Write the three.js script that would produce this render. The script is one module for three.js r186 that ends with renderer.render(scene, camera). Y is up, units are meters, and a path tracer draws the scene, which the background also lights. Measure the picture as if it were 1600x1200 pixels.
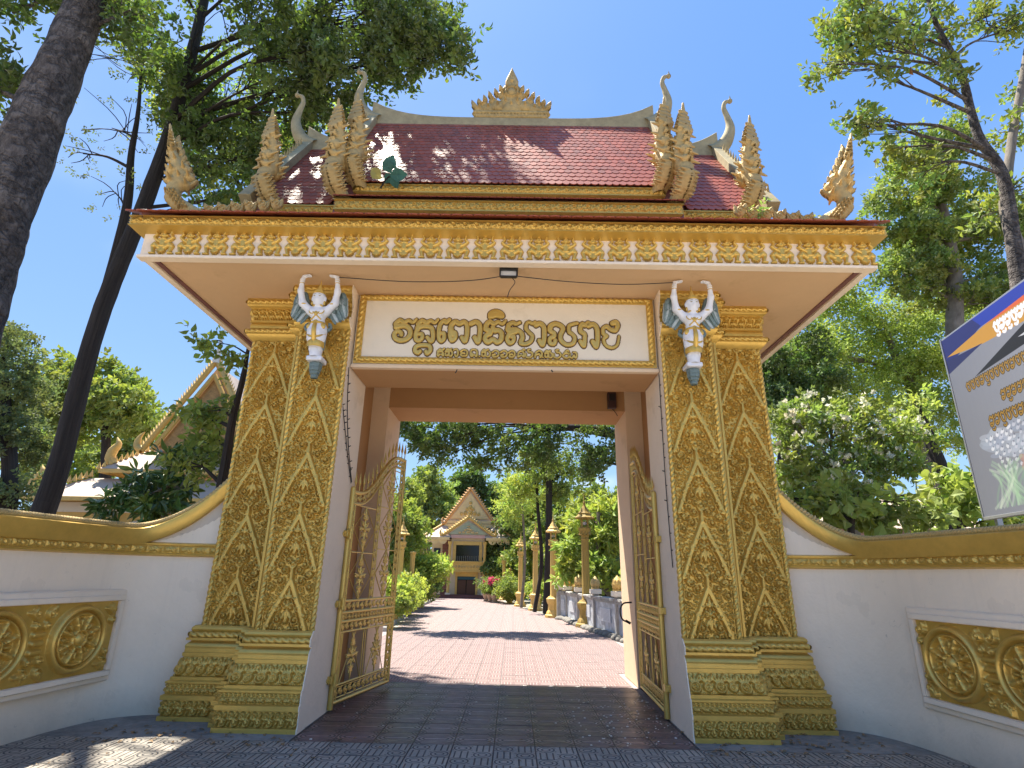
import * as THREE from 'three';
import { mergeGeometries, mergeVertices, toCreasedNormals } from 'three/addons/utils/BufferGeometryUtils.js';
import { RoundedBoxGeometry } from 'three/addons/geometries/RoundedBoxGeometry.js';
import { MarchingCubes } from 'three/addons/objects/MarchingCubes.js';

// ---------------------------------------------------------------- camera, sky, sun, exposure
const scene = new THREE.Scene();
const camera = new THREE.PerspectiveCamera(68.86, 4 / 3, 0.1, 2000);
camera.position.set(0.155, 1.6, 6.773);
{
  const m = new THREE.Matrix4().makeBasis(
    new THREE.Vector3(0.99982808, 0.01849679, -0.00129519),
    new THREE.Vector3(-0.01710623, 0.94710304, 0.32047341),
    new THREE.Vector3(0.00715441, -0.32039616, 0.94725663));
  camera.quaternion.setFromRotationMatrix(m);
}
const SUN = new THREE.Vector3(-0.30, 1, -0.33).normalize();
const EXPOSURE = 2.7, SUN_POWER = 5, SKY = 0.635;
{
  const W = 1024, H = 512, d = new Float32Array(W * H * 4);
  const sm = THREE.MathUtils.smoothstep, hs = (a, b) => { const q = Math.sin(a * 127.1 + b * 311.7) * 43758.5453; return q - Math.floor(q); };
  const vn = (x, y) => { const i = Math.floor(x), j = Math.floor(y), f = x - i, g = y - j, s = f * f * (3 - 2 * f), t = g * g * (3 - 2 * g); return (hs(i, j) * (1 - s) + hs(i + 1, j) * s) * (1 - t) + (hs(i, j + 1) * (1 - s) + hs(i + 1, j + 1) * s) * t; };
  const cloud = (x, y, z) => { if (y < 0.05) return 0; const u = x / (y + 0.12) * 1.6, v = z / (y + 0.12) * 1.6; let n = 0, a = 0.5; for (let k = 0, s = 1; k < 5; k++, s *= 2.1, a *= 0.5) n += a * vn(u * s + 7.3, v * s * 1.4 + 3.1); return sm(n, 0.56, 0.82) * Math.exp(-Math.abs(y - 0.24) * 7) * 0.55; };
  for (let j = 0; j < H; j++) for (let i = 0; i < W; i++) {
    const up = ((j + 0.5) / H - 0.5) * Math.PI, az = ((i + 0.5) / W - 0.5) * 2 * Math.PI;
    const x = Math.cos(az) * Math.cos(up), y = Math.sin(up), z = Math.sin(az) * Math.cos(up);
    const c = x * SUN.x + y * SUN.y + z * SUN.z, ang = Math.acos(Math.min(1, Math.max(-1, c))) * 57.3;
    const h = Math.exp(-Math.max(0, y) * 3.2), glow = 0.30 * Math.exp(-ang / 14) + 0.10 * Math.exp(-ang / 38);
    const air = Math.pow(0.5 + 0.5 * c, 2) * 0.03;
    let r = 0.030 + 0.34 * h + glow + air, g = 0.165 + 0.40 * h + glow * 0.98 + air, b = 0.53 + 0.18 * h + glow * 0.75 + air;
    if (y < 0) { const k = sm(-y, 0, 0.12); r += (0.20 - r) * k; g += (0.19 - g) * k; b += (0.18 - b) * k; }
    const cl = cloud(x, y, z); r += (0.95 - r) * cl; g += (0.97 - g) * cl; b += (1.0 - b) * cl;
    const k = (j * W + i) * 4; d[k] = r * SKY; d[k + 1] = g * SKY; d[k + 2] = b * SKY; d[k + 3] = 1;
  }
  const t = new THREE.DataTexture(d, W, H, THREE.RGBAFormat, THREE.FloatType);
  t.mapping = THREE.EquirectangularReflectionMapping; t.magFilter = t.minFilter = THREE.LinearFilter; t.wrapS = THREE.RepeatWrapping; t.needsUpdate = true;
  scene.background = t; scene.environment = t;
}
const sun = new THREE.DirectionalLight(new THREE.Color(1, 0.92, 0.79), SUN_POWER);
sun.position.copy(SUN).multiplyScalar(60); sun.target.position.set(0, 0, -8); sun.position.add(sun.target.position);
sun.castShadow = true; sun.shadow.mapSize.set(4096, 4096);
Object.assign(sun.shadow.camera, { left: -40, right: 40, top: 40, bottom: -40, near: 1, far: 140 });
scene.add(sun, sun.target);
const renderer = new THREE.WebGLRenderer({ antialias: true });
renderer.setSize(1024, 768); renderer.shadowMap.enabled = true;
renderer.toneMapping = THREE.LinearToneMapping; renderer.toneMappingExposure = EXPOSURE;

// ---------------------------------------------------------------- helpers
function rng(seed) { let a = seed >>> 0; return () => { a |= 0; a = a + 0x6D2B79F5 | 0; let t = Math.imul(a ^ a >>> 15, 1 | a); t = t + Math.imul(t ^ t >>> 7, 61 | t) ^ t; return ((t ^ t >>> 14) >>> 0) / 4294967296; }; }
const V = (x, y, z) => new THREE.Vector3(x, y, z);
const used = new Map();
function numbered(name) { const n = used.get(name) || 0; used.set(name, n + 1); return n ? name + '_' + String(n).padStart(3, '0') : name; }
function tag(o, label, category, group) { o.userData.label = label; o.userData.category = category; if (group) o.userData.group = group; return o; }
function thing(name, label, category, pos = [0, 0, 0], turn = 0, group) {
  const g = new THREE.Group(); g.name = numbered(name); g.position.set(...pos); g.rotation.y = turn; scene.add(g);
  return tag(g, label, category, group);
}
function part(name, parent) { const g = new THREE.Group(); g.name = name; parent.add(g); return g; }
function mesh(name, geo, mat, parent) {
  const m = new THREE.Mesh(Array.isArray(geo) ? merge(geo) : geo, mat);
  m.name = parent === scene ? numbered(name) : name; m.castShadow = m.receiveShadow = true; parent.add(m); return m;
}
function structure(o) { o.userData.kind = 'structure'; return o; }
function stuff(o) { o.userData.kind = 'stuff'; return o; }
function flat(g) {
  if (g.index) g = g.toNonIndexed();
  if (!g.attributes.normal) g.computeVertexNormals();
  for (const k of Object.keys(g.attributes)) if (!['position', 'normal', 'uv'].includes(k)) g.deleteAttribute(k);
  if (!g.attributes.uv) boxUV(g);
  return g;
}
function merge(list) { return list.length === 1 ? list[0] : mergeGeometries(list.map(flat)); }
function boxUV(g) {
  const p = g.attributes.position, n = g.attributes.normal, uv = new Float32Array(p.count * 2);
  for (let i = 0; i < p.count; i++) {
    const ax = Math.abs(n.getX(i)), ay = Math.abs(n.getY(i)), az = Math.abs(n.getZ(i));
    if (ay >= ax && ay >= az) { uv[2 * i] = p.getX(i); uv[2 * i + 1] = p.getZ(i); }
    else if (ax >= az) { uv[2 * i] = p.getZ(i); uv[2 * i + 1] = p.getY(i); }
    else { uv[2 * i] = p.getX(i); uv[2 * i + 1] = p.getY(i); }
  }
  g.setAttribute('uv', new THREE.BufferAttribute(uv, 2)); return g;
}
// box given by its two corners, slightly rounded when r > 0
function bx(x0, y0, z0, x1, y1, z1, r = 0.004) {
  const w = Math.abs(x1 - x0), h = Math.abs(y1 - y0), d = Math.abs(z1 - z0);
  let g = r > 0 && Math.min(w, h, d) > 2.2 * r ? new RoundedBoxGeometry(w, h, d, 1, r) : new THREE.BoxGeometry(w, h, d);
  if (g.index) g = g.toNonIndexed();
  g.translate((x0 + x1) / 2, (y0 + y1) / 2, (z0 + z1) / 2); g.deleteAttribute('uv'); return boxUV(g);
}
function bar(a, b, r, seg = 6, r2 = r) {
  const d = b.clone().sub(a), L = d.length(), g = new THREE.CylinderGeometry(r2, r, L, seg, 1);
  g.applyQuaternion(new THREE.Quaternion().setFromUnitVectors(V(0, 1, 0), d.normalize())); g.translate((a.x + b.x) / 2, (a.y + b.y) / 2, (a.z + b.z) / 2); return g;
}
function lathe(pts, seg = 16, x = 0, y = 0, z = 0) { const g = new THREE.LatheGeometry(pts.map(([r, h]) => new THREE.Vector2(Math.max(r, 0.0005), h)), seg); g.translate(x, y, z); return toCreasedNormals(g.toNonIndexed(), 0.6); }
// tapered tube along a smooth curve, noise gives a knotty skin
function limb(points, radii, seg = 8, rows = 6, knot = 0, seed = 1) {
  const curve = new THREE.CatmullRomCurve3(points), n = Math.max(2, rows), fr = curve.computeFrenetFrames(n, false), P = [], U = [], I = [], q = V(0, 0, 0);
  let len = 0; const prev = points[0].clone();
  for (let i = 0; i <= n; i++) {
    const t = i / n; curve.getPoint(t, q); len += q.distanceTo(prev); prev.copy(q);
    const k = t * (radii.length - 1), a = Math.floor(Math.min(k, radii.length - 1.001)), r = radii.length > 1 ? radii[a] + (radii[a + 1] - radii[a]) * (k - a) : radii[0];
    for (let j = 0; j <= seg; j++) {
      const th = j / seg * Math.PI * 2, rr = r * (1 + knot * (Math.sin(th * 3 + i * 0.55 + seed) * 0.45 + Math.sin(th * 2 - i * 0.8 + seed * 2) * 0.35 + Math.sin(i * 1.9 + seed * 5 + th) * 0.3));
      P.push(q.x + rr * (Math.cos(th) * fr.normals[i].x + Math.sin(th) * fr.binormals[i].x), q.y + rr * (Math.cos(th) * fr.normals[i].y + Math.sin(th) * fr.binormals[i].y), q.z + rr * (Math.cos(th) * fr.normals[i].z + Math.sin(th) * fr.binormals[i].z));
      U.push(j / seg * Math.max(0.2, Math.PI * 2 * radii[0]), len);
    }
  }
  for (let i = 0; i < n; i++) for (let j = 0; j < seg; j++) { const a = i * (seg + 1) + j, b = a + seg + 1; I.push(a, a + 1, b, b, a + 1, b + 1); }
  const g = new THREE.BufferGeometry(); g.setAttribute('position', new THREE.Float32BufferAttribute(P, 3)); g.setAttribute('uv', new THREE.Float32BufferAttribute(U, 2)); g.setIndex(I); g.computeVertexNormals(); return g;
}
// twisted rope from a to b
function rope(a, b, r, pitch = 0.075) {
  const d = b.clone().sub(a), L = d.length(), rows = Math.max(4, Math.ceil(L / (pitch / 7))), seg = 12, P = [], U = [], I = [];
  for (let i = 0; i <= rows; i++) for (let j = 0; j <= seg; j++) {
    const y = L * i / rows, th = j / seg * Math.PI * 2, q = 2 * th + y / pitch * Math.PI * 2, rr = r * (0.66 + 0.42 * Math.abs(Math.cos(q / 2)));
    P.push(rr * Math.cos(th), y, rr * Math.sin(th)); U.push(j / seg * 0.2, y);
  }
  for (let i = 0; i < rows; i++) for (let j = 0; j < seg; j++) { const k = i * (seg + 1) + j, m = k + seg + 1; I.push(k, m, k + 1, m, m + 1, k + 1); }
  const g = new THREE.BufferGeometry(); g.setAttribute('position', new THREE.Float32BufferAttribute(P, 3)); g.setAttribute('uv', new THREE.Float32BufferAttribute(U, 2)); g.setIndex(I); g.computeVertexNormals();
  g.applyQuaternion(new THREE.Quaternion().setFromUnitVectors(V(0, 1, 0), d.normalize())); g.translate(a.x, a.y, a.z); return g;
}
// ---- carved relief: a height field that tools press into
class Relief {
  constructor(w, h, c, wrap = false) { this.w = w; this.h = h; this.nx = Math.max(2, Math.round(w / c)); this.ny = Math.max(2, Math.round(h / c)); this.cx = w / this.nx; this.cy = h / this.ny; this.wrap = wrap; this.a = new Float32Array((this.nx + 1) * (this.ny + 1)); }
  each(x0, x1, y0, y1, f) {
    for (const s of this.wrap ? [-this.w, 0, this.w] : [0]) {
      const i0 = Math.max(0, Math.floor((x0 + s) / this.cx)), i1 = Math.min(this.nx, Math.ceil((x1 + s) / this.cx)), j0 = Math.max(0, Math.floor(y0 / this.cy)), j1 = Math.min(this.ny, Math.ceil(y1 / this.cy));
      for (let j = j0; j <= j1; j++) for (let i = i0; i <= i1; i++) { const k = j * (this.nx + 1) + i, v = f(i * this.cx - s, j * this.cy); if (v > this.a[k]) this.a[k] = v; }
    }
  }
  dot(x, y, r, h) { this.each(x - r, x + r, y - r, y + r, (u, v) => { const d = ((u - x) ** 2 + (v - y) ** 2) / (r * r); return d < 1 ? h * Math.sqrt(1 - d) : 0; }); return this; }
  ring(x, y, R, r, h) { this.each(x - R - r, x + R + r, y - R - r, y + R + r, (u, v) => { const d = (Math.hypot(u - x, v - y) - R) / r; return Math.abs(d) < 1 ? h * Math.sqrt(1 - d * d) : 0; }); return this; }
  line(x0, y0, x1, y1, r0, r1, h, top = 0) {
    const m = Math.max(r0, r1), dx = x1 - x0, dy = y1 - y0, L = dx * dx + dy * dy || 1e-9;
    this.each(Math.min(x0, x1) - m, Math.max(x0, x1) + m, Math.min(y0, y1) - m, Math.max(y0, y1) + m, (u, v) => {
      const t = Math.min(1, Math.max(0, ((u - x0) * dx + (v - y0) * dy) / L)), r = r0 + (r1 - r0) * t, d = Math.hypot(u - x0 - t * dx, v - y0 - t * dy) / r, k = this.cap ? Math.min(h, this.cap * r) : h;
      return d >= 1 ? 0 : top ? k * Math.min(1, (1 - d) / top) : k * Math.sqrt(1 - d * d);
    }); return this;
  }
  path(p, r0, r1, h, top = 0) { const n = p.length - 1; for (let i = 0; i < n; i++) this.line(p[i][0], p[i][1], p[i + 1][0], p[i + 1][1], r0 + (r1 - r0) * i / n, r0 + (r1 - r0) * (i + 1) / n, h, top); return this; }
  curl(x, y, R, a, turns, dir, r, h) {
    const p = [], n = Math.ceil(turns * 10);
    for (let i = 0; i <= n; i++) { const t = i / n, q = R * (1 - 0.86 * t), th = a + dir * t * turns * Math.PI * 2; p.push([x + q * Math.cos(th), y + q * Math.sin(th)]); }
    this.path(p, r * 0.75, r, h); this.dot(x, y, r * 1.45, h * 1.25); return this;
  }
  leaf(x, y, a, L, w, h) {
    if (this.cap) h = Math.min(h, this.cap * w * 1.3);
    const c = Math.cos(a), s = Math.sin(a), m = L + w;
    this.each(x - m, x + m, y - m, y + m, (u, v) => { const p = ((u - x) * c + (v - y) * s) / L, q = -(u - x) * s + (v - y) * c; if (p <= 0 || p >= 1) return 0; const ww = w * Math.sin(Math.PI * Math.pow(p, 0.7)), d = Math.abs(q) / ww; return d < 1 ? h * Math.sqrt(1 - d * d) * (0.72 + 0.28 * Math.min(1, d * 3)) : 0; }); return this;
  }
  at(x, y) {
    let u = x / this.cx, v = Math.min(this.ny - 0.001, Math.max(0, y / this.cy)); if (this.wrap) u = ((u % this.nx) + this.nx) % this.nx; u = Math.min(this.nx - 0.001, Math.max(0, u));
    const i = Math.floor(u), j = Math.floor(v), f = u - i, g = v - j, k = j * (this.nx + 1) + i, a = this.a;
    return (a[k] * (1 - f) + a[k + 1] * f) * (1 - g) + (a[k + this.nx + 1] * (1 - f) + a[k + this.nx + 2] * f) * g;
  }
  // surface over the whole field, or (cut) only where something was carved; two = also a mirrored back
  geo({ cut = false, two = false, base = 0 } = {}) {
    const { nx, ny, a } = this, n = (nx + 1) * (ny + 1), P = [], U = [], I = [], sides = two ? [1, -1] : [1];
    sides.forEach((s, q) => {
      for (let j = 0; j <= ny; j++) for (let i = 0; i <= nx; i++) { P.push(i * this.cx, j * this.cy, s * (a[j * (nx + 1) + i] + base)); U.push(i * this.cx, j * this.cy); }
      for (let j = 0; j < ny; j++) for (let i = 0; i < nx; i++) {
        const k = q * n + j * (nx + 1) + i, l = j * (nx + 1) + i, c = [a[l], a[l + 1], a[l + nx + 1], a[l + nx + 2]];
        if (cut && c.filter((v) => v > 0).length < 2) continue;
        if (s > 0) I.push(k, k + 1, k + nx + 1, k + 1, k + nx + 2, k + nx + 1); else I.push(k, k + nx + 1, k + 1, k + 1, k + nx + 1, k + nx + 2);
      }
    });
    const g = new THREE.BufferGeometry(); g.setAttribute('position', new THREE.Float32BufferAttribute(P, 3)); g.setAttribute('uv', new THREE.Float32BufferAttribute(U, 2)); g.setIndex(I); g.computeVertexNormals();
    return g;
  }
}
function place(g, x, y, z, ry = 0, rx = 0, s = 1) { g.applyMatrix4(new THREE.Matrix4().compose(V(x, y, z), new THREE.Quaternion().setFromEuler(new THREE.Euler(rx, ry, 0, 'YXZ')), V(s, s, s))); return g; }
// ---- mouldings along a plan line; profile = [[offset, y] ...], path = [[x, z] ...], outside on the left of the way
function offsetPath(path, o, closed = false) {
  const n = path.length, N = [];
  for (let i = 0; i < n - 1; i++) { const dx = path[i + 1][0] - path[i][0], dz = path[i + 1][1] - path[i][1], L = Math.hypot(dx, dz); N.push([-dz / L, dx / L]); }
  return path.map(([x, z], i) => {
    const a = N[Math.max(0, i - 1)], b = N[Math.min(n - 2, i)], k = 1 + a[0] * b[0] + a[1] * b[1];
    return [x + o * (a[0] + b[0]) / k, z + o * (a[1] + b[1]) / k];
  });
}
function sweep(profile, path) {
  const P = [], U = []; let s = 0;
  const lines = profile.map(([o]) => offsetPath(path, o));
  for (let i = 0; i < path.length - 1; i++) {
    const L = Math.hypot(path[i + 1][0] - path[i][0], path[i + 1][1] - path[i][1]); let t = 0;
    for (let j = 0; j < profile.length - 1; j++) {
      const a = lines[j][i], b = lines[j][i + 1], c = lines[j + 1][i], d = lines[j + 1][i + 1], y0 = profile[j][1], y1 = profile[j + 1][1], h = Math.hypot(y1 - y0, profile[j + 1][0] - profile[j][0]);
      P.push(a[0], y0, a[1], b[0], y0, b[1], c[0], y1, c[1], b[0], y0, b[1], d[0], y1, d[1], c[0], y1, c[1]);
      U.push(s, t, s + L, t, s, t + h, s + L, t, s + L, t + h, s, t + h); t += h;
    }
    s += L;
  }
  const g = new THREE.BufferGeometry(); g.setAttribute('position', new THREE.Float32BufferAttribute(P, 3)); g.setAttribute('uv', new THREE.Float32BufferAttribute(U, 2)); g.computeVertexNormals();
  return toCreasedNormals(g, 0.5);
}
// carved strip along a plan line between two profile points; the relief is fitted to each straight piece
function sweepRelief(R, [o0, y0], [o1, y1], path, cell = 0.008, scale = 1) {
  const A = offsetPath(path, o0), B = offsetPath(path, o1), out = [];
  for (let i = 0; i < path.length - 1; i++) {
    const L = (Math.hypot(A[i + 1][0] - A[i][0], A[i + 1][1] - A[i][1]) + Math.hypot(B[i + 1][0] - B[i][0], B[i + 1][1] - B[i][1])) / 2; if (L < 0.02) continue;
    const hgt = Math.hypot(o1 - o0, y1 - y0), k = Math.max(1, Math.round(L / (R.w * hgt / R.h))), ns = Math.max(2, Math.ceil(L / cell)), nt = Math.max(2, Math.ceil(hgt / cell));
    const dx = (path[i + 1][0] - path[i][0]), dz = (path[i + 1][1] - path[i][1]), l = Math.hypot(dx, dz), nrm = V(-dz / l * (y1 - y0), -(o1 - o0), dx / l * (y1 - y0)).normalize(); if (y1 < y0) nrm.negate();
    const P = [], U = [], I = [];
    for (let b = 0; b <= nt; b++) for (let a = 0; a <= ns; a++) {
      const s = a / ns, t = b / nt, edge = Math.min(1, Math.min(s, 1 - s) * ns / 2, Math.min(t, 1 - t) * nt / 2);
      const h = R.at(s * k * R.w, t * R.h) * scale * edge;
      const p0x = A[i][0] + (A[i + 1][0] - A[i][0]) * s, p0z = A[i][1] + (A[i + 1][1] - A[i][1]) * s, p1x = B[i][0] + (B[i + 1][0] - B[i][0]) * s, p1z = B[i][1] + (B[i + 1][1] - B[i][1]) * s;
      P.push(p0x + (p1x - p0x) * t + nrm.x * h, y0 + (y1 - y0) * t + nrm.y * h, p0z + (p1z - p0z) * t + nrm.z * h); U.push(s * L, t * hgt);
    }
    for (let b = 0; b < nt; b++) for (let a = 0; a < ns; a++) { const q = b * (ns + 1) + a, m = q + ns + 1; I.push(q, q + 1, m, q + 1, m + 1, m); }
    const g = new THREE.BufferGeometry(); g.setAttribute('position', new THREE.Float32BufferAttribute(P, 3)); g.setAttribute('uv', new THREE.Float32BufferAttribute(U, 2)); g.setIndex(I); g.computeVertexNormals(); out.push(g);
  }
  return out;
}
function ropesAlong(path, o, y, r, pitch) { const L = offsetPath(path, o), out = []; for (let i = 0; i < L.length - 1; i++) if (Math.hypot(L[i + 1][0] - L[i][0], L[i + 1][1] - L[i][1]) > 0.04) out.push(rope(V(L[i][0], y, L[i][1]), V(L[i + 1][0], y, L[i + 1][1]), r, pitch)); return out; }
// smooth union of tapered capsules, meshed
function blend(bones, k, res, extra) {
  const lo = V(1e9, 1e9, 1e9), hi = V(-1e9, -1e9, -1e9);
  for (const [a, b, ra, rb] of bones) for (const [p, r] of [[a, ra], [b, rb]]) { lo.min(V(p[0] - r, p[1] - r, p[2] - r)); hi.max(V(p[0] + r, p[1] + r, p[2] + r)); }
  const c = lo.clone().add(hi).multiplyScalar(0.5), half = Math.max(hi.x - lo.x, hi.y - lo.y, hi.z - lo.z) / 2 * 1.08;
  const mc = new MarchingCubes(res, new THREE.MeshStandardMaterial(), false, false, 120000);
  for (let z = 0; z < res; z++) for (let y = 0; y < res; y++) for (let x = 0; x < res; x++) {
    const px = c.x + ((x - res / 2) / (res / 2)) * half, py = c.y + ((y - res / 2) / (res / 2)) * half, pz = c.z + ((z - res / 2) / (res / 2)) * half; let d = 1e3;
    for (const [a, b, ra, rb] of bones) {
      const dx = b[0] - a[0], dy = b[1] - a[1], dz = b[2] - a[2], L = dx * dx + dy * dy + dz * dz || 1e-9, t = Math.min(1, Math.max(0, ((px - a[0]) * dx + (py - a[1]) * dy + (pz - a[2]) * dz) / L));
      const e = Math.hypot(px - a[0] - t * dx, py - a[1] - t * dy, pz - a[2] - t * dz) - (ra + (rb - ra) * t); if (e > d + k) continue;
      const h = Math.max(0, k - Math.abs(d - e)) / k; d = Math.min(d, e) - h * h * k * 0.25;
    }
    mc.field[x + y * res + z * res * res] = -d;
  }
  mc.isolation = 0; mc.update();
  const n = mc.count, g = new THREE.BufferGeometry();
  g.setAttribute('position', new THREE.Float32BufferAttribute(mc.positionArray.slice(0, n * 3), 3));
  g.scale(half, half, half); g.translate(c.x, c.y, c.z);
  let h = mergeVertices(g, 1e-5); h.computeVertexNormals(); return boxUV(h);
}
// ---------------------------------------------------------------- textures and materials
function noiseField(n, cells, seed, oct = 5, gain = 0.55) {   // tileable fractal noise, about 0..1
  const r = rng(seed), out = new Float32Array(n * n); let amp = 1, tot = 0;
  for (let o = 0, c = cells; o < oct && c <= n; o++, c *= 2, amp *= gain) {
    const g = new Float32Array(c * c).map(() => r()); tot += amp;
    for (let j = 0; j < n; j++) { const y = j / n * c, y0 = Math.floor(y), fy = y - y0, sy = fy * fy * (3 - 2 * fy), r0 = (y0 % c) * c, r1 = ((y0 + 1) % c) * c;
      for (let i = 0; i < n; i++) { const x = i / n * c, x0 = Math.floor(x), fx = x - x0, sx = fx * fx * (3 - 2 * fx), a = x0 % c, b = (x0 + 1) % c;
        out[j * n + i] += amp * ((g[r0 + a] * (1 - sx) + g[r0 + b] * sx) * (1 - sy) + (g[r1 + a] * (1 - sx) + g[r1 + b] * sx) * sy); } }
  }
  for (let i = 0; i < out.length; i++) out[i] /= tot; return out;
}
const s8 = (v) => { v = Math.min(1, Math.max(0, v)); return Math.round(255 * (v <= 0.0031308 ? 12.92 * v : 1.055 * Math.pow(v, 1 / 2.4) - 0.055)); };
function tex(n, f, { srgb = false, rep = [1, 1], m = n } = {}) {
  const d = new Uint8Array(n * m * 4); let k = 0;
  for (let j = 0; j < m; j++) for (let i = 0; i < n; i++) { const c = f(i, j); if (srgb) { d[k] = s8(c[0]); d[k + 1] = s8(c[1]); d[k + 2] = s8(c[2]); } else { const v = Math.round(255 * Math.min(1, Math.max(0, typeof c === 'number' ? c : c[0]))); d[k] = d[k + 1] = d[k + 2] = v; } d[k + 3] = 255; k += 4; }
  const t = new THREE.DataTexture(d, n, m, THREE.RGBAFormat); t.wrapS = t.wrapT = THREE.RepeatWrapping; t.magFilter = THREE.LinearFilter; t.minFilter = THREE.LinearMipmapLinearFilter; t.generateMipmaps = true;
  if (srgb) t.colorSpace = THREE.SRGBColorSpace; t.repeat.set(...rep); t.needsUpdate = true; return t;
}
const N1 = noiseField(512, 4, 11), N2 = noiseField(512, 24, 12, 5, 0.7), N3 = noiseField(512, 8, 13, 6, 0.62);
const mix = (a, b, t) => [a[0] + (b[0] - a[0]) * t, a[1] + (b[1] - a[1]) * t, a[2] + (b[2] - a[2]) * t];
const grain = (c, lo, hi, rep, f = (i, k) => N1[k] * 0.6 + N2[k] * 0.4) => tex(512, (i, j) => { const t = f(i, j * 512 + i); return mix(c.map((v) => v * lo), c.map((v) => v * hi), Math.min(1, Math.max(0, (t - 0.25) * 2))); }, { srgb: true, rep });
const bumpFine = tex(512, (i, j) => N2[j * 512 + i], { rep: [1.6, 1.6] }), bumpCoarse = tex(512, (i, j) => 0.6 * N1[j * 512 + i] + 0.4 * N2[j * 512 + i], { rep: [0.5, 0.5] });
const std = (o) => new THREE.MeshStandardMaterial({ roughness: 0.8, metalness: 0, ...o });
const C = (r, g, b) => new THREE.Color().setRGB(r, g, b);
const plasterMap = (c, lo = 0.9, hi = 1.06) => tex(512, (i, j) => {
  const k = j * 512 + i, q = ((j * 2) % 512) * 512 + ((i * 3) % 512); let v = lo + (hi - lo) * (N1[k] * 0.7 + N2[k] * 0.3);
  const stain = Math.max(0, N3[k] - 0.62) * 1.1; v *= 1 - stain * 0.6; return [c[0] * v, c[1] * v * (1 - stain * 0.06), c[2] * v * (1 - stain * 0.2)];
}, { srgb: true, rep: [0.45, 0.45] });
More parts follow.
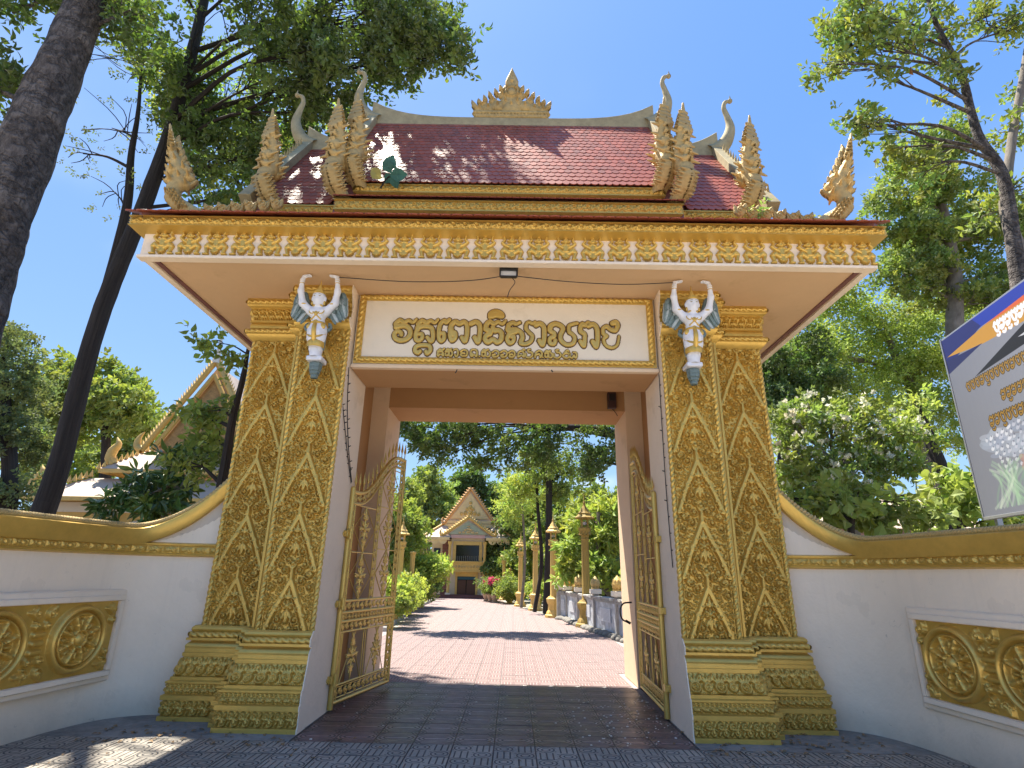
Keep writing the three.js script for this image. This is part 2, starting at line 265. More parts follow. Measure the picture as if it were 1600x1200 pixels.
const M = {
  dust: std({ map: grain([0.36, 0.31, 0.29], 0.7, 1.2, [0.8, 0.8]), roughness: 0.95 }),
  mortar: std({ map: grain([0.24, 0.20, 0.18], 0.7, 1.2, [0.8, 0.8]), roughness: 0.95 }),
  outline: std({ color: C(0.085, 0.045, 0.012), roughness: 0.6 }),
  white: std({ map: plasterMap([0.87, 0.735, 0.575]), bumpMap: bumpCoarse, bumpScale: 0.012, roughness: 0.85 }),
  peach: std({ map: plasterMap([0.68, 0.46, 0.265]), bumpMap: bumpCoarse, bumpScale: 0.006, roughness: 0.85 }),
  wall: std({ map: tex(1024, (i, j) => { const x = i & 511, y = (j >> 1) & 511, k = y * 512 + x, v = j / 1024; let t = 0.92 + 0.1 * N1[k] + 0.04 * (N2[k] - 0.5);
    const splash = Math.max(0, 1 - (v - 0.03) / (0.06 + 0.20 * N1[(40 * 512) + x])) * (0.25 + 0.5 * N3[k]), run = Math.max(0, N2[(7 * 512) + x] - 0.56) * 2.2 * Math.max(0, N1[((j >> 2) & 511) * 512 + x] - 0.35) * Math.min(1, v * 1.3), patch = N3[((j >> 1) & 511) * 512 + ((i + 130) & 511)] > 0.66 ? 0.05 : 0, crack = Math.max(0, 1 - Math.abs(N1[k] - 0.44) * 260) * (N3[((y + 77) & 511) * 512 + x] > 0.56 ? 0.35 : 0);
    t *= 1 - patch; const d = Math.min(0.7, Math.max(0, splash) * 0.9 + run * 0.95 + crack * 1.3); return mix([0.87 * t, 0.735 * t, 0.575 * t], [0.30, 0.25, 0.19], d); }, { srgb: true, rep: [0.28, 0.5] }), bumpMap: tex(512, (i, j) => { const k = j * 512 + i; return 0.5 * N1[k] + 0.35 * N3[k] + 0.15 * N2[k]; }, { rep: [0.45, 0.45] }), bumpScale: 0.022, roughness: 0.86 }),
  tan: std({ map: plasterMap([0.45, 0.25, 0.105]), bumpMap: bumpCoarse, bumpScale: 0.006, roughness: 0.85 }),  // peach paint darkened for passage and beams; interior shade put into the colour
  pier: std({ map: plasterMap([0.74, 0.56, 0.38]), bumpMap: bumpCoarse, bumpScale: 0.006, roughness: 0.85 }),
  cream: std({ map: plasterMap([0.80, 0.73, 0.61]), bumpMap: bumpFine, bumpScale: 0.002, roughness: 0.8 }),
  gold: std({ map: grain([0.66, 0.44, 0.105], 0.8, 1.14, [0.5, 0.5]), bumpMap: bumpFine, bumpScale: 0.001, metalness: 0.5, roughness: 0.38 }),
  goldBright: std({ map: grain([0.66, 0.47, 0.13], 0.85, 1.1, [1.2, 1.2]), bumpMap: bumpFine, bumpScale: 0.002, metalness: 0.55, roughness: 0.36 }),
  goldOld: std({ map: grain([0.56, 0.405, 0.165], 0.6, 1.2, [1.0, 1.0]), bumpMap: bumpFine, bumpScale: 0.004, metalness: 0.25, roughness: 0.62 }),
  goldMetal: std({ color: C(0.68, 0.49, 0.15), metalness: 0.7, roughness: 0.38 }),
  cement: std({ map: grain([0.42, 0.355, 0.20], 0.6, 1.15, [0.6, 0.6]), bumpMap: bumpCoarse, bumpScale: 0.01, roughness: 0.85 }),
  tile: new THREE.MeshPhysicalMaterial({ map: grain([0.36, 0.078, 0.036], 0.6, 1.35, [0.7, 0.7]), roughness: 0.5, clearcoat: 0.0, clearcoatRoughness: 0.4, bumpMap: bumpFine, bumpScale: 0.002 }),
  statue: std({ color: C(0.74, 0.76, 0.82), roughness: 0.45, bumpMap: bumpFine, bumpScale: 0.001 }),
  feather: std({ map: grain([0.15, 0.205, 0.20], 0.55, 1.35, [3, 3]), roughness: 0.6 }),
  featherPale: std({ map: grain([0.42, 0.48, 0.48], 0.6, 1.2, [3, 3]), roughness: 0.6 }),
  dark: std({ color: C(0.02, 0.02, 0.022), roughness: 0.5 }),
  black: std({ color: C(0.012, 0.012, 0.014), roughness: 0.35 }),
  wire: std({ color: C(0.035, 0.03, 0.028), roughness: 0.7 }),
  lens: std({ color: C(0.6, 0.62, 0.65), roughness: 0.15, metalness: 0.3 }),
  steel: std({ color: C(0.35, 0.36, 0.38), metalness: 0.6, roughness: 0.45 }),
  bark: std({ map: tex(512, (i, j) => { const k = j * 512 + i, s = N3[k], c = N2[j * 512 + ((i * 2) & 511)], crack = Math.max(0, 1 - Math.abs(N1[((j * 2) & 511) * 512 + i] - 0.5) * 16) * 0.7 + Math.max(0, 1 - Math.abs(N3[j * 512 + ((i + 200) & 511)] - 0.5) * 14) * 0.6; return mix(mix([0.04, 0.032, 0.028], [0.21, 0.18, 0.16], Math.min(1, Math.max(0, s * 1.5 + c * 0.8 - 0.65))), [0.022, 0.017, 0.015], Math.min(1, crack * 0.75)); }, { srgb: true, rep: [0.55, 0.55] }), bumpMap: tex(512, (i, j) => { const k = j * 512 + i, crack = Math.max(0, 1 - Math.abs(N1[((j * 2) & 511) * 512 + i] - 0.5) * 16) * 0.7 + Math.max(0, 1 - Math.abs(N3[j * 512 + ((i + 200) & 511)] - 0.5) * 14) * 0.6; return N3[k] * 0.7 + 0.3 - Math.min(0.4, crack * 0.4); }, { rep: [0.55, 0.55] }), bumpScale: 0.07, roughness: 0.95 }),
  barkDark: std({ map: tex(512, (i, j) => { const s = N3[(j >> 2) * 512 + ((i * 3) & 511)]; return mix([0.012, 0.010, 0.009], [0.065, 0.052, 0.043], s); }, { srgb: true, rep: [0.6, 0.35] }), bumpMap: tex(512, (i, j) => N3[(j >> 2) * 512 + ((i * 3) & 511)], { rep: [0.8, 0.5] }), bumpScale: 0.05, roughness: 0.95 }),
  barkPale: std({ map: tex(512, (i, j) => { const k = j * 512 + i; return mix([0.09, 0.075, 0.06], [0.32, 0.28, 0.23], N3[k]); }, { srgb: true, rep: [0.7, 0.5] }), bumpMap: bumpFine, bumpScale: 0.01, roughness: 0.9 }),
  yellow: std({ map: grain([0.66, 0.44, 0.13], 0.8, 1.12, [0.8, 0.8]), roughness: 0.6, bumpMap: bumpFine, bumpScale: 0.002 }),
  yellowPale: std({ map: grain([0.72, 0.55, 0.28], 0.85, 1.1, [0.6, 0.6]), roughness: 0.7 }),
  bargeOrange: std({ color: C(0.62, 0.34, 0.13), roughness: 0.7 }),
  orange: std({ color: C(0.62, 0.26, 0.07), roughness: 0.6 }),
  hallWall: std({ map: plasterMap([0.62, 0.55, 0.42]), roughness: 0.85 }),
  maroon: std({ map: grain([0.19, 0.075, 0.07], 0.7, 1.2, [0.8, 0.8]), roughness: 0.5 }),
  glassDark: std({ color: C(0.012, 0.014, 0.018), roughness: 0.12 }),
  paleTile: std({ map: grain([0.55, 0.43, 0.33], 0.75, 1.15, [0.8, 0.8]), roughness: 0.6 }),
  marble: std({ map: grain([0.50, 0.54, 0.60], 0.62, 1.2, [0.9, 0.9], (i, k) => N3[k]), roughness: 0.4 }),
  stone: std({ map: grain([0.40, 0.39, 0.37], 0.7, 1.15, [0.9, 0.9]), roughness: 0.8, bumpMap: bumpFine, bumpScale: 0.006 }),
  rock: std({ map: grain([0.20, 0.19, 0.17], 0.5, 1.4, [1.2, 1.2]), roughness: 0.9 }),
  pink: std({ map: plasterMap([0.62, 0.40, 0.36]), roughness: 0.85 }),
  clay: std({ color: C(0.55, 0.40, 0.30), roughness: 0.8 }),
  soil: std({ map: grain([0.10, 0.075, 0.055], 0.6, 1.4, [0.7, 0.7]), roughness: 0.95 }),
  letter: std({ map: grain([0.62, 0.44, 0.12], 0.85, 1.12, [1.5, 1.5]), metalness: 0.5, roughness: 0.35 }),
};
const leafMat = (r, g, b, t = 0.42) => new THREE.MeshPhysicalMaterial({ color: C(r, g, b), roughness: 0.95, transmission: t, thickness: 0, side: THREE.DoubleSide });
const L = { deep: leafMat(0.125, 0.20, 0.03, 0.5), mid: leafMat(0.25, 0.33, 0.052, 0.5), lime: leafMat(0.37, 0.47, 0.08, 0.52), dull: leafMat(0.17, 0.22, 0.065, 0.45), white: leafMat(0.85, 0.83, 0.76, 0.3), pinkish: leafMat(0.62, 0.09, 0.20, 0.35), gloss: new THREE.MeshPhysicalMaterial({ color: C(0.11, 0.19, 0.045), roughness: 0.35, transmission: 0.25, thickness: 0, side: THREE.DoubleSide }) };
// ---------------------------------------------------------------- ground, street, paving
function sheet(name, pts, y, mat, parent = scene) {   // flat polygon, [x, z] corners
  const s = new THREE.Shape(pts.map(([x, z]) => new THREE.Vector2(x, -z))), g = new THREE.ShapeGeometry(s); g.rotateX(-Math.PI / 2); g.translate(0, y, 0); g.deleteAttribute('uv');
  const n = g.attributes.normal; for (let i = 0; i < n.count; i++) n.setXYZ(i, 0, 1, 0); boxUV(g);
  const m = mesh(name, g, mat, parent); return m;
}
structure(sheet('ground', [[-900, 900], [900, 900], [900, -900], [-900, -900]], -0.03, M.soil));
const concrete = std({ map: grain([0.54, 0.47, 0.38], 0.75, 1.15, [0.35, 0.35]), bumpMap: bumpCoarse, bumpScale: 0.008, roughness: 0.9 });
structure(sheet('street', [[-60, 16], [60, 16], [60, 2.9], [-60, 2.9]], -0.012, concrete));
structure(sheet('courtyard_ground', [[-3.9, -3.9], [4.4, -3.9], [7, -36], [-9, -36]], -0.010, std({ map: grain([0.40, 0.37, 0.31], 0.65, 1.12, [0.3, 0.3]), bumpMap: bumpCoarse, bumpScale: 0.01, roughness: 0.9 })));
// one tile's pressed pattern: nested rounded grooves that meet those of the next tile
function groove(u, v, kind) {
  let best = 1;
  const near = (d, w) => { best = Math.min(best, Math.abs(d) / w); };
  if (kind === 0) {          // nested ovals running across the tile
    const fx = Math.abs(u - 0.5), dx = Math.max(0, fx - 0.22), d = Math.hypot(dx, v - 0.5);
    for (const r of [0.10, 0.21, 0.32, 0.43]) near(d - r, 0.036);
    for (const [cx, cy] of [[0, 0], [1, 0], [0, 1], [1, 1]]) for (const r of [0.10, 0.19]) if (Math.hypot(u - cx, v - cy) < 0.30) near(Math.hypot(u - cx, v - cy) - r, 0.034);
  } else if (kind === 2) {     // basket weave, four bundles to a slab
    const p = (Math.floor(u * 2) + Math.floor(v * 2)) % 2, w = p ? (u * 2) % 1 : (v * 2) % 1, e = p ? (v * 2) % 1 : (u * 2) % 1;
    for (const c of [0.0, 0.25, 0.5, 0.75, 1.0]) if (e > 0.08 && e < 0.92) near(w - c, 0.055);
  } else {                    // broad strips that end in round eyes
    for (const [cx, cy] of [[0.25, 0.25], [0.75, 0.75]]) { const d = Math.hypot(u - cx, v - cy); if (d < 0.25) { near(d - 0.10, 0.024); near(d - 0.2, 0.024); } }
    if (!(Math.hypot(u - 0.25, v - 0.25) < 0.25 || Math.hypot(u - 0.75, v - 0.75) < 0.25)) for (const c of [0.1, 0.25, 0.4, 0.6, 0.75, 0.9]) near(v < 0.5 === u < 0.5 ? v - c : u - c, 0.024);
  }
  near(Math.min(u, 1 - u, v, 1 - v), 0.018);
  return Math.min(1, best);
}
function pavMaterial(kind, body, cut, rough, lo, hi, clear) {
  const n = 512, q = (i, j) => groove((i % 256) / 256, (j % 256) / 256, kind);
  const map = tex(n, (i, j) => { const k = j * n + i, g = Math.min(1, Math.max(0, (q(i, j) - 0.45) * 3)), t = lo + (hi - lo) * (N1[k] * 0.45 + N2[k] * 0.55), d = Math.max(0, N3[k] - 0.5) * 1.2; const b = mix(body.map((v) => v * t), [0.30, 0.27, 0.24], d * 0.5); return mix(cut, b, g); }, { srgb: true });
  const bump = tex(n, (i, j) => 0.85 * Math.min(1, q(i, j)) + 0.15 * N2[j * n + i]);
  const rg = tex(256, (i, j) => rough + 0.35 * (N3[(j * 2) * 512 + i * 2] - 0.45));
  return new THREE.MeshPhysicalMaterial({ map, bumpMap: bump, bumpScale: 0.012, roughnessMap: rg, roughness: 1, clearcoat: clear, clearcoatRoughness: 0.3 });
}
const TILE = 0.4;
const redPav = pavMaterial(0, [0.205, 0.125, 0.122], [0.045, 0.030, 0.030], 0.42, 0.6, 1.35, 0.1);
const redPav2 = pavMaterial(0, [0.165, 0.097, 0.096], [0.04, 0.028, 0.028], 0.38, 0.55, 1.3, 0.1);
const sunPav = pavMaterial(2, [0.20, 0.128, 0.122], [0.40, 0.36, 0.345], 0.75, 0.7, 1.25, 0);
const greyPav = pavMaterial(1, [0.34, 0.305, 0.255], [0.065, 0.065, 0.07], 0.7, 0.65, 1.25, 0);
const greyPav2 = pavMaterial(1, [0.29, 0.265, 0.225], [0.06, 0.06, 0.065], 0.7, 0.65, 1.2, 0);
// each slab carries its own quarter of the pattern sheet, so neighbours differ in tone
function slabGeo(w, qx, qz) {
  const g = new RoundedBoxGeometry(w, 0.05, w, 1, 0.0022), p = g.attributes.position, uv = new Float32Array(p.count * 2);
  for (let i = 0; i < p.count; i++) { uv[2 * i] = (p.getX(i) / w + 0.5) * 0.5 + qx * 0.5; uv[2 * i + 1] = (p.getZ(i) / w + 0.5) * 0.5 + qz * 0.5; }
  g.setAttribute('uv', new THREE.BufferAttribute(uv, 2)); return g;
}
const slabs = [[0, 0], [1, 0], [0, 1], [1, 1]].map(([a, b]) => slabGeo(TILE - 0.0022, a, b));
function paving(name, x0, x1, z0, z1, mats, bed, inside = () => true, limit = 300, bedMat = M.mortar, y = 0) {
  const floor = part(name, scene); structure(floor); const r = rng(77), rest = []; let n = 0;
  for (let z = z0 - TILE / 2; z > z1; z -= TILE) for (let x = x0 + TILE / 2; x < x1; x += TILE) {
    if (!inside(x, z)) continue; const g = slabs[Math.floor(r() * 4)], m = mats[Math.floor(r() * mats.length)], dy = y - 0.025 + (r() - 0.5) * 0.003, rx = (r() - 0.5) * 0.004, rz = (r() - 0.5) * 0.004;
    if (n++ < limit) { const s = mesh(n > 1 ? 'paving_tile_' + String(n - 1).padStart(3, '0') : 'paving_tile', g, m, floor); s.position.set(x, dy, z); s.rotation.set(rx, 0, rz); }
    else rest.push(place(g.clone(), x, dy, z));
  }
  if (rest.length) stuff(mesh('paving_field', rest, mats[0], floor));
  if (bed) { const b = sheet('paving_bed', bed, y - 0.006, bedMat, floor); }
  return floor;
}
paving('passage_floor', -2.0, 2.0, 0.44, -2.76, [redPav, redPav2, redPav], [[-2.1, 0.44], [2.1, 0.44], [2.1, -2.7], [-2.1, -2.7]]);
paving('courtyard_path', -3.2, 3.2, -2.78, -10.78, [sunPav], [[-3.4, -2.7], [3.4, -2.7], [3.0, -10.8], [-3.5, -10.8]], (x, z) => z < -3.95 ? x > -3.3 && x < 2.95 : Math.abs(x) < 2.0, 290, M.dust);
{
  const far = std({ map: sunPav.map.clone(), roughness: 0.85 }); far.map.repeat.set(1.25, 1.25); far.map.needsUpdate = true;
  structure(sheet('far_path', [[-3.2, -10.8], [2.8, -10.8], [2.2, -15.4], [0.1, -25.7], [-0.9, -33.2], [-4.9, -33.2], [-4.4, -29], [-4.15, -18.9]], -0.004, far));
}
paving('forecourt', -5.6, 5.6, 2.44, 0.44, [greyPav, greyPav2, greyPav], [[-6, 2.5], [6, 2.5], [6, -0.9], [-6, -0.9]], (x, z) => Math.abs(x) < 4.9);
{ // rough concrete between the paving and the walls
  const mort = std({ map: grain([0.24, 0.23, 0.21], 0.6, 1.35, [0.8, 0.8]), bumpMap: bumpCoarse, bumpScale: 0.02, roughness: 0.95 });
  structure(sheet('wall_apron', [[-5, 0.44], [-2.02, 0.44], [-2.02, -0.9], [-5, -0.9]], 0.0, mort)); structure(sheet('wall_apron', [[2.02, 0.44], [5, 0.44], [5, -0.9], [2.02, -0.9]], 0.0, mort));
}
structure(mesh('path_kerb', (() => { const out = []; for (const [a, b] of [[[-3.42, -10.3], [-4.2, -18.9]], [[-4.2, -18.9], [-4.55, -29.5]]]) { const n = 16; for (let i = 0; i < n; i++) { const t = (i + 0.5) / n, g = bx(-0.07, 0, -0.3, 0.07, 0.13, 0.3, 0.015); place(g, a[0] + (b[0] - a[0]) * t, -0.02, a[1] + (b[1] - a[1]) * t, Math.atan2(b[0] - a[0], b[1] - a[1]), 0); out.push(g); } } return out; })(), M.stone, scene));
// ---------------------------------------------------------------- the temple gateway
const gate = thing('temple_gateway', 'golden carved gateway with white wall faces and a tiered red tile roof', 'gateway');
// ---- carving patterns
const rr = rng(5);
const shaftRelief = (w, h, P = 0.73, first = 0.52) => {
  const R = new Relief(w, h, 0.0065), mid = w / 2, H = 0.05;
  const both = (f) => { f(1); f(-1); };
  for (let q = -1; q < Math.ceil(h / P) + 1; q++) {
    const y0 = first + q * P;   // tip of the pointed band
    const X = (t) => t * (mid - 0.035), band = (s) => [[mid, y0], [mid + s * X(0.30), y0 - 0.17], [mid + s * X(0.62), y0 - 0.36], [mid + s * X(1.0), y0 - 0.62]];
    both((s) => R.path(band(s), 0.032, 0.027, H * 0.95, 0.3));
    both((s) => R.path(band(s).map(([x, y], i) => [x - s * (i ? 0.05 : 0), y - (i ? 0.016 : 0.085)]), 0.008, 0.008, H * 0.75));
    // stem and bud above the tip
    R.leaf(mid, y0 - 0.02, Math.PI / 2, 0.21, 0.026, H * 1.15); both((s) => R.leaf(mid + s * 0.004, y0 + 0.12, Math.PI / 2 - s * 0.55, 0.10, 0.016, H)); R.dot(mid, y0 + 0.19, 0.03, H * 1.1);
    // figure under the band: rosette, crown, garland
    const yc = y0 - 0.27;
    R.dot(mid, yc, 0.034, H * 1.35); for (let k = 0; k < 6; k++) R.dot(mid + 0.043 * Math.cos(k * 1.047 + 0.52), yc + 0.043 * Math.sin(k * 1.047 + 0.52), 0.021, H * 1.05);
    R.path([...Array(9)].map((_, k) => [mid + 0.085 * Math.cos(k / 8 * Math.PI), yc + 0.025 + 0.075 * Math.sin(k / 8 * Math.PI)]), 0.010, 0.010, H);
    R.leaf(mid, yc + 0.06, Math.PI / 2, 0.12, 0.024, H * 1.1); both((s) => { R.leaf(mid + s * 0.012, yc + 0.07, Math.PI / 2 - s * 0.5, 0.09, 0.015, H); R.leaf(mid + s * 0.02, yc - 0.05, -Math.PI / 2 + s * 0.3, 0.11, 0.02, H); });
    R.leaf(mid, yc - 0.03, -Math.PI / 2, 0.17, 0.032, H * 1.1);
    // scrolls in mirrored pairs
    both((s) => {
      const c = (x, y, r, a, t, d, k = 0.0108) => { if (x > 0.03 && x < mid - 0.02) R.curl(mid + s * x, y, r, s > 0 ? a : Math.PI - a, t, s * d, k, H); };
      c(0.12, yc - 0.02, 0.050, 1.6, 1.5, -1); c(0.10, yc - 0.145, 0.054, 2.2, 1.5, 1); c(0.19, yc - 0.105, 0.042, 0.4, 1.4, -1); c(0.055, yc - 0.235, 0.042, 1.2, 1.4, -1); c(0.20, yc - 0.215, 0.052, 2.6, 1.5, 1); c(0.135, yc - 0.29, 0.044, 0.9, 1.4, -1); c(0.245, yc - 0.315, 0.042, 1.9, 1.4, 1); c(0.205, yc - 0.395, 0.036, 2.5, 1.3, -1); c(0.085, yc + 0.085, 0.028, 2.5, 1.2, -1);
      // outside the band
      c(0.125, y0 - 0.005, 0.052, 2.4, 1.5, 1); c(0.08, y0 + 0.115, 0.048, 0.2, 1.5, -1); c(0.215, y0 - 0.075, 0.048, 1.0, 1.5, -1); c(0.19, y0 + 0.065, 0.048, 3.0, 1.5, 1); c(0.268, y0 - 0.18, 0.036, 1.6, 1.4, 1); c(0.27, y0 + 0.02, 0.034, 0.5, 1.4, -1); c(0.262, y0 - 0.29, 0.032, 2.6, 1.3, -1); c(0.25, y0 + 0.13, 0.038, 2.2, 1.3, 1);
    });
  }
  // small leaves and beads fill what is left
  for (let n = 0; n < 4500; n++) {
    const x = 0.012 + rr() * (mid - 0.02), y = rr() * h, r = 0.008 + rr() * 0.010; let free = true;
    for (let k = 0; k < 8 && free; k++) { const u = mid - x + r * Math.cos(k * 0.785) * 1.1, v = y + r * Math.sin(k * 0.785) * 1.1; if (v < 0 || v > h || u < 0.004 || R.at(u, v) > H * 0.12) free = false; }
    if (!free || R.at(mid - x, y) > H * 0.2) continue;
    const a = rr() * 6.28; if (rr() < 0.45) both((s) => R.dot(mid + s * x, y, r, H * 0.6)); else both((s) => R.leaf(mid + s * (x - r * Math.cos(a) * 0.9), y - r * Math.sin(a) * 0.9, s > 0 ? a : Math.PI - a, r * 2, r * 0.62, H * 0.65));
  }
  return R;
};
const lotusR = (() => { const R = new Relief(0.24, 0.2, 0.005, true);
  for (const [x, k] of [[0.06, 1], [0.18, 0.72]]) {
    R.ring(x, 0.062, 0.047 * k, 0.012, 0.026); R.ring(x, 0.068, 0.026 * k, 0.008, 0.022); R.dot(x, 0.066, 0.018 * k, 0.03);
    for (let a = -2; a <= 2; a++) R.leaf(x + a * 0.012 * k, 0.105, Math.PI / 2 - a * 0.42, 0.085, 0.014, 0.028 - Math.abs(a) * 0.003); R.dot(x - 0.035 * k, 0.108, 0.013, 0.024); R.dot(x + 0.035 * k, 0.108, 0.013, 0.024);
  }
  R.leaf(0, 0.19, -Math.PI / 2, 0.09, 0.015, 0.024); R.leaf(0.12, 0.19, -Math.PI / 2, 0.09, 0.015, 0.024); for (let i = 0; i < 12; i++) R.dot(0.01 + i * 0.02, 0.008, 0.008, 0.014); return R; })();
const scrollR = (() => { const R = new Relief(0.135, 0.155, 0.005, true);
  R.curl(0.045, 0.105, 0.038, 3.6, 1.5, -1, 0.010, 0.026); R.curl(0.09, 0.047, 0.038, 0.5, 1.5, -1, 0.010, 0.026); R.path([[0.006, 0.09], [0.05, 0.072], [0.09, 0.084], [0.132, 0.066]], 0.010, 0.010, 0.026); R.leaf(0.09, 0.09, 0.9, 0.06, 0.017, 0.026); R.leaf(0.045, 0.062, 4.0, 0.06, 0.017, 0.026); R.dot(0.11, 0.13, 0.012, 0.022); R.dot(0.022, 0.022, 0.012, 0.022); return R; })();
const beadR = (() => { const R = new Relief(0.1, 0.1, 0.005, true); R.dot(0.025, 0.085, 0.013, 0.02); R.dot(0.075, 0.085, 0.013, 0.02); R.curl(0.03, 0.04, 0.024, 2.8, 1.2, -1, 0.008, 0.022); R.curl(0.078, 0.036, 0.022, 0.4, 1.2, 1, 0.008, 0.022); R.leaf(0.05, 0.01, 1.57, 0.06, 0.012, 0.022); R.dot(0.0, 0.02, 0.012, 0.02); return R; })();
const leafR = (() => { const R = new Relief(0.22, 0.17, 0.005, true);
  for (const x of [0.055, 0.165]) { R.dot(x, 0.115, 0.026, 0.038); for (let k = 0; k < 7; k++) R.leaf(x, 0.118, 0.3 + k * 0.42, 0.05, 0.011, 0.03); R.leaf(x - 0.018, 0.09, -1.8, 0.085, 0.016, 0.03); R.leaf(x + 0.018, 0.09, -1.34, 0.085, 0.016, 0.03); R.leaf(x, 0.09, -1.57, 0.09, 0.014, 0.034); }
  for (const x of [0, 0.11]) { R.leaf(x, 0.16, -1.57, 0.14, 0.018, 0.026); R.curl(x, 0.12, 0.022, 1.6, 1.2, 1, 0.008, 0.026); } return R; })();
const meanderR = (() => { const R = new Relief(0.17, 0.115, 0.006, true); R.curl(0.042, 0.06, 0.036, 2.6, 1.4, -1, 0.0095, 0.020); R.curl(0.127, 0.055, 0.036, 5.7, 1.4, -1, 0.0095, 0.020); R.path([[0, 0.03], [0.05, 0.02], [0.085, 0.055], [0.12, 0.095], [0.17, 0.09]], 0.009, 0.009, 0.02); R.leaf(0.06, 0.095, 0.3, 0.05, 0.012, 0.018); R.leaf(0.14, 0.02, 3.4, 0.05, 0.012, 0.018); for (let i = 0; i < 6; i++) { R.dot(0.014 + i * 0.0283, 0.108, 0.008, 0.01); R.dot(0.014 + i * 0.0283, 0.006, 0.008, 0.01); } return R; })();

const frontR = shaftRelief(0.60, 3.64), outerR = shaftRelief(0.62, 3.62), stripR = (() => { const R = new Relief(0.06, 0.16, 0.005); R.curl(0.03, 0.04, 0.02, 0, 1.3, 1, 0.007, 0.016); R.curl(0.03, 0.115, 0.02, 3, 1.3, -1, 0.007, 0.016); R.leaf(0.03, 0.06, 1.57, 0.05, 0.012, 0.016); return R; })();
const frontG = frontR.geo(), outerG = outerR.geo();
const YB = 0.958, YT = 4.60, YE = 5.2;      // top of base, top of shaft, ceiling
function pillar(s) {
  const p = part('pillar', gate), S = (path) => s > 0 ? path : path.map(([x, z]) => [-x, z]).reverse();
  const plan = S([[2.036, 0], [2.70, 0], [2.70, -0.2], [2.83, -0.2], [2.83, -0.416], [3.51, -0.416], [3.51, -1.5]]);
  const X = (x) => s * x;
  // plain core, its inner face is the white reveal of the passage
  mesh('pillar_core', [bx(X(2.034), 0, -0.958, X(2.698), YE - 0.002, -0.012, 0), bx(X(2.69), 0, -0.958, X(2.83), YE - 0.002, -0.21, 0), bx(X(2.82), 0, -1.5, X(3.505), YE - 0.002, -0.425, 0)], M.white, p);
  // base
  mesh('base_moulding', [sweep([[0.0, YB], [0.05, 0.958], [0.072, 0.94], [0.078, 0.918], [0.07, 0.897], [0.062, 0.89]].reverse(), plan), sweep([[0.105, 0.802], [0.105, 0.828], [0.062, 0.832], [0.062, 0.89]], plan),
    sweep([[0.10, 0.70], [0.098, 0.715], [0.104, 0.735], [0.1, 0.752], [0.085, 0.77], [0.066, 0.785], [0.06, 0.8], [0.105, 0.802]], plan), sweep([[0.10, 0.632], [0.112, 0.636], [0.112, 0.672], [0.10, 0.676], [0.10, 0.70]], plan),
    sweep([[0.19, 0.362], [0.2, 0.37], [0.2, 0.388], [0.168, 0.4], [0.168, 0.43], [0.155, 0.435]], plan), sweep([[0.2, 0.2], [0.215, 0.206], [0.215, 0.25], [0.195, 0.258], [0.19, 0.262]], plan), sweep([[0.212, -0.06], [0.212, 0.045], [0.195, 0.05]], plan)], M.gold, p);
  mesh('lotus_band', sweepRelief(lotusR, [0.15, 0.436], [0.098, 0.632], plan, 0.0065, 1.7), M.gold, p);
  mesh('scroll_band', [...sweepRelief(beadR, [0.186, 0.262], [0.186, 0.362], plan, 0.0065, 1.5), ...sweepRelief(scrollR, [0.19, 0.05], [0.19, 0.2], plan, 0.0065, 1.6)], M.gold, p);
  mesh('rope_moulding', ropesAlong(plan, 0.08, 0.858, 0.033, 0.085), M.gold, p);
  // shaft: carved panels, ropes, narrow strip
  const f = mesh('carved_panel', frontG, M.gold, p); f.position.set(s > 0 ? 2.068 : -2.668, YB, -0.008);
  const o = mesh('carved_panel', outerG, M.gold, p); o.position.set(s > 0 ? 2.865 : -3.485, YB, -0.424);
  const xr = [2.062, 2.674, 3.484], zr = [0.0, 0.0, -0.416];
  const ropes = [0, 1, 2].map((i) => rope(V(X(xr[i]), YB, zr[i] + 0.006), V(X(xr[i]), i === 2 ? YT - 0.02 : YT, zr[i] + 0.006), 0.029, 0.07));
  mesh('rope_border', ropes, M.gold, p);
  const beads = []; for (let y = YB + 0.02; y < YT; y += 0.034) beads.push(place(new THREE.IcosahedronGeometry(0.014, 1), X(2.758), y, -0.198));
  mesh('bead_strip', [bx(X(2.70), YB, -0.30, X(2.83), YT, -0.203, 0), bx(X(2.795), YB, -0.25, X(2.826), YT, -0.188, 0.004), bx(X(2.838), YB, -0.5, X(2.868), YT, -0.405, 0.004), bx(X(2.095), YB, -0.1, X(2.106), YT, 0.008, 0.003), bx(X(2.63), YB, -0.1, X(2.641), YT, 0.008, 0.003), bx(X(3.44), YB, -0.5, X(3.452), YT, -0.408, 0.003), ...beads], M.gold, p);
  mesh('scroll_strip', sweepRelief(stripR, [0.002, YB], [0.002, YT], S([[2.70, -0.2], [2.75, -0.2]]), 0.006).concat((() => { const out = []; for (let y = YB; y < YT - 0.1; y += 0.16) out.push(...sweepRelief(stripR, [0.004, y], [0.004, y + 0.16], S([[2.702, -0.2], [2.748, -0.2]]), 0.006)); return out; })()), M.gold, p);
  // side of the outer shaft
  mesh('side_panel', [bx(X(3.505), YB, -1.5, X(3.515), YT, -0.46, 0)], M.gold, p);
  // capital
  const c = plan;
  mesh('capital_moulding', [sweep([[0.0, 4.56], [0.004, 4.585], [0.02, 4.60], [0.045, 4.625], [0.07, 4.655], [0.078, 4.675]], c), sweep([[0.0, 4.75], [0.03, 4.752], [0.05, 4.775], [0.055, 4.8], [0.05, 4.83], [0.03, 4.85]], c), sweep([[0.078, 4.675], [0.09, 4.68], [0.09, 4.74], [0.0, 4.75]], c), sweep([[0.03, 4.85], [0.06, 4.855], [0.06, 4.888], [0.03, 4.892]], c), sweep([[0.075, 5.062], [0.11, 5.085], [0.118, 5.105], [0.118, 5.198], [0.0, 5.198]], c)], M.gold, p);
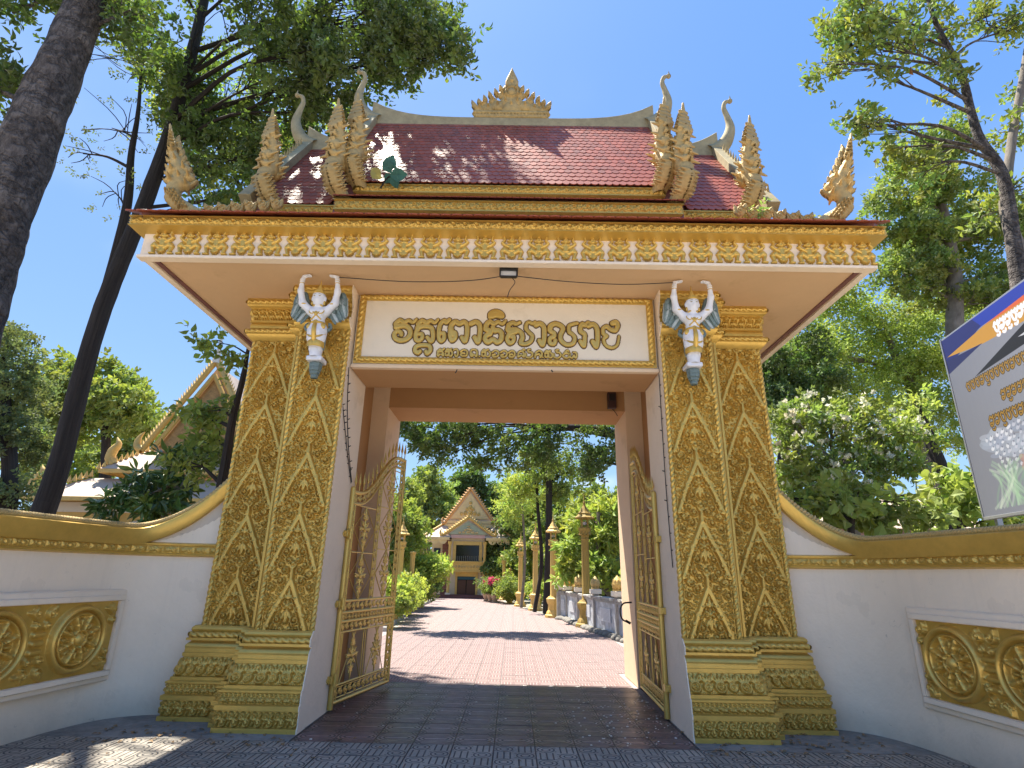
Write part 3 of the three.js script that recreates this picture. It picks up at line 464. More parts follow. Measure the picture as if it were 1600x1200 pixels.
  mesh('leaf_band', sweepRelief(leafR, [0.028, 4.892], [0.075, 5.062], c, 0.007, 1.4), M.gold, p);
  mesh('capital_rope', [...ropesAlong(c, 0.086, 4.712, 0.032, 0.075), ...ropesAlong(c, 0.112, 5.145, 0.036, 0.08)], M.gold, p);
  // end faces of base and capital towards the passage
  const face = (prof) => { const sh = new THREE.Shape(prof.map(([a, y]) => new THREE.Vector2(-a, y))); const g = new THREE.ExtrudeGeometry(sh, { depth: 0.012, bevelEnabled: false }); g.rotateY(Math.PI / 2); g.translate(s > 0 ? 2.026 : -2.038, 0, 0); g.deleteAttribute('uv'); return boxUV(g.index ? g.toNonIndexed() : g); };
  for (const q of [face([[-0.03, 0], [0.214, 0], [0.214, 0.04], [0.2, 0.05], [0.2, 0.2], [0.216, 0.206], [0.216, 0.25], [0.2, 0.262], [0.2, 0.362], [0.2, 0.388], [0.17, 0.4], [0.17, 0.43], [0.165, 0.44], [0.118, 0.63], [0.112, 0.672], [0.105, 0.735], [0.066, 0.785], [0.06, 0.8], [0.112, 0.802], [0.112, 0.885], [0.075, 0.92], [0.05, 0.956], [-0.03, 0.958]]), face([[-0.03, 4.56], [0.005, 4.585], [0.075, 4.66], [0.115, 4.68], [0.115, 4.74], [0.03, 4.752], [0.055, 4.8], [0.03, 4.85], [0.06, 4.87], [0.04, 4.9], [0.11, 5.06], [0.14, 5.11], [0.14, 5.195], [-0.03, 5.195]])]) mesh('reveal_face', q, M.white, p);
  return p;
}
pillar(-1); pillar(1);
// ---- passage: recessed side walls, back piers, beams, ceiling
for (const s of [-1, 1]) mesh('passage_wall', bx(s * 2.9, 0, -2.66, s * 2.36, YE, -0.96, 0), M.tan, gate);
for (const s of [-1, 1]) mesh('back_pier', bx(s * 3.0, 0, -3.754, s * 2.074, YE, -2.662, 0.008), M.pier, gate);
mesh('back_beam', bx(-2.36, 4.33, -3.65, 2.36, YE - 0.003, -2.70, 0.008), M.tan, gate);
mesh('ceiling', [bx(-4.47, YE, -4.3, 4.47, YE + 0.1, 0.78, 0)], M.peach, gate);
// ---- name board
{
  const b = part('name_board', gate), z = -0.155;
  mesh('board', bx(-2.02, 4.17, -0.75, 2.02, YE - 0.002, z, 0.004), M.cream, b);
  mesh('lower_lip', bx(-2.021, 4.12, z - 0.03, 2.021, 4.169, z + 0.05, 0.005), M.pier, b); mesh('beam_underside', bx(-2.02, 4.125, -0.955, 2.02, 4.168, z - 0.031, 0), M.tan, b);
  const x0 = -1.955, x1 = 1.955, y0 = 4.245, y1 = 5.155;
  mesh('rope_frame', [rope(V(x0, y0, z + 0.03), V(x1, y0, z + 0.03), 0.036, 0.08), rope(V(x0, y1, z + 0.03), V(x1, y1, z + 0.03), 0.036, 0.08), rope(V(x0, y0, z + 0.03), V(x0, y1, z + 0.03), 0.036, 0.08), rope(V(x1, y0, z + 0.03), V(x1, y1, z + 0.03), 0.036, 0.08),
    bx(x0 - 0.05, y0 - 0.05, z, x1 + 0.05, y0 + 0.045, z + 0.022, 0.004), bx(x0 - 0.05, y1 - 0.04, z, x1 + 0.05, y1 + 0.04, z + 0.022, 0.004), bx(x0 - 0.05, y0, z, x0 + 0.045, y1, z + 0.021, 0.004), bx(x1 - 0.045, y0, z, x1 + 0.05, y1, z + 0.021, 0.004)], M.gold, b);
  // lettering: each letter is a few brush strokes; coordinates on the board run right and down in its own units
  const letter = (strokes, k, ox, oy, r, deep, cell) => {
    const pts = strokes.flatMap((t) => t.p), xs = pts.map((q) => q[0]), ys = pts.map((q) => q[1]), G = r > 15 ? 1.26 : 1.1, edge = r > 15 ? 4.5 : 2.5, pad = r * 1.7, xa = Math.min(...xs) - pad, xb = Math.max(...xs) + pad, ya = Math.min(...ys) - pad, yb = Math.max(...ys) + pad;
    const R = new Relief((xb - xa) * k, (yb - ya) * k, cell);
    for (const t of strokes) { let q = t.p.map(([x, y]) => [(x - xa) * k, (yb - y) * k]); if (q.length > 2) q = new THREE.SplineCurve(q.map((w) => new THREE.Vector2(...w))).getPoints(q.length * 5).map((w) => [w.x, w.y]); R.path(q, (t.a ?? r) * G * k, (t.b ?? t.a ?? r) * G * k, deep, 0.35); }
    const m = mesh('letter', R.geo({ cut: true }), M.letter, b); m.position.set(ox - 0.065 + xa * k * 0.946, oy - yb * k, z + 0.003); m.scale.x = 0.946;
    const Q = new Relief((xb - xa) * k, (yb - ya) * k, cell); for (const t of strokes) { let q = t.p.map(([x, y]) => [(x - xa) * k, (yb - y) * k]); if (q.length > 2) q = new THREE.SplineCurve(q.map((w) => new THREE.Vector2(...w))).getPoints(q.length * 5).map((w) => [w.x, w.y]); Q.path(q, ((t.a ?? r) * G + edge) * k, ((t.b ?? t.a ?? r) * G + edge) * k, 0.010, 0.1); }
    const e = mesh('letter_edge', Q.geo({ cut: true }), M.outline, m); e.position.z = -0.001; return m;
  };
  const w = (p, a, b2) => ({ p, a, b: b2 });
  const zig = (x, wd) => w([[x, 292], [x + wd * 0.18, 252], [x + wd * 0.42, 274], [x + wd * 0.62, 252], [x + wd * 0.84, 274], [x + wd, 240]], 25, 15);
  const K = 0.001352, OX = -1.895, OY = 5.165, A = (...q) => letter(q, K, OX, OY, 24, 0.028, 0.0062);
  A(zig(372, 215), w([[376, 292], [374, 330]], 22), w([[385, 322], [470, 312], [525, 350], [532, 410], [495, 458], [430, 470], [378, 445], [368, 398], [398, 372], [436, 388], [440, 410]], 27, 20));
  A(zig(610, 205), w([[606, 330], [680, 312], [750, 330], [772, 385], [772, 455], [752, 475], [715, 432]], 25, 20), w([[612, 330], [595, 395], [598, 450], [628, 470], [662, 440], [655, 398], [630, 402]], 25, 18), w([[628, 602], [600, 580], [606, 536], [665, 518], [740, 524], [756, 570], [728, 606], [712, 585]], 22, 20), w([[628, 602], [648, 585]], 20));
  A(w([[934, 240], [905, 268], [880, 248], [842, 290], [832, 370], [840, 445], [866, 472], [890, 440], [888, 390], [868, 388]], 22, 20));
  A(w([[975, 400], [960, 360], [960, 300], [1000, 258], [1045, 280], [1092, 258], [1126, 300], [1128, 400], [1112, 468], [1078, 428]], 26, 22), w([[962, 340], [952, 400], [974, 462], [1008, 432], [1004, 380], [985, 372]], 23, 20));
  A(w([[1166, 278], [1220, 256], [1262, 296], [1264, 400], [1248, 476], [1212, 424]], 25, 22));
  A(zig(1325, 205), w([[1328, 300], [1325, 335], [1365, 350], [1372, 385], [1335, 402], [1322, 440], [1352, 474], [1404, 445], [1450, 474], [1490, 440], [1492, 375], [1456, 342], [1420, 352], [1400, 315]], 25, 24), w([[1368, 198], [1372, 160], [1425, 138], [1480, 158], [1492, 190], [1430, 182], [1385, 196]], 24));
  const X2 = (q) => ({ ...q, p: q.p.map(([x, y]) => [x * 1.0417 + 1466.7, y * 1.0417]) }), B = (...q) => A(...q.map(X2));
  B(w([[92, 290], [98, 268], [140, 246], [165, 262], [205, 244]], 24, 18), w([[92, 300], [92, 330], [160, 318], [220, 350], [236, 400], [220, 455], [265, 468], [318, 440], [335, 385], [300, 345], [272, 310], [275, 262], [300, 240], [338, 256], [362, 238]], 25, 16), w([[165, 345], [105, 365], [84, 420], [110, 462], [145, 440], [150, 395], [125, 398]], 24, 18));
  B(w([[372, 268], [412, 252], [452, 292], [455, 400], [438, 474], [406, 430]], 25, 22));
  B(w([[512, 318], [520, 275], [572, 252], [630, 276], [645, 310], [620, 365], [625, 425], [680, 468], [745, 452], [762, 395], [735, 355], [706, 335], [706, 275], [740, 255], [790, 242]], 25, 17), w([[520, 290], [516, 330], [555, 352], [552, 385], [514, 405], [515, 455], [552, 462], [568, 425]], 23, 20));
  B(w([[902, 240], [868, 262], [842, 250], [822, 285], [824, 330], [860, 352], [862, 400], [852, 478], [818, 430]], 24, 20));
  B(w([[905, 268], [950, 252], [988, 292], [992, 400], [975, 482], [942, 430]], 25, 22));
  B(w([[1148, 238], [1185, 226], [1198, 262], [1172, 312], [1120, 300], [1088, 270], [1050, 300], [1052, 350], [1085, 372], [1052, 405], [1070, 465], [1130, 492], [1185, 462], [1205, 395], [1208, 372]], 25, 12));
  // second, small line
  const D = (x, ...q) => letter(q.map((p) => w(p.map(([u, v]) => [x + u, 540 + v]))), K, OX, OY, 11.5, 0.02, 0.0055);
  D(828, [[4, 40], [30, 16], [50, 28], [72, 10]], [[8, 45], [45, 40], [65, 60], [66, 88], [50, 70]], [[10, 45], [4, 75], [14, 90], [28, 72]]);
  D(912, [[4, 40], [22, 14], [44, 22], [60, 12]], [[8, 42], [40, 40], [30, 76], [10, 82], [4, 62]], [[40, 42], [45, 82], [68, 86], [74, 50], [62, 34]]);
  D(994, [[6, 22], [32, 14], [50, 36], [48, 80], [30, 92], [22, 72]]);
  D(1068, [[4, 40], [30, 20], [62, 24], [74, 50], [62, 82], [30, 86], [6, 72], [20, 55], [46, 58]]);
  D(1172, [[6, 45], [12, 22], [34, 14], [62, 22], [72, 50], [66, 88], [48, 72]], [[10, 50], [6, 80], [26, 86], [28, 62]]);
  D(1262, [[4, 84], [8, 86]]);
  D(1290, [[4, 40], [22, 14], [44, 22], [66, 12]], [[8, 42], [40, 40], [34, 76], [10, 82], [4, 62]], [[40, 42], [48, 82], [78, 86], [92, 50], [80, 34]]);
  for (const x of [1396, 1482]) D(x, [[6, 40], [34, 22], [64, 30], [72, 58], [56, 84], [20, 88], [10, 70], [34, 62]]);
  D(1566, [[6, 42], [34, 22], [64, 32], [70, 60], [50, 86], [16, 86], [20, 62], [44, 60]]);
  D(1664, [[6, 84], [10, 40], [36, 24], [64, 40], [66, 84], [40, 66], [10, 84]], [[50, 20], [62, 4], [76, 10]]);
  D(1742, [[6, 50], [10, 82], [46, 90], [76, 66], [70, 34], [40, 30], [30, 8], [52, 2]]);
  D(1842, [[4, 88], [12, 40], [44, 16], [72, 30], [74, 60], [58, 88]], [[16, 60], [44, 50], [56, 66]]);
  D(1920, [[4, 84], [8, 86]]);
  D(1944, [[4, 40], [22, 14], [44, 22], [60, 12]], [[8, 42], [40, 40], [30, 76], [10, 82], [4, 62]], [[40, 42], [45, 82], [72, 86], [80, 50], [64, 34]]);
  D(2034, [[6, 50], [10, 82], [46, 90], [76, 66], [70, 34], [40, 30], [30, 8], [52, 2]]);
  D(2124, [[6, 60], [28, 84], [60, 86], [78, 60], [60, 36], [36, 40]], [[20, 50], [50, 10], [70, 14]]);
  D(2200, [[6, 40], [10, 76], [30, 86], [48, 60], [64, 86], [78, 60], [70, 30], [44, 26]]);
}
// ---- eaves: white frieze with crouching figures, gilt cornice
const frz = part('frieze', gate);
{
  mesh('frieze_band', [bx(-4.47, YE - 0.03, 0.70, 4.47, 5.56, 0.80, 0.004), bx(-4.485, YE - 0.045, 0.72, 4.485, YE - 0.005, 0.835, 0.005), bx(-4.47, YE - 0.03, -4.3, -4.38, 5.56, 0.70, 0.004), bx(4.38, YE - 0.03, -4.3, 4.47, 5.56, 0.70, 0.004), bx(-4.47, YE - 0.03, -4.4, 4.47, 5.56, -4.3, 0.004)], M.white, frz);
  for (const s of [-1, 1]) mesh('soffit_groove', bx(s * 4.30, YE - 0.018, -4.2, s * 4.36, YE + 0.02, 0.70, 0.004), M.maroon, frz);
  const R = new Relief(0.30, 0.335, 0.0048), m = 0.15, H = 0.05;
  for (const s of [1, -1]) {
    R.path([[m + s * 0.03, 0.175], [m + s * 0.085, 0.205], [m + s * 0.115, 0.235]], 0.026, 0.021, H * 0.85); R.path([[m + s * 0.115, 0.235], [m + s * 0.085, 0.275], [m + s * 0.10, 0.318]], 0.019, 0.015, H * 0.9); R.line(m + s * 0.09, 0.322, m + s * 0.14, 0.325, 0.013, 0.009, H * 0.8);
    R.path([[m + s * 0.035, 0.10], [m + s * 0.09, 0.145], [m + s * 0.112, 0.118]], 0.036, 0.034, H * 0.95); R.path([[m + s * 0.118, 0.115], [m + s * 0.105, 0.06], [m + s * 0.10, 0.03]], 0.028, 0.02, H * 0.8); R.line(m + s * 0.09, 0.022, m + s * 0.138, 0.018, 0.018, 0.013, H * 0.75);
    for (let k = 0; k < 3; k++) R.leaf(m + s * 0.008, 0.115, -1.57 + s * (0.12 + k * 0.2), 0.115 - k * 0.01, 0.013, H * 0.8); R.dot(m + s * 0.046, 0.262, 0.016, H * 0.8);
  }
  R.line(m, 0.185, m, 0.12, 0.05, 0.038, H); R.dot(m, 0.262, 0.043, H * 1.15); R.dot(m, 0.246, 0.028, H * 1.25); R.dot(m - 0.018, 0.272, 0.01, H * 1.3); R.dot(m + 0.018, 0.272, 0.01, H * 1.3); R.leaf(m, 0.262, Math.PI / 2, 0.07, 0.03, H * 0.9); R.line(m - 0.045, 0.205, m + 0.045, 0.205, 0.011, 0.011, H * 1.1); R.leaf(m, 0.12, -1.57, 0.12, 0.018, H * 0.95); R.line(m - 0.04, 0.112, m + 0.04, 0.112, 0.01, 0.01, H * 1.08);
  const g = R.geo({ cut: true });
  for (let i = 0; i < 27; i++) { const f = mesh(i ? 'frieze_figure_' + String(i).padStart(3, '0') : 'frieze_figure', g, M.gold, frz); f.position.set(-4.36 + i * 0.3295 - 0.0, YE + 0.005, 0.8); f.rotation.z = Math.sin(i * 12.9) * 0.01; }
  const ring = [[-4.47, -4.4], [-4.47, 0.8], [4.47, 0.8], [4.47, -4.4]];
  mesh('cornice', [sweep([[0.0, 5.50], [0.10, 5.535], [0.125, 5.54]], ring), sweep([[0.125, 5.54], [0.14, 5.545], [0.14, 5.556], [0.125, 5.56]], ring), sweep([[0.125, 5.655], [0.145, 5.66], [0.145, 5.675], [0, 5.68]], ring)], M.gold, frz);
  mesh('cornice_scrolls', sweepRelief(meanderR, [0.125, 5.56], [0.13, 5.655], ring, 0.01, 1.8), M.gold, frz);
}
// ---- roof
const roof = part('roof', gate);
const tileGeo = (() => {   // fish-scale tile, hangs from the origin down the slope (-y), faces +z
  const s = new THREE.Shape(), w = 0.052; s.moveTo(-w, 0.14); s.lineTo(-w, -0.045); s.quadraticCurveTo(-w * 0.8, -0.085, 0, -0.10); s.quadraticCurveTo(w * 0.8, -0.085, w, -0.045); s.lineTo(w, 0.14);
  const g = new THREE.ExtrudeGeometry(s, { depth: 0.014, bevelEnabled: false, curveSegments: 3 }); g.deleteAttribute('uv'); return boxUV(g.index ? g.toNonIndexed() : g);
})();
let tileCount = 0;
function slope(x0, x1, yA, zA, yB, zB, pitchX, rows, own, skip = () => false, name = 'tile_field') {   // A = eave, B = top
  const L = Math.hypot(yB - yA, zB - zA), ang = Math.atan2(zB - zA, yB - yA), n = Math.round((x1 - x0) / pitchX), r = rng(31 + rows), put = [], q = new THREE.Quaternion(), m4 = new THREE.Matrix4();
  for (let j = rows - 1; j >= 0; j--) for (let i = 0; i < n + (j % 2); i++) {
    const x = x0 + (i + (j % 2 ? 0 : 0.5)) * (x1 - x0) / n, t = (j + 0.35) / rows; if (skip(x, j)) continue;
    const y = yA + (yB - yA) * t, z = zA + (zB - zA) * t;
    q.setFromEuler(new THREE.Euler(ang - 0.05 + (r() - 0.5) * 0.03, (r() - 0.5) * 0.03, (r() - 0.5) * 0.05, 'XYZ'));
    const sc = (x1 - x0) / n / 0.106; m4.compose(V(x, y, z + 0.004), q, V(sc, sc * 1.05, 1));
    if (j < own && tileCount < 300) { const t2 = mesh(tileCount ? 'roof_tile_' + String(tileCount).padStart(3, '0') : 'roof_tile', tileGeo, M.tile, roof); t2.applyMatrix4(m4); tileCount++; } else put.push(m4.clone());
  }
  if (put.length) { const im = new THREE.InstancedMesh(tileGeo, M.tile, put.length); put.forEach((m, i) => { im.setMatrixAt(i, m); const t = 0.72 + r() * 0.5, w = (r() - 0.5) * 0.16; im.setColorAt(i, new THREE.Color().setRGB(t * (1 + w), t, t * (1 - w))); }); im.name = name; im.castShadow = im.receiveShadow = true; roof.add(stuff(im)); }
}
const prismX = (x0, x1, pts) => { const g = new THREE.ExtrudeGeometry(new THREE.Shape(pts.map(([z, y]) => new THREE.Vector2(-z, y))), { depth: x1 - x0, bevelEnabled: false }); g.rotateY(Math.PI / 2); g.translate(x0, 0, 0); g.deleteAttribute('uv'); return boxUV(g.index ? g.toNonIndexed() : g); };
const ZR = -1.9;
mesh('roof_body', [prismX(-4.55, 4.55, [[0.93, 5.66], [0.1, 6.2], [-3.9, 6.2], [-4.5, 5.66]]), prismX(-2.5, 2.5, [[0.0, 6.1], [0.0, 6.64], [-0.3, 6.9], [-3.5, 6.9], [-3.8, 6.64], [-3.8, 6.1]]), prismX(-2.62, 2.62, [[-0.3, 6.9], [-0.3, 7.14], [ZR, 9.76], [-3.5, 7.14], [-3.5, 6.9]]), prismX(-3.78, 3.78, [[-0.2, 6.2], [-0.28, 6.72], [ZR, 9.12], [-3.5, 6.72], [-3.6, 6.2]])], M.maroon, roof);
slope(-4.6, 4.6, 5.665, 1.03, 6.28, -0.02, 0.131, 7, 1);
slope(-2.5, 2.5, 6.64, 0.09, 6.93, -0.3, 0.106, 3, 1);
slope(-2.62, 2.62, 7.15, -0.235, 9.80, ZR + 0.03, 0.106, 19, 3);
slope(-3.78, -2.64, 6.74, -0.24, 9.16, ZR + 0.03, 0.106, 18, 2); slope(2.64, 3.78, 6.74, -0.24, 9.16, ZR + 0.03, 0.106, 18, 2);
{ // gilt bands under the roof tiers
  const band = (hw, y0, y1, z) => { const ln = [[-hw, -3.5], [-hw, z], [hw, z], [hw, -3.5]]; mesh('cornice', [sweep([[-0.05, y0 - 0.16], [-0.03, y0 - 0.02], [0.02, y0], [0.02, y0 + 0.02], [0.008, y0 + 0.022]], ln), sweep([[0.008, y1 - 0.02], [0.03, y1 - 0.018], [0.03, y1], [-0.1, y1 + 0.002]], ln)], M.gold, roof); mesh('cornice_scrolls', sweepRelief(meanderR, [0.008, y0 + 0.022], [0.008, y1 - 0.02], ln, 0.011, 1.7), M.gold, roof); };
  band(2.46, 6.45, 6.62, 0.03); band(2.32, 6.98, 7.12, -0.27); band(3.60, 6.56, 6.70, -0.235);
  // ridges that rise to the ends
  const ridge = (xa, xb, y, rise, up) => { const n = 24, P = [], T = []; for (let i = 0; i <= n; i++) { const t = i / n, x = xa + (xb - xa) * t; P.push([x, y - 0.07]); T.push([x, y + 0.13 + rise(t)]); } const sh = new THREE.Shape([...P, ...T.reverse()].map(([x, yy]) => new THREE.Vector2(x, yy))); const g = new THREE.ExtrudeGeometry(sh, { depth: 0.13, bevelEnabled: true, bevelSize: 0.012, bevelThickness: 0.012, bevelSegments: 1 }); g.translate(0, 0, ZR - 0.065); g.deleteAttribute('uv'); return boxUV(g.index ? g.toNonIndexed() : g); };
  mesh('ridge', [ridge(-2.72, 2.72, 9.80, (t) => 0.36 * Math.pow(Math.abs(t - 0.5) * 2, 5)), ridge(-3.90, -2.72, 9.16, (t) => 0.36 * Math.pow(1 - t, 2.5)), ridge(2.72, 3.90, 9.16, (t) => 0.36 * Math.pow(t, 2.5))], M.cement, roof);
  // barge boards with leaf teeth, finials
  for (const s of [-1, 1]) for (const [x, yA, yB, top] of [[2.70, 7.12, 9.86, 10.12], [3.86, 6.70, 9.22, 9.5]]) {
    const brd = [], teeth = [];
    for (const [za] of [[-0.18], [-3.62]]) {
      const a = V(s * x, yA, za), b = V(s * x, yB, ZR), d = b.clone().sub(a), Ln = d.length(), g = bx(-0.09, 0, -0.11, 0.09, Ln, 0.13, 0.01); g.applyQuaternion(new THREE.Quaternion().setFromUnitVectors(V(0, 1, 0), d.clone().normalize())); g.translate(a.x, a.y, a.z); brd.push(g);
      const nrm = V(0, -d.z, d.y).normalize(); if (nrm.y < 0) nrm.negate();
      for (let i = 0; i < 17; i++) { const p = a.clone().addScaledVector(d, 0.16 + i * 0.048), c = new THREE.ConeGeometry(0.07, 0.2, 5); c.scale(0.55, 1, 1); c.applyQuaternion(new THREE.Quaternion().setFromUnitVectors(V(0, 1, 0), nrm.clone().addScaledVector(d.clone().normalize(), 0.7).normalize())); c.translate(p.x + s * 0.06, p.y + nrm.y * 0.15, p.z + nrm.z * 0.15); teeth.push(c); }
    }
    mesh('barge_board', brd, M.cement, roof); mesh('barge_leaves', teeth, M.goldOld, roof);
    const e = x + 0.02, f = [V(s * (e - 0.12), top - 0.28, ZR), V(s * (e + 0.04), top - 0.2, ZR), V(s * (e + 0.24), top + 0.05, ZR), V(s * (e + 0.33), top + 0.35, ZR), V(s * (e + 0.29), top + 0.62, ZR), V(s * (e + 0.25), top + 0.82, ZR), V(s * (e + 0.30), top + 0.96, ZR), V(s * (e + 0.40), top + 1.0, ZR)];
    mesh('chofa_finial', [limb(f, [0.16, 0.15, 0.125, 0.085, 0.055, 0.045, 0.05, 0.02], 9, 26), place(new THREE.ConeGeometry(0.03, 0.16, 6), s * (e + 0.40), top + 1.06, ZR), place(new THREE.IcosahedronGeometry(0.05, 1), s * (e + 0.39), top + 0.99, ZR)], M.cement, roof);
  }
  // crest
  const R = new Relief(1.66, 1.28, 0.0125), m = 0.83, H = 0.09; R.cap = 1.6;
  R.line(0.16, 0.06, 1.5, 0.06, 0.06, 0.06, H * 0.9, 0.5); R.line(0.12, 0.16, 1.54, 0.16, 0.05, 0.05, H * 0.8, 0.5); for (let i = 0; i < 22; i++) R.dot(0.16 + i * 0.064, 0.09, 0.028, H * 1.2);
  for (const s of [1, -1]) { for (const [x, y, r] of [[0.62, 0.27, 0.09], [0.45, 0.30, 0.11], [0.27, 0.36, 0.12], [0.12, 0.46, 0.1], [0.18, 0.62, 0.09], [0.10, 0.78, 0.075], [0.36, 0.47, 0.08], [0.54, 0.40, 0.06]]) { R.dot(m + s * x, y, r * 1.05, H * 0.75); R.curl(m + s * x, y, r * 0.72, s > 0 ? 0.5 : 2.6, 1.5, s, 0.020, H * 1.3); } for (let k = 0; k < 6; k++) R.leaf(m + s * (0.70 - k * 0.105), 0.28 + k * 0.085, Math.PI / 2 - s * 0.5, 0.15, 0.045, H); R.leaf(m + s * 0.66, 0.24, Math.PI / 2 - s * 0.55, 0.24, 0.05, H); }
  R.dot(m, 0.32, 0.16, H * 0.9); R.curl(m, 0.36, 0.11, 0, 1.6, 1, 0.022, H * 1.35); R.line(m, 0.3, m, 0.85, 0.2, 0.11, H * 0.7, 0.6); R.dot(m, 0.66, 0.11, H * 1.3); R.ring(m, 0.66, 0.12, 0.022, H * 1.2); R.leaf(m, 0.72, Math.PI / 2, 0.55, 0.13, H * 1.1); R.dot(m, 0.94, 0.07, H * 1.35);
  const c = mesh('crest', R.geo({ cut: true, two: true }), M.goldOld, roof); c.position.set(-0.86, 9.93, ZR);
  // serpent-head finials
  const naga = () => { const R = new Relief(0.82, 1.66, 0.0105), H = 0.115; R.cap = 1.5;
    R.path([[0.16, 0.03], [0.27, 0.10], [0.40, 0.18], [0.49, 0.30], [0.48, 0.44], [0.41, 0.56]], 0.115, 0.11, H); R.path([[0.41, 0.55], [0.40, 0.72], [0.44, 0.88], [0.49, 1.04], [0.53, 1.2], [0.54, 1.38], [0.56, 1.6]], 0.125, 0.012, H);
    for (const [x, y, r, d] of [[0.40, 0.64, 0.105, 1], [0.51, 0.76, 0.075, -1], [0.34, 0.80, 0.08, 1], [0.46, 0.93, 0.072, -1], [0.27, 0.66, 0.07, 1], [0.53, 0.58, 0.06, -1], [0.30, 0.52, 0.06, 1], [0.50, 1.08, 0.055, 1]]) { R.dot(x, y, r * 1.18, H * 0.9); R.curl(x, y, r * 0.86, 1 + d, 1.5, d, 0.019, H * 1.6); }
    for (let k = 0; k < 8; k++) { R.leaf(0.28 + k * 0.026, 0.50 + k * 0.105, 2.45 - k * 0.08, 0.19 - k * 0.010, 0.036, H * 0.95); R.leaf(0.30 + k * 0.024, 0.56 + k * 0.105, 2.0, 0.12, 0.026, H * 1.2); } for (let k = 0; k < 5; k++) R.leaf(0.50 + k * 0.008, 0.52 + k * 0.125, 0.55 + k * 0.1, 0.16 - k * 0.012, 0.032, H * 0.95);
    for (let j = 0; j < 6; j++) for (let i = 0; i < 3; i++) R.dot(0.28 + i * 0.055 + j * 0.036, 0.10 + j * 0.052, 0.030, H * 1.5); for (let k = 0; k < 5; k++) R.ring(0.51 + k * 0.008, 1.14 + k * 0.075, 0.055 - k * 0.009, 0.013, H * (1.2 - k * 0.13));
    R.leaf(0.16, 0.05, 2.7, 0.14, 0.05, H);
    const g = R.geo({ cut: true, two: true }); g.translate(-0.38, 0, 0); return g; };
  const ng = naga(), at = (x, y, z, ry, k = 1, mat = M.goldOld) => { const n = mesh('naga_finial', ng, mat, roof); n.position.set(x, y, z); n.rotation.y = ry; n.scale.set(k * 0.95, k, k * 1.05); return n; };
  for (const s of [-1, 1]) {
    at(s * 4.36, 6.03, 0.42, s > 0 ? -0.35 : Math.PI + 0.35, 0.9).rotation.z = -0.16;
    at(s * 2.30, 7.02, -0.12, s > 0 ? -1.25 : Math.PI + 1.25, 0.96); at(s * 2.52, 6.74, 0.02, s > 0 ? -1.2 : Math.PI + 1.2, 0.98); at(s * 3.55, 6.66, -0.12, s > 0 ? -1.15 : Math.PI + 1.15, 0.98);
    // hip ornaments
    const R = new Relief(0.3, 0.3, 0.012); R.dot(0.14, 0.12, 0.11, 0.05); R.leaf(0.1, 0.05, 1.9, 0.24, 0.07, 0.05); R.curl(0.15, 0.12, 0.08, 0, 1.5, 1, 0.02, 0.07); R.leaf(0.2, 0.14, 0.9, 0.13, 0.05, 0.05); const hg = R.geo({ cut: true, two: true }); hg.translate(-0.15, 0, 0);
    for (let i = 0; i < 6; i++) { const h = mesh('hip_ornament', hg, M.goldOld, roof); h.position.set(s * (4.02 - i * 0.165), 6.08 + i * 0.04 - 0.02, 0.36 - i * 0.02); h.rotation.y = s > 0 ? -0.5 : Math.PI + 0.5; h.scale.set(0.62, 0.78, 0.9); }
    mesh('hip_ridge', bar(V(s * 4.5, 5.70, 0.92), V(s * 3.2, 6.42, -0.25), 0.07, 8), M.maroon, roof);
  }
}
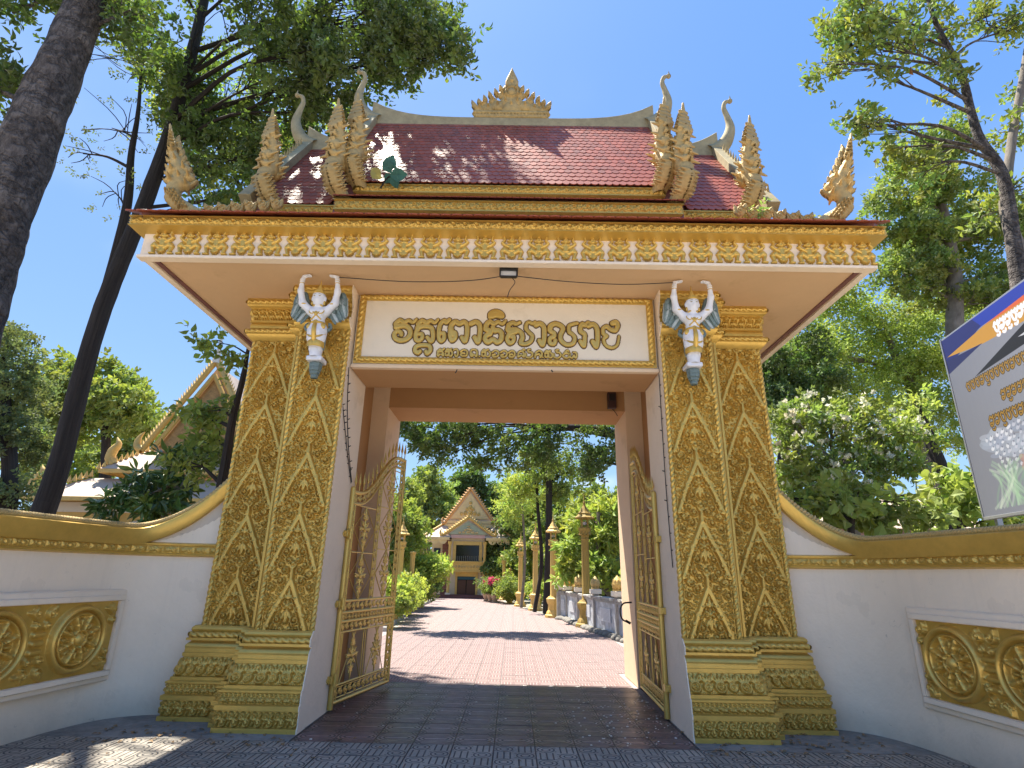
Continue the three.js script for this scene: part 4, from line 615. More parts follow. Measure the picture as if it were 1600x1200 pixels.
// ---------------------------------------------------------------- winged figures under the eaves
function wingedFigure(s) {
  const o = thing('winged_statue', s < 0 ? 'white and gold winged figure with raised arms on the left gate pillar, under the eaves' : 'white and gold winged figure with raised arms on the right gate pillar, under the eaves', 'statue', [s * 2.37, 3.86, 0.06], 0, 'winged figures holding up the eaves');
  // local: y 0 at the scaled tail, hands at y 1.31
  const b = [], m = (a, c, r, q) => { b.push([a, c, r, q]); };
  m([0, 0.34, 0.16], [0, 0.46, 0.18], 0.075, 0.082); m([0, 0.46, 0.18], [0, 0.60, 0.215], 0.10, 0.115); m([0, 0.60, 0.21], [0, 0.70, 0.225], 0.10, 0.078); m([0, 0.70, 0.23], [0, 0.80, 0.255], 0.075, 0.088); m([-0.06, 0.84, 0.262], [0.06, 0.84, 0.262], 0.072, 0.072); m([0, 0.84, 0.265], [0, 0.93, 0.285], 0.05, 0.038);
  m([0, 0.965, 0.30], [0, 1.03, 0.312], 0.072, 0.08); m([0, 0.94, 0.328], [0, 0.965, 0.338], 0.032, 0.04); m([0, 0.982, 0.384], [0, 1.008, 0.384], 0.012, 0.008); for (const k of [-1, 1]) m([k * 0.078, 0.985, 0.305], [k * 0.08, 1.01, 0.305], 0.014, 0.016);
  for (const k of [-1, 1]) {
    m([k * 0.055, 0.82, 0.315], [k * 0.055, 0.825, 0.318], 0.035, 0.035); m([k * 0.105, 0.855, 0.265], [k * 0.205, 0.945, 0.30], 0.054, 0.044); m([k * 0.205, 0.945, 0.30], [k * 0.235, 1.10, 0.335], 0.043, 0.037); m([k * 0.235, 1.10, 0.335], [k * 0.225, 1.235, 0.36], 0.036, 0.027);
    m([k * 0.225, 1.235, 0.36], [k * 0.215, 1.27, 0.365], 0.022, 0.024);
    m([k * 0.035, 0.56, 0.28], [k * 0.04, 0.36, 0.20], 0.055, 0.042); m([k * 0.045, 0.62, 0.23], [k * 0.06, 0.5, 0.22], 0.075, 0.06);
  }
  mesh('body', blend(b, 0.028, 116), M.statue, o);
  // hands: palm up against the ceiling, four fingers and a thumb
  for (const k of [-1, 1]) {
    const h = []; const y = 1.292, x = k * 0.213, z = 0.366; h.push([[x + k * 0.005, y, z - 0.012], [x - k * 0.038, y + 0.006, z], 0.024, 0.021], [[x, y - 0.02, z], [x, y, z], 0.018, 0.018]);
    for (let i = 0; i < 4; i++) h.push([[x - k * 0.035, y + 0.006, z - 0.021 + i * 0.0145], [x - k * (0.085 + 0.008 * Math.sin(i * 1.1)), y + 0.012, z - 0.026 + i * 0.0165], 0.0095, 0.0072]);
    h.push([[x - k * 0.005, y + 0.002, z + 0.016], [x - k * 0.045, y + 0.0, z + 0.04], 0.009, 0.007]); mesh('hand', blend(h, 0.006, 60), M.statue, o);
    // wing: overlapping feathers behind the arm
    const w = part('wing', o), fg = (L, wd) => { const sh = new THREE.Shape(); sh.moveTo(-wd * 0.5, 0); sh.lineTo(-wd * 0.55, -L * 0.75); sh.quadraticCurveTo(-wd * 0.4, -L, 0, -L); sh.quadraticCurveTo(wd * 0.4, -L, wd * 0.55, -L * 0.75); sh.lineTo(wd * 0.5, 0); const g = new THREE.ExtrudeGeometry(sh, { depth: 0.012, bevelEnabled: true, bevelSize: 0.004, bevelThickness: 0.005, bevelSegments: 1, curveSegments: 4 }); g.deleteAttribute('uv'); return boxUV(g.index ? g.toNonIndexed() : g); };
    mesh('wing_arch', limb([V(k * 0.10, 0.80, 0.20), V(k * 0.17, 0.96, 0.22), V(k * 0.235, 1.12, 0.245), V(k * 0.285, 1.08, 0.24), V(k * 0.325, 0.98, 0.225)], [0.03, 0.04, 0.042, 0.04, 0.02], 8, 16), M.feather, w);
    for (let i = 0; i < 11; i++) { const t = i / 10, f = mesh('feather', fg(0.19 + 0.13 * Math.sin(t * 2.6), 0.030), i % 3 === 1 ? M.featherPale : M.feather, w); f.position.set(k * (0.115 + 0.205 * t), 0.83 + 0.24 * Math.sin(t * 2.1) + 0.02, 0.215 + 0.018 * (i % 2)); f.rotation.z = k * (0.62 - 0.50 * t); }
    for (let i = 0; i < 7; i++) { const t = i / 6, f = mesh('feather', fg(0.11, 0.036), i % 2 ? M.featherPale : M.feather, w); f.position.set(k * (0.15 + 0.16 * t), 0.93 + 0.15 * Math.sin(t * 2.2), 0.245); f.rotation.z = k * (0.5 - 0.4 * t); }
    for (const q of [place(new THREE.TorusGeometry(0.045, 0.012, 6, 16).rotateX(Math.PI / 2), k * 0.19, 0.925, 0.292), place(new THREE.TorusGeometry(0.025, 0.009, 6, 14).rotateX(Math.PI / 2), k * 0.226, 1.228, 0.358), place(new THREE.TorusGeometry(0.03, 0.006, 5, 12).rotateX(Math.PI / 2), k * 0.228, 1.2, 0.352), place(new THREE.TorusGeometry(0.037, 0.008, 5, 16), k * 0.055, 0.825, 0.332, 0, -0.2), place(new THREE.SphereGeometry(0.02, 8, 6).scale(0.7, 1.6, 1), k * 0.077, 0.945, 0.31)]) mesh('ornament', q, M.gold, o);
    mesh('hip_plume', [0, 1, 2, 3].map((i) => limb([V(k * 0.09, 0.62 - i * 0.01, 0.2), V(k * (0.15 + i * 0.008), 0.62 + i * 0.015, 0.2), V(k * (0.155 - i * 0.004), 0.7 - i * 0.01, 0.2), V(k * (0.12), 0.72 - i * 0.016, 0.2)], [0.022, 0.02, 0.014, 0.006], 6, 8)), M.feather, o);
    mesh('side_trim', limb([V(k * 0.10, 0.6, 0.24), V(k * 0.105, 0.5, 0.21), V(k * 0.085, 0.36, 0.16)], [0.016, 0.018, 0.014], 6, 8), M.feather, o);
    mesh('eye', [place(new THREE.SphereGeometry(0.011, 8, 6).scale(1.8, 0.5, 0.6), k * 0.029, 1.012, 0.385), limb([V(k * 0.012, 1.032, 0.389), V(k * 0.03, 1.039, 0.386), V(k * 0.05, 1.03, 0.373)], [0.003, 0.0035, 0.002], 5, 6)], M.cement, o);
  }
  mesh('mouth', limb([V(-0.018, 0.955, 0.374), V(0, 0.953, 0.378), V(0.018, 0.955, 0.374)], [0.002, 0.004, 0.002], 5, 6), M.cement, o);
  mesh('crown', [lathe([[0.08, 1.055], [0.087, 1.063], [0.084, 1.074], [0.074, 1.077], [0.076, 1.086], [0.06, 1.09], [0.046, 1.1], [0.048, 1.115], [0.034, 1.13], [0.035, 1.142], [0.024, 1.155], [0.026, 1.165], [0.016, 1.18], [0.018, 1.19], [0.010, 1.21], [0.002, 1.27]], 18, 0, 0.0, 0.312), lathe([[0.05, 0.90], [0.07, 0.93], [0.074, 1.02], [0.06, 1.06]], 16, 0, 0, 0.272)], M.gold, o);
  mesh('jewellery', [place(new THREE.TorusGeometry(0.062, 0.013, 6, 20).rotateX(1.2), 0, 0.895, 0.28), limb([V(-0.10, 0.86, 0.315), V(-0.03, 0.80, 0.345), V(0.06, 0.72, 0.308)], [0.009], 6, 10), limb([V(0.10, 0.86, 0.315), V(0.03, 0.80, 0.345), V(-0.06, 0.72, 0.308)], [0.009], 6, 10), place(new THREE.IcosahedronGeometry(0.026, 1).scale(1, 1.2, 0.6), 0, 0.79, 0.345), place(new THREE.TorusGeometry(0.088, 0.016, 6, 22).rotateX(Math.PI / 2), 0, 0.685, 0.228), place(new THREE.IcosahedronGeometry(0.032, 1).scale(1, 1, 0.7), 0, 0.685, 0.315)], M.gold, o);
  mesh('loin_cloth', [limb([V(0, 0.68, 0.315), V(0, 0.58, 0.342), V(0, 0.46, 0.30), V(0, 0.40, 0.275)], [0.022, 0.03, 0.03, 0.012], 8, 12), limb([V(-0.11, 0.55, 0.24), V(-0.06, 0.5, 0.305), V(0, 0.485, 0.315)], [0.014], 6, 8), limb([V(0.11, 0.55, 0.24), V(0.06, 0.5, 0.305), V(0, 0.485, 0.315)], [0.014], 6, 8), place(new THREE.SphereGeometry(0.04, 10, 8).scale(1, 1, 0.6), -0.082, 0.635, 0.285), place(new THREE.SphereGeometry(0.04, 10, 8).scale(1, 1, 0.6), 0.082, 0.635, 0.285), lathe([[0.098, 0.37], [0.106, 0.40], [0.106, 0.44], [0.098, 0.46]], 18, 0, 0, 0.205)], M.gold, o);
  mesh('foot_block', bx(-0.10, 0.21, 0.0, 0.10, 0.275, 0.22, 0.02), M.statue, o); mesh('leg_wrap', lathe([[0.07, 0.26], [0.075, 0.30], [0.088, 0.37]], 14, 0, 0, 0.175), M.statue, o);
  mesh('tail_scales', [[0.085, 0.21, 0.13], [0.08, 0.155, 0.085], [0.066, 0.105, 0.045], [0.05, 0.06, 0.0]].map(([r, y1, y0]) => lathe([[r * 0.72, y0], [r * 0.95, y0 + 0.012], [r, y1 - 0.02], [r * 0.8, y1]], 8, 0, 0, 0.11)), M.feather, o);
  return o;
}
wingedFigure(-1); wingedFigure(1);

// ---------------------------------------------------------------- iron gate leaves
const ornR = (() => { const R = new Relief(0.42, 0.92, 0.006), m = 0.21, H = 0.012; for (const s of [1, -1]) { for (const [x, y, r] of [[0.06, 0.56, 0.045], [0.06, 0.36, 0.045], [0.12, 0.46, 0.05], [0.045, 0.68, 0.035], [0.045, 0.24, 0.035]]) R.curl(m + s * x, y, r, s > 0 ? 0.6 : 2.5, 1.3, s, 0.011, H); R.leaf(m + s * 0.02, 0.46, s > 0 ? 0.25 : 2.89, 0.18, 0.026, H); R.leaf(m + s * 0.02, 0.5, s > 0 ? 0.9 : 2.24, 0.17, 0.022, H); R.leaf(m + s * 0.02, 0.42, s > 0 ? -0.9 : -2.24, 0.17, 0.022, H); R.leaf(m, 0.68, 1.57 - s * 0.5, 0.12, 0.02, H); R.leaf(m, 0.24, -1.57 + s * 0.5, 0.12, 0.02, H); } R.leaf(m, 0.62, 1.57, 0.29, 0.028, H); R.leaf(m, 0.30, -1.57, 0.29, 0.028, H); R.dot(m, 0.46, 0.05, H * 1.6); R.line(m, 0.2, m, 0.74, 0.010, 0.010, H); const g = R.geo({ cut: true, two: true }); g.translate(-m, -0.46, 0); return g; })();
const ironR = (w, h) => { const n = Math.max(1, Math.round(w / h)), R = new Relief(w, h, 0.0065), p = w / n; for (let i = 0; i < n; i++) { const x = (i + 0.5) * p, d = i % 2 ? 1 : -1; R.curl(x - p * 0.16, h * 0.55, h * 0.26, 1, 1.3, d, h * 0.07, 0.010); R.curl(x + p * 0.24, h * 0.4, h * 0.22, 4, 1.3, -d, h * 0.07, 0.010); R.leaf(x, h * 0.2, 0.6 + d, h * 0.5, h * 0.1, 0.010); R.leaf(x, h * 0.8, -0.6 + d, h * 0.5, h * 0.1, 0.010); R.leaf(x + p * 0.3, h * 0.8, 3.6, h * 0.5, h * 0.1, 0.010); } R.line(0, h * 0.04, w, h * 0.04, h * 0.05, h * 0.05, 0.008); R.line(0, h * 0.96, w, h * 0.96, h * 0.05, h * 0.05, 0.008); return R.geo({ cut: true, two: true }); };
function gateLeaf(name, label, x, z, dir) {   // hinge at the origin, leaf runs along +x before turning
  const o = thing(name, label, 'gate', [x, 0, z], dir, 'iron gate leaves'), W = 1.62, top = (u) => 2.60 + 0.72 * THREE.MathUtils.smootherstep(u, 0.04, 0.92) , G = M.goldMetal;
  mesh('hinge_post', [new THREE.CylinderGeometry(0.034, 0.034, 2.62, 12).translate(0, 1.33, 0), new THREE.SphereGeometry(0.034, 10, 6).translate(0, 2.64, 0)], M.goldBright, o);
  for (const y of [0.35, 1.2, 2.05]) mesh('hinge', [bx(-0.12, y - 0.04, -0.03, 0.0, y + 0.04, 0.05, 0.006), new THREE.CylinderGeometry(0.022, 0.022, 0.14, 8).translate(-0.06, y, 0.06), bx(-0.15, y - 0.02, -0.014, -0.08, y + 0.02, 0.014, 0.003)], M.goldBright, o);
  const arc = (off) => [...Array(15)].map((_, i) => V(W * i / 14, top(i / 14) + off, 0));
  mesh('frame', [bar(V(W, 0.07, 0), V(W, top(1) + 0.02, 0), 0.026, 4), bar(V(0, 0.08, 0), V(W, 0.08, 0), 0.03, 4), bar(V(0.10, 0.1, 0), V(0.10, top(0.06), 0), 0.012, 6), bar(V(W - 0.12, 0.1, 0), V(W - 0.12, top(0.92), 0), 0.012, 6), limb(arc(0), [0.028], 6, 30), limb(arc(-0.15), [0.018], 6, 30)], G, o);
  for (const [y, r] of [[0.265, 0.014], [0.86, 0.016], [0.985, 0.026], [1.09, 0.026], [1.23, 0.016]]) mesh('cross_bar', bar(V(0, y, 0), V(W, y, 0), r, 4), G, o);
  const hb = ironR(W - 0.04, 0.125), vb = ironR(1.3, 0.09), v2 = ironR(1.9, 0.13), v3 = ironR(2.05, 0.10);
  for (const [g, y] of [[hb, 0.12], [hb, 0.862], [hb, 1.10]]) { const q = mesh('scroll_band', g, G, o); q.position.set(0.02, y, 0); }
  { const q = mesh('letter_band', ironR(W - 0.04, 0.09), G, o); q.position.set(0.02, 0.99, 0); }
  { // band that follows the curved top
    const R = hb.clone(), p = R.attributes.position; for (let i = 0; i < p.count; i++) p.setY(i, top((p.getX(i) + 0.02) / W) - 0.14 + p.getY(i)); R.computeVertexNormals(); const q = mesh('scroll_band', R, G, o); q.position.set(0.02, 0, 0); }
  const up = (g, x, y) => { const q = mesh('scroll_band', g, G, o); q.rotation.z = Math.PI / 2; q.position.set(x, y, 0); };
  up(vb, 0.10, 1.22); up(v2, 0.88, 1.25); up(v3, W - 0.01, 1.22); up(ironR(0.6, 0.08), 0.10, 0.27); up(ironR(0.6, 0.10), W - 0.01, 0.27);
  mesh('lattice_bar', bar(V(0.76, 1.23, 0), V(0.76, top(0.47), 0), 0.009), G, o); mesh('lattice_bar', bar(V(0.87, 1.23, 0), V(0.87, top(0.54), 0), 0.009), G, o);
  for (const xx of [0.13, 0.70, 0.76, 1.46]) mesh('lattice_bar', bar(V(xx, 0.27, 0), V(xx, 0.86, 0), 0.008), G, o);
  for (const [x0, x1, ys] of [[0.12, 0.75, [1.23, 1.83, 2.44]], [0.89, 1.49, [1.23, 1.9, 2.5, 3.1]]]) for (let i = 0; i < ys.length - 1; i++) {
    const y0 = ys[i], y1 = ys[i + 1], xm = (x0 + x1) / 2, ym = (y0 + y1) / 2;
    for (const [a, b] of [[[x0, ym], [xm, y0]], [[x0, ym], [xm, y1]], [[x1, ym], [xm, y0]], [[x1, ym], [xm, y1]]]) mesh('lattice_bar', bar(V(...a, 0), V(...b, 0), 0.007, 5), G, o);
    mesh('lattice_bar', bar(V(x0, y1, 0), V(x1, y1, 0), 0.009, 5), G, o);
    const q = mesh('ornament', ornR, G, o); q.position.set(xm, ym, 0); q.scale.set(0.95, 0.68 * (y1 - y0) / 0.6, 1);
  }
  for (const xm of [0.42, 1.12]) { const q = mesh('ornament', ornR, G, o); q.position.set(xm, 0.56, 0); q.scale.set(0.95, 0.62, 1); for (const s of [-1, 1]) mesh('lattice_bar', bar(V(xm - s * 0.27, 0.27, 0), V(xm + s * 0.06, 0.86, 0), 0.007, 5), G, o); }
  const spear = merge([new THREE.ConeGeometry(0.022, 0.15, 6).translate(0, 0.20, 0), new THREE.ConeGeometry(0.022, 0.06, 6).rotateX(Math.PI).translate(0, 0.095, 0), new THREE.CylinderGeometry(0.008, 0.008, 0.14, 6).translate(0, 0.05, 0)]);
  for (let i = 0; i < 14; i++) { const u = (i + 0.4) / 13.6, q = mesh('spearhead', spear, G, o); q.position.set(W * Math.min(1, u), top(Math.min(1, u)) + 0.01, 0); }
  return o;
}
gateLeaf('gate_leaf', 'gold painted wrought iron gate leaf standing open in front of the left passage wall', -2.0, -0.79, Math.atan2(1.58, 0.35));
gateLeaf('gate_leaf', 'gold painted wrought iron gate leaf seen nearly edge-on beside the right passage wall', 2.0, -0.72, Math.PI - Math.atan2(1.60, -0.06));
{
  const lk = thing('bicycle_lock_cable', 'black cable lock looped round the free edge of the right gate leaf', 'cable lock', [1.93, 1.1, -2.33]);
  mesh('cable', limb([V(0.03, 0.12, 0.02), V(-0.10, 0.10, 0.02), V(-0.15, 0.0, 0.02), V(-0.12, -0.12, 0.02), V(-0.03, -0.16, 0.03)], [0.012], 8, 20), M.black, lk); mesh('lock_body', new THREE.CylinderGeometry(0.02, 0.02, 0.08, 10).rotateZ(1.1).translate(-0.04, -0.155, 0.03), M.black, lk);
}
// ---------------------------------------------------------------- lamps, wires, speaker
{
  const f = thing('floodlight', 'small black floodlight fixed under the middle of the eaves', 'floodlight', [0.04, 5.17, 0.66]);
  mesh('housing', [bx(-0.10, -0.11, -0.045, 0.10, -0.02, -0.005, 0.006), bx(-0.11, -0.12, -0.006, 0.11, -0.105, 0.03, 0.004), bx(-0.11, -0.03, -0.006, 0.11, -0.015, 0.03, 0.004), bx(-0.11, -0.105, -0.006, -0.095, -0.03, 0.03, 0.003), bx(0.095, -0.105, -0.006, 0.11, -0.03, 0.03, 0.003)], M.black, f); mesh('bracket', [bx(-0.115, -0.08, -0.03, -0.106, 0.02, -0.01, 0.002), bx(0.106, -0.08, -0.03, 0.115, 0.02, -0.01, 0.002), bx(-0.115, 0.014, -0.03, 0.115, 0.027, -0.01, 0.003)], M.black, f); mesh('lens', bx(-0.095, -0.104, -0.005, 0.095, -0.031, 0.006, 0.002), M.lens, f);
  const w = (name, label, pts, r = 0.006) => tag(mesh(name, limb(pts, [r], 5, 40), M.wire, scene), label, 'cable');
  w('cable', 'thin black cable hung under the eaves from the left statue to the floodlight', [V(-2.13, 5.15, 0.42), V(-1.2, 5.06, 0.5), V(-0.4, 5.05, 0.58), V(0.02, 5.09, 0.64)]);
  w('cable', 'thin black cable hung under the eaves from the floodlight to the right statue', [V(0.06, 5.09, 0.64), V(0.8, 5.05, 0.58), V(1.5, 5.07, 0.5), V(2.15, 5.15, 0.42)]);
  w('cable', 'loose cable end dangling below the floodlight', [V(0.08, 5.07, 0.63), V(0.12, 5.0, 0.64), V(0.06, 4.9, 0.62), V(0.03, 4.8, 0.62)], 0.005);
  const string = (pts, label, seed) => { const o = thing('light_string', label, 'string lights'), c = new THREE.CatmullRomCurve3(pts), r = rng(seed); mesh('cord', limb(pts, [0.006], 5, 60), M.wire, o); for (let i = 1; i < 14; i++) { const p = c.getPoint(i / 14), s = r() < 0.5 ? -1 : 1; mesh('bulb_socket', bar(p, p.clone().add(V(s * 0.035 * Math.abs(p.x) / p.x, 0.005, 0.03)), 0.007, 5), M.wire, o); } };
  string([V(-2.02, 4.1, -0.05), V(-2.025, 3.6, -0.2), V(-2.022, 3.1, -0.45), V(-2.02, 2.72, -0.74)], 'dark cord of small bulbs hanging down the left white reveal to the gate top', 3);
  string([V(-2.05, 3.72, 0.03), V(-2.02, 3.4, -0.12), V(-2.02, 3.05, -0.4), V(-2.02, 2.7, -0.72)], 'second cord of small bulbs slanting across the left white reveal', 4);
  string([V(2.02, 4.1, -0.12), V(2.018, 3.4, -0.14), V(2.02, 2.6, -0.16), V(2.018, 1.7, -0.10)], 'dark cord of small bulbs down the right white reveal of the passage', 5);
  const sp = thing('wall_speaker', 'small dark box on the back beam at the top right of the passage', 'speaker', [1.84, 4.52, -2.69]);
  mesh('case', bx(-0.075, -0.16, 0, 0.075, 0.13, 0.10, 0.012), std({ color: C(0.05, 0.022, 0.02), roughness: 0.5 }), sp); mesh('grille', bx(-0.05, -0.03, 0.098, 0.05, 0.09, 0.106, 0.004), M.black, sp); mesh('lead', limb([V(0.0, -0.15, 0.02), V(0.05, -0.2, 0.02), V(0.1, -0.28, 0.01)], [0.006], 5, 10), M.wire, sp);
  tag(mesh('iron_hook', limb([V(-0.02, 4.132, -0.14), V(-0.03, 4.09, -0.12), V(-0.045, 4.07, -0.12)], [0.009, 0.007], 5, 8), M.wire, scene), 'small rusty hook under the name board, left of its middle', 'hook');
  scene.children[scene.children.length - 1].position.x = -0.6;
  tag(mesh('iron_hook', limb([V(0.62, 4.135, -0.12), V(0.62, 4.11, -0.095), V(0.635, 4.10, -0.095)], [0.012, 0.008], 5, 8), M.wire, scene), 'small dark bolt under the name board, right of its middle', 'hook');
}
// ---------------------------------------------------------------- boundary walls
function boundaryWall(s, label, px) {
  const o = thing('boundary_wall', label, 'wall', [0, 0, 0], 0, 'white curved walls beside the gateway');
  const base = [[3.45, -0.52], [3.72, -0.50], [3.94, -0.43], [4.12, -0.30], [4.25, -0.10], [4.33, 0.15], [4.39, 0.45], [4.44, 0.9], [4.5, 1.5], [4.6, 2.4], [4.72, 3.4]].map(([x, z]) => s > 0 ? [x, z] : [x + 0.14 * Math.min(1, (x - 3.45) / 0.7), z]);
  const curve = new THREE.SplineCurve(base.map((q) => new THREE.Vector2(...q))), P = curve.getSpacedPoints(64).map((q) => [q.x, q.y]);
  const path = s > 0 ? P.map(([x, z]) => [x, z]).reverse().map((q) => q) : P.map(([x, z]) => [-x, z]);
  // outside (towards the street) must lie on the left of the way
  const way = s > 0 ? path.slice().reverse() : path.slice().reverse();
  const tops = (i) => { const d = i / 64 * curve.getLength(); return 2.02 + 0.72 * Math.pow(Math.max(0, 1 - d / 1.15), 1.9); };   // height of the coping top along the wall
  const idx = (i) => s > 0 ? i : 64 - i;
  const strip = (prof, rel) => { // sweep whose height follows the coping line
    const g = sweep(prof, way), p = g.attributes.position, q = offsetPath(way, 0); if (rel) for (let v = 0; v < p.count; v++) { const seg = Math.floor(v / ((prof.length - 1) * 6)), k = v % 6, end = (k === 1 || k === 3 || k === 4) ? 1 : 0; p.setY(v, p.getY(v) + tops(idx(Math.min(64, seg + end)))); } g.computeVertexNormals(); return toCreasedNormals(g, 0.6); };
  const front = sweep([[0, -0.1], [0, 1.72]], way), up = sweep([[0.0, 1.72], [0.0, 2.0]], way), p = up.attributes.position;
  for (let v = 0; v < p.count; v++) if (p.getY(v) > 1.8) { const seg = Math.floor(v / 6), k = v % 6, end = (k === 1 || k === 3 || k === 4) ? 1 : 0; p.setY(v, tops(idx(Math.min(64, seg + end))) - 0.1); }
  const back = sweep([[-0.24, 2.0], [-0.24, -0.1]], way); { const b = back.attributes.position; for (let v = 0; v < b.count; v++) if (b.getY(v) > 1.8) { const seg = Math.floor(v / 6), k = v % 6, end = (k === 1 || k === 3 || k === 4) ? 1 : 0; b.setY(v, tops(idx(Math.min(64, seg + end))) - 0.1); } }
  { const u = up.attributes.uv; for (let v = 0; v < u.count; v++) u.setY(v, u.getY(v) + 1.82); } mesh('wall_face', [front, up, back], M.wall, o);
  mesh('coping', strip([[-0.26, -0.12], [0.0, -0.19], [0.055, -0.18], [0.07, -0.15], [0.095, -0.02], [0.09, 0.0], [0.02, 0.03], [-0.24, 0.03], [-0.27, 0.0], [-0.26, -0.12]], true), M.gold, o);
  const beads = []; for (let i = 0; i < 64; i++) { const n = 2; for (let k = 0; k < n; k++) { const t = (k + 0.5) / n, a = offsetPath(way, 0.03), x = a[i][0] + (a[i + 1][0] - a[i][0]) * t, z = a[i][1] + (a[i + 1][1] - a[i][1]) * t, y = tops(idx(i)) * (1 - t) + tops(idx(i + 1)) * t, g = new THREE.IcosahedronGeometry(0.05, 1); g.scale(0.85, 0.62, 0.62); g.rotateZ(0.5); place(g, x, y + 0.035, z, -Math.atan2(a[i + 1][1] - a[i][1], a[i + 1][0] - a[i][0])); beads.push(g); } }
  mesh('coping_beads', beads, M.goldOld, o);
  mesh('moulding', [sweep([[0, 1.72], [0.045, 1.735], [0.05, 1.75], [0.03, 1.765]], way), sweep([[0.03, 1.84], [0.05, 1.85], [0.055, 1.87], [0.0, 1.885]], way)], M.gold, o);
  const sp = new THREE.SplineCurve(way.map((q) => new THREE.Vector2(...q))).getSpacedPoints(26).map((q) => [q.x, q.y]);
  mesh('moulding_scrolls', sweepRelief(meanderR, [0.032, 1.762], [0.032, 1.842], sp, 0.011), M.gold, o);
  // sunk panel with wheels of the law, between two points of the wall line
  const pts = curve.getSpacedPoints(200).map((q) => V(s * q.x, 0, q.y)), a = pts.reduce((b2, q) => Math.abs(q.z - px[0]) < Math.abs(b2.z - px[0]) && q.x * s > 3.9 ? q : b2, pts[60]), e = pts.reduce((b2, q) => Math.abs(q.z - px[1]) < Math.abs(b2.z - px[1]) && q.x * s > 3.9 ? q : b2, pts[199]);
  const Lp = a.distanceTo(e), mid = a.clone().add(e).multiplyScalar(0.5), dir = e.clone().sub(a).normalize(), ry = s > 0 ? Math.atan2(-dir.z, dir.x) : Math.atan2(dir.z, -dir.x), pan = part('relief_panel', o); pan.position.set(mid.x + s * 0.05, 0.865, mid.z); pan.rotation.y = ry;
  // local +z looks to the street side
  const hw = Lp / 2, hh = 0.36;
  mesh('panel_border', [bx(-hw - 0.06, hh, -0.1, hw + 0.06, hh + 0.06, 0.125, 0.01), bx(-hw - 0.06, -hh - 0.06, -0.1, hw + 0.06, -hh, 0.125, 0.01), bx(-hw - 0.06, -hh, -0.1, -hw, hh, 0.124, 0.01), bx(hw, -hh, -0.1, hw + 0.06, hh, 0.124, 0.01), bx(-hw - 0.12, -hh - 0.12, -0.12, hw + 0.12, hh + 0.12, 0.085, 0.02)], M.white, pan);
  const R = new Relief(2 * hw, 2 * hh, 0.009), n = Math.round(2 * hw / 0.78), pitch = 2 * hw / n;
  for (let i = 0; i < n; i++) { const x = (i + 0.5) * pitch, y = hh; R.ring(x, y, 0.30, 0.03, 0.05); R.ring(x, y, 0.245, 0.016, 0.04); R.dot(x, y, 0.07, 0.06); R.ring(x, y, 0.085, 0.012, 0.045); for (let k = 0; k < 8; k++) { const t = k * Math.PI / 4 + 0.39; R.line(x + 0.08 * Math.cos(t), y + 0.08 * Math.sin(t), x + 0.22 * Math.cos(t), y + 0.22 * Math.sin(t), 0.016, 0.024, 0.045); R.dot(x + 0.145 * Math.cos(t), y + 0.145 * Math.sin(t), 0.028, 0.05); R.dot(x + 0.20 * Math.cos(t), y + 0.20 * Math.sin(t), 0.03, 0.045); R.leaf(x + 0.20 * Math.cos(t + 0.39), y + 0.20 * Math.sin(t + 0.39), t + 3.5, 0.09, 0.022, 0.035); }
    for (const u of [-1, 1]) for (const v of [-1, 1]) { const cx = x + u * pitch * 0.42, cy = y + v * 0.27; R.curl(cx, cy, 0.05, 1 + u, 1.4, u * v, 0.014, 0.035); R.curl(cx + u * 0.01, cy - v * 0.11, 0.04, 2, 1.3, -u * v, 0.013, 0.035); R.leaf(cx, cy, v > 0 ? 2 + u : -2 - u, 0.1, 0.028, 0.035); R.leaf(cx - u * 0.03, cy, v > 0 ? 1.2 : -1.2, 0.08, 0.024, 0.03); }
    if (i) { for (let k = 0; k < 5; k++) R.line(i * pitch - 0.05, 0.2 + k * 0.08, i * pitch + 0.05, 0.2 + k * 0.08, 0.03, 0.03, 0.025, 0.4); } }
  for (let i = 0; i < R.a.length; i++) R.a[i] *= 1.35; const g = R.geo({ base: 0.086 }); g.translate(-hw, -hh, 0); mesh('wheel_relief', g, M.gold, pan);
  // plaster patches
  return o;
}
boundaryWall(-1, 'white curved wall left of the gateway with gold coping and a wheel relief panel', [-0.1, 2.6]);
boundaryWall(1, 'white curved wall right of the gateway with gold coping, its wheel panel cut by the frame', [0.44, 2.8]);
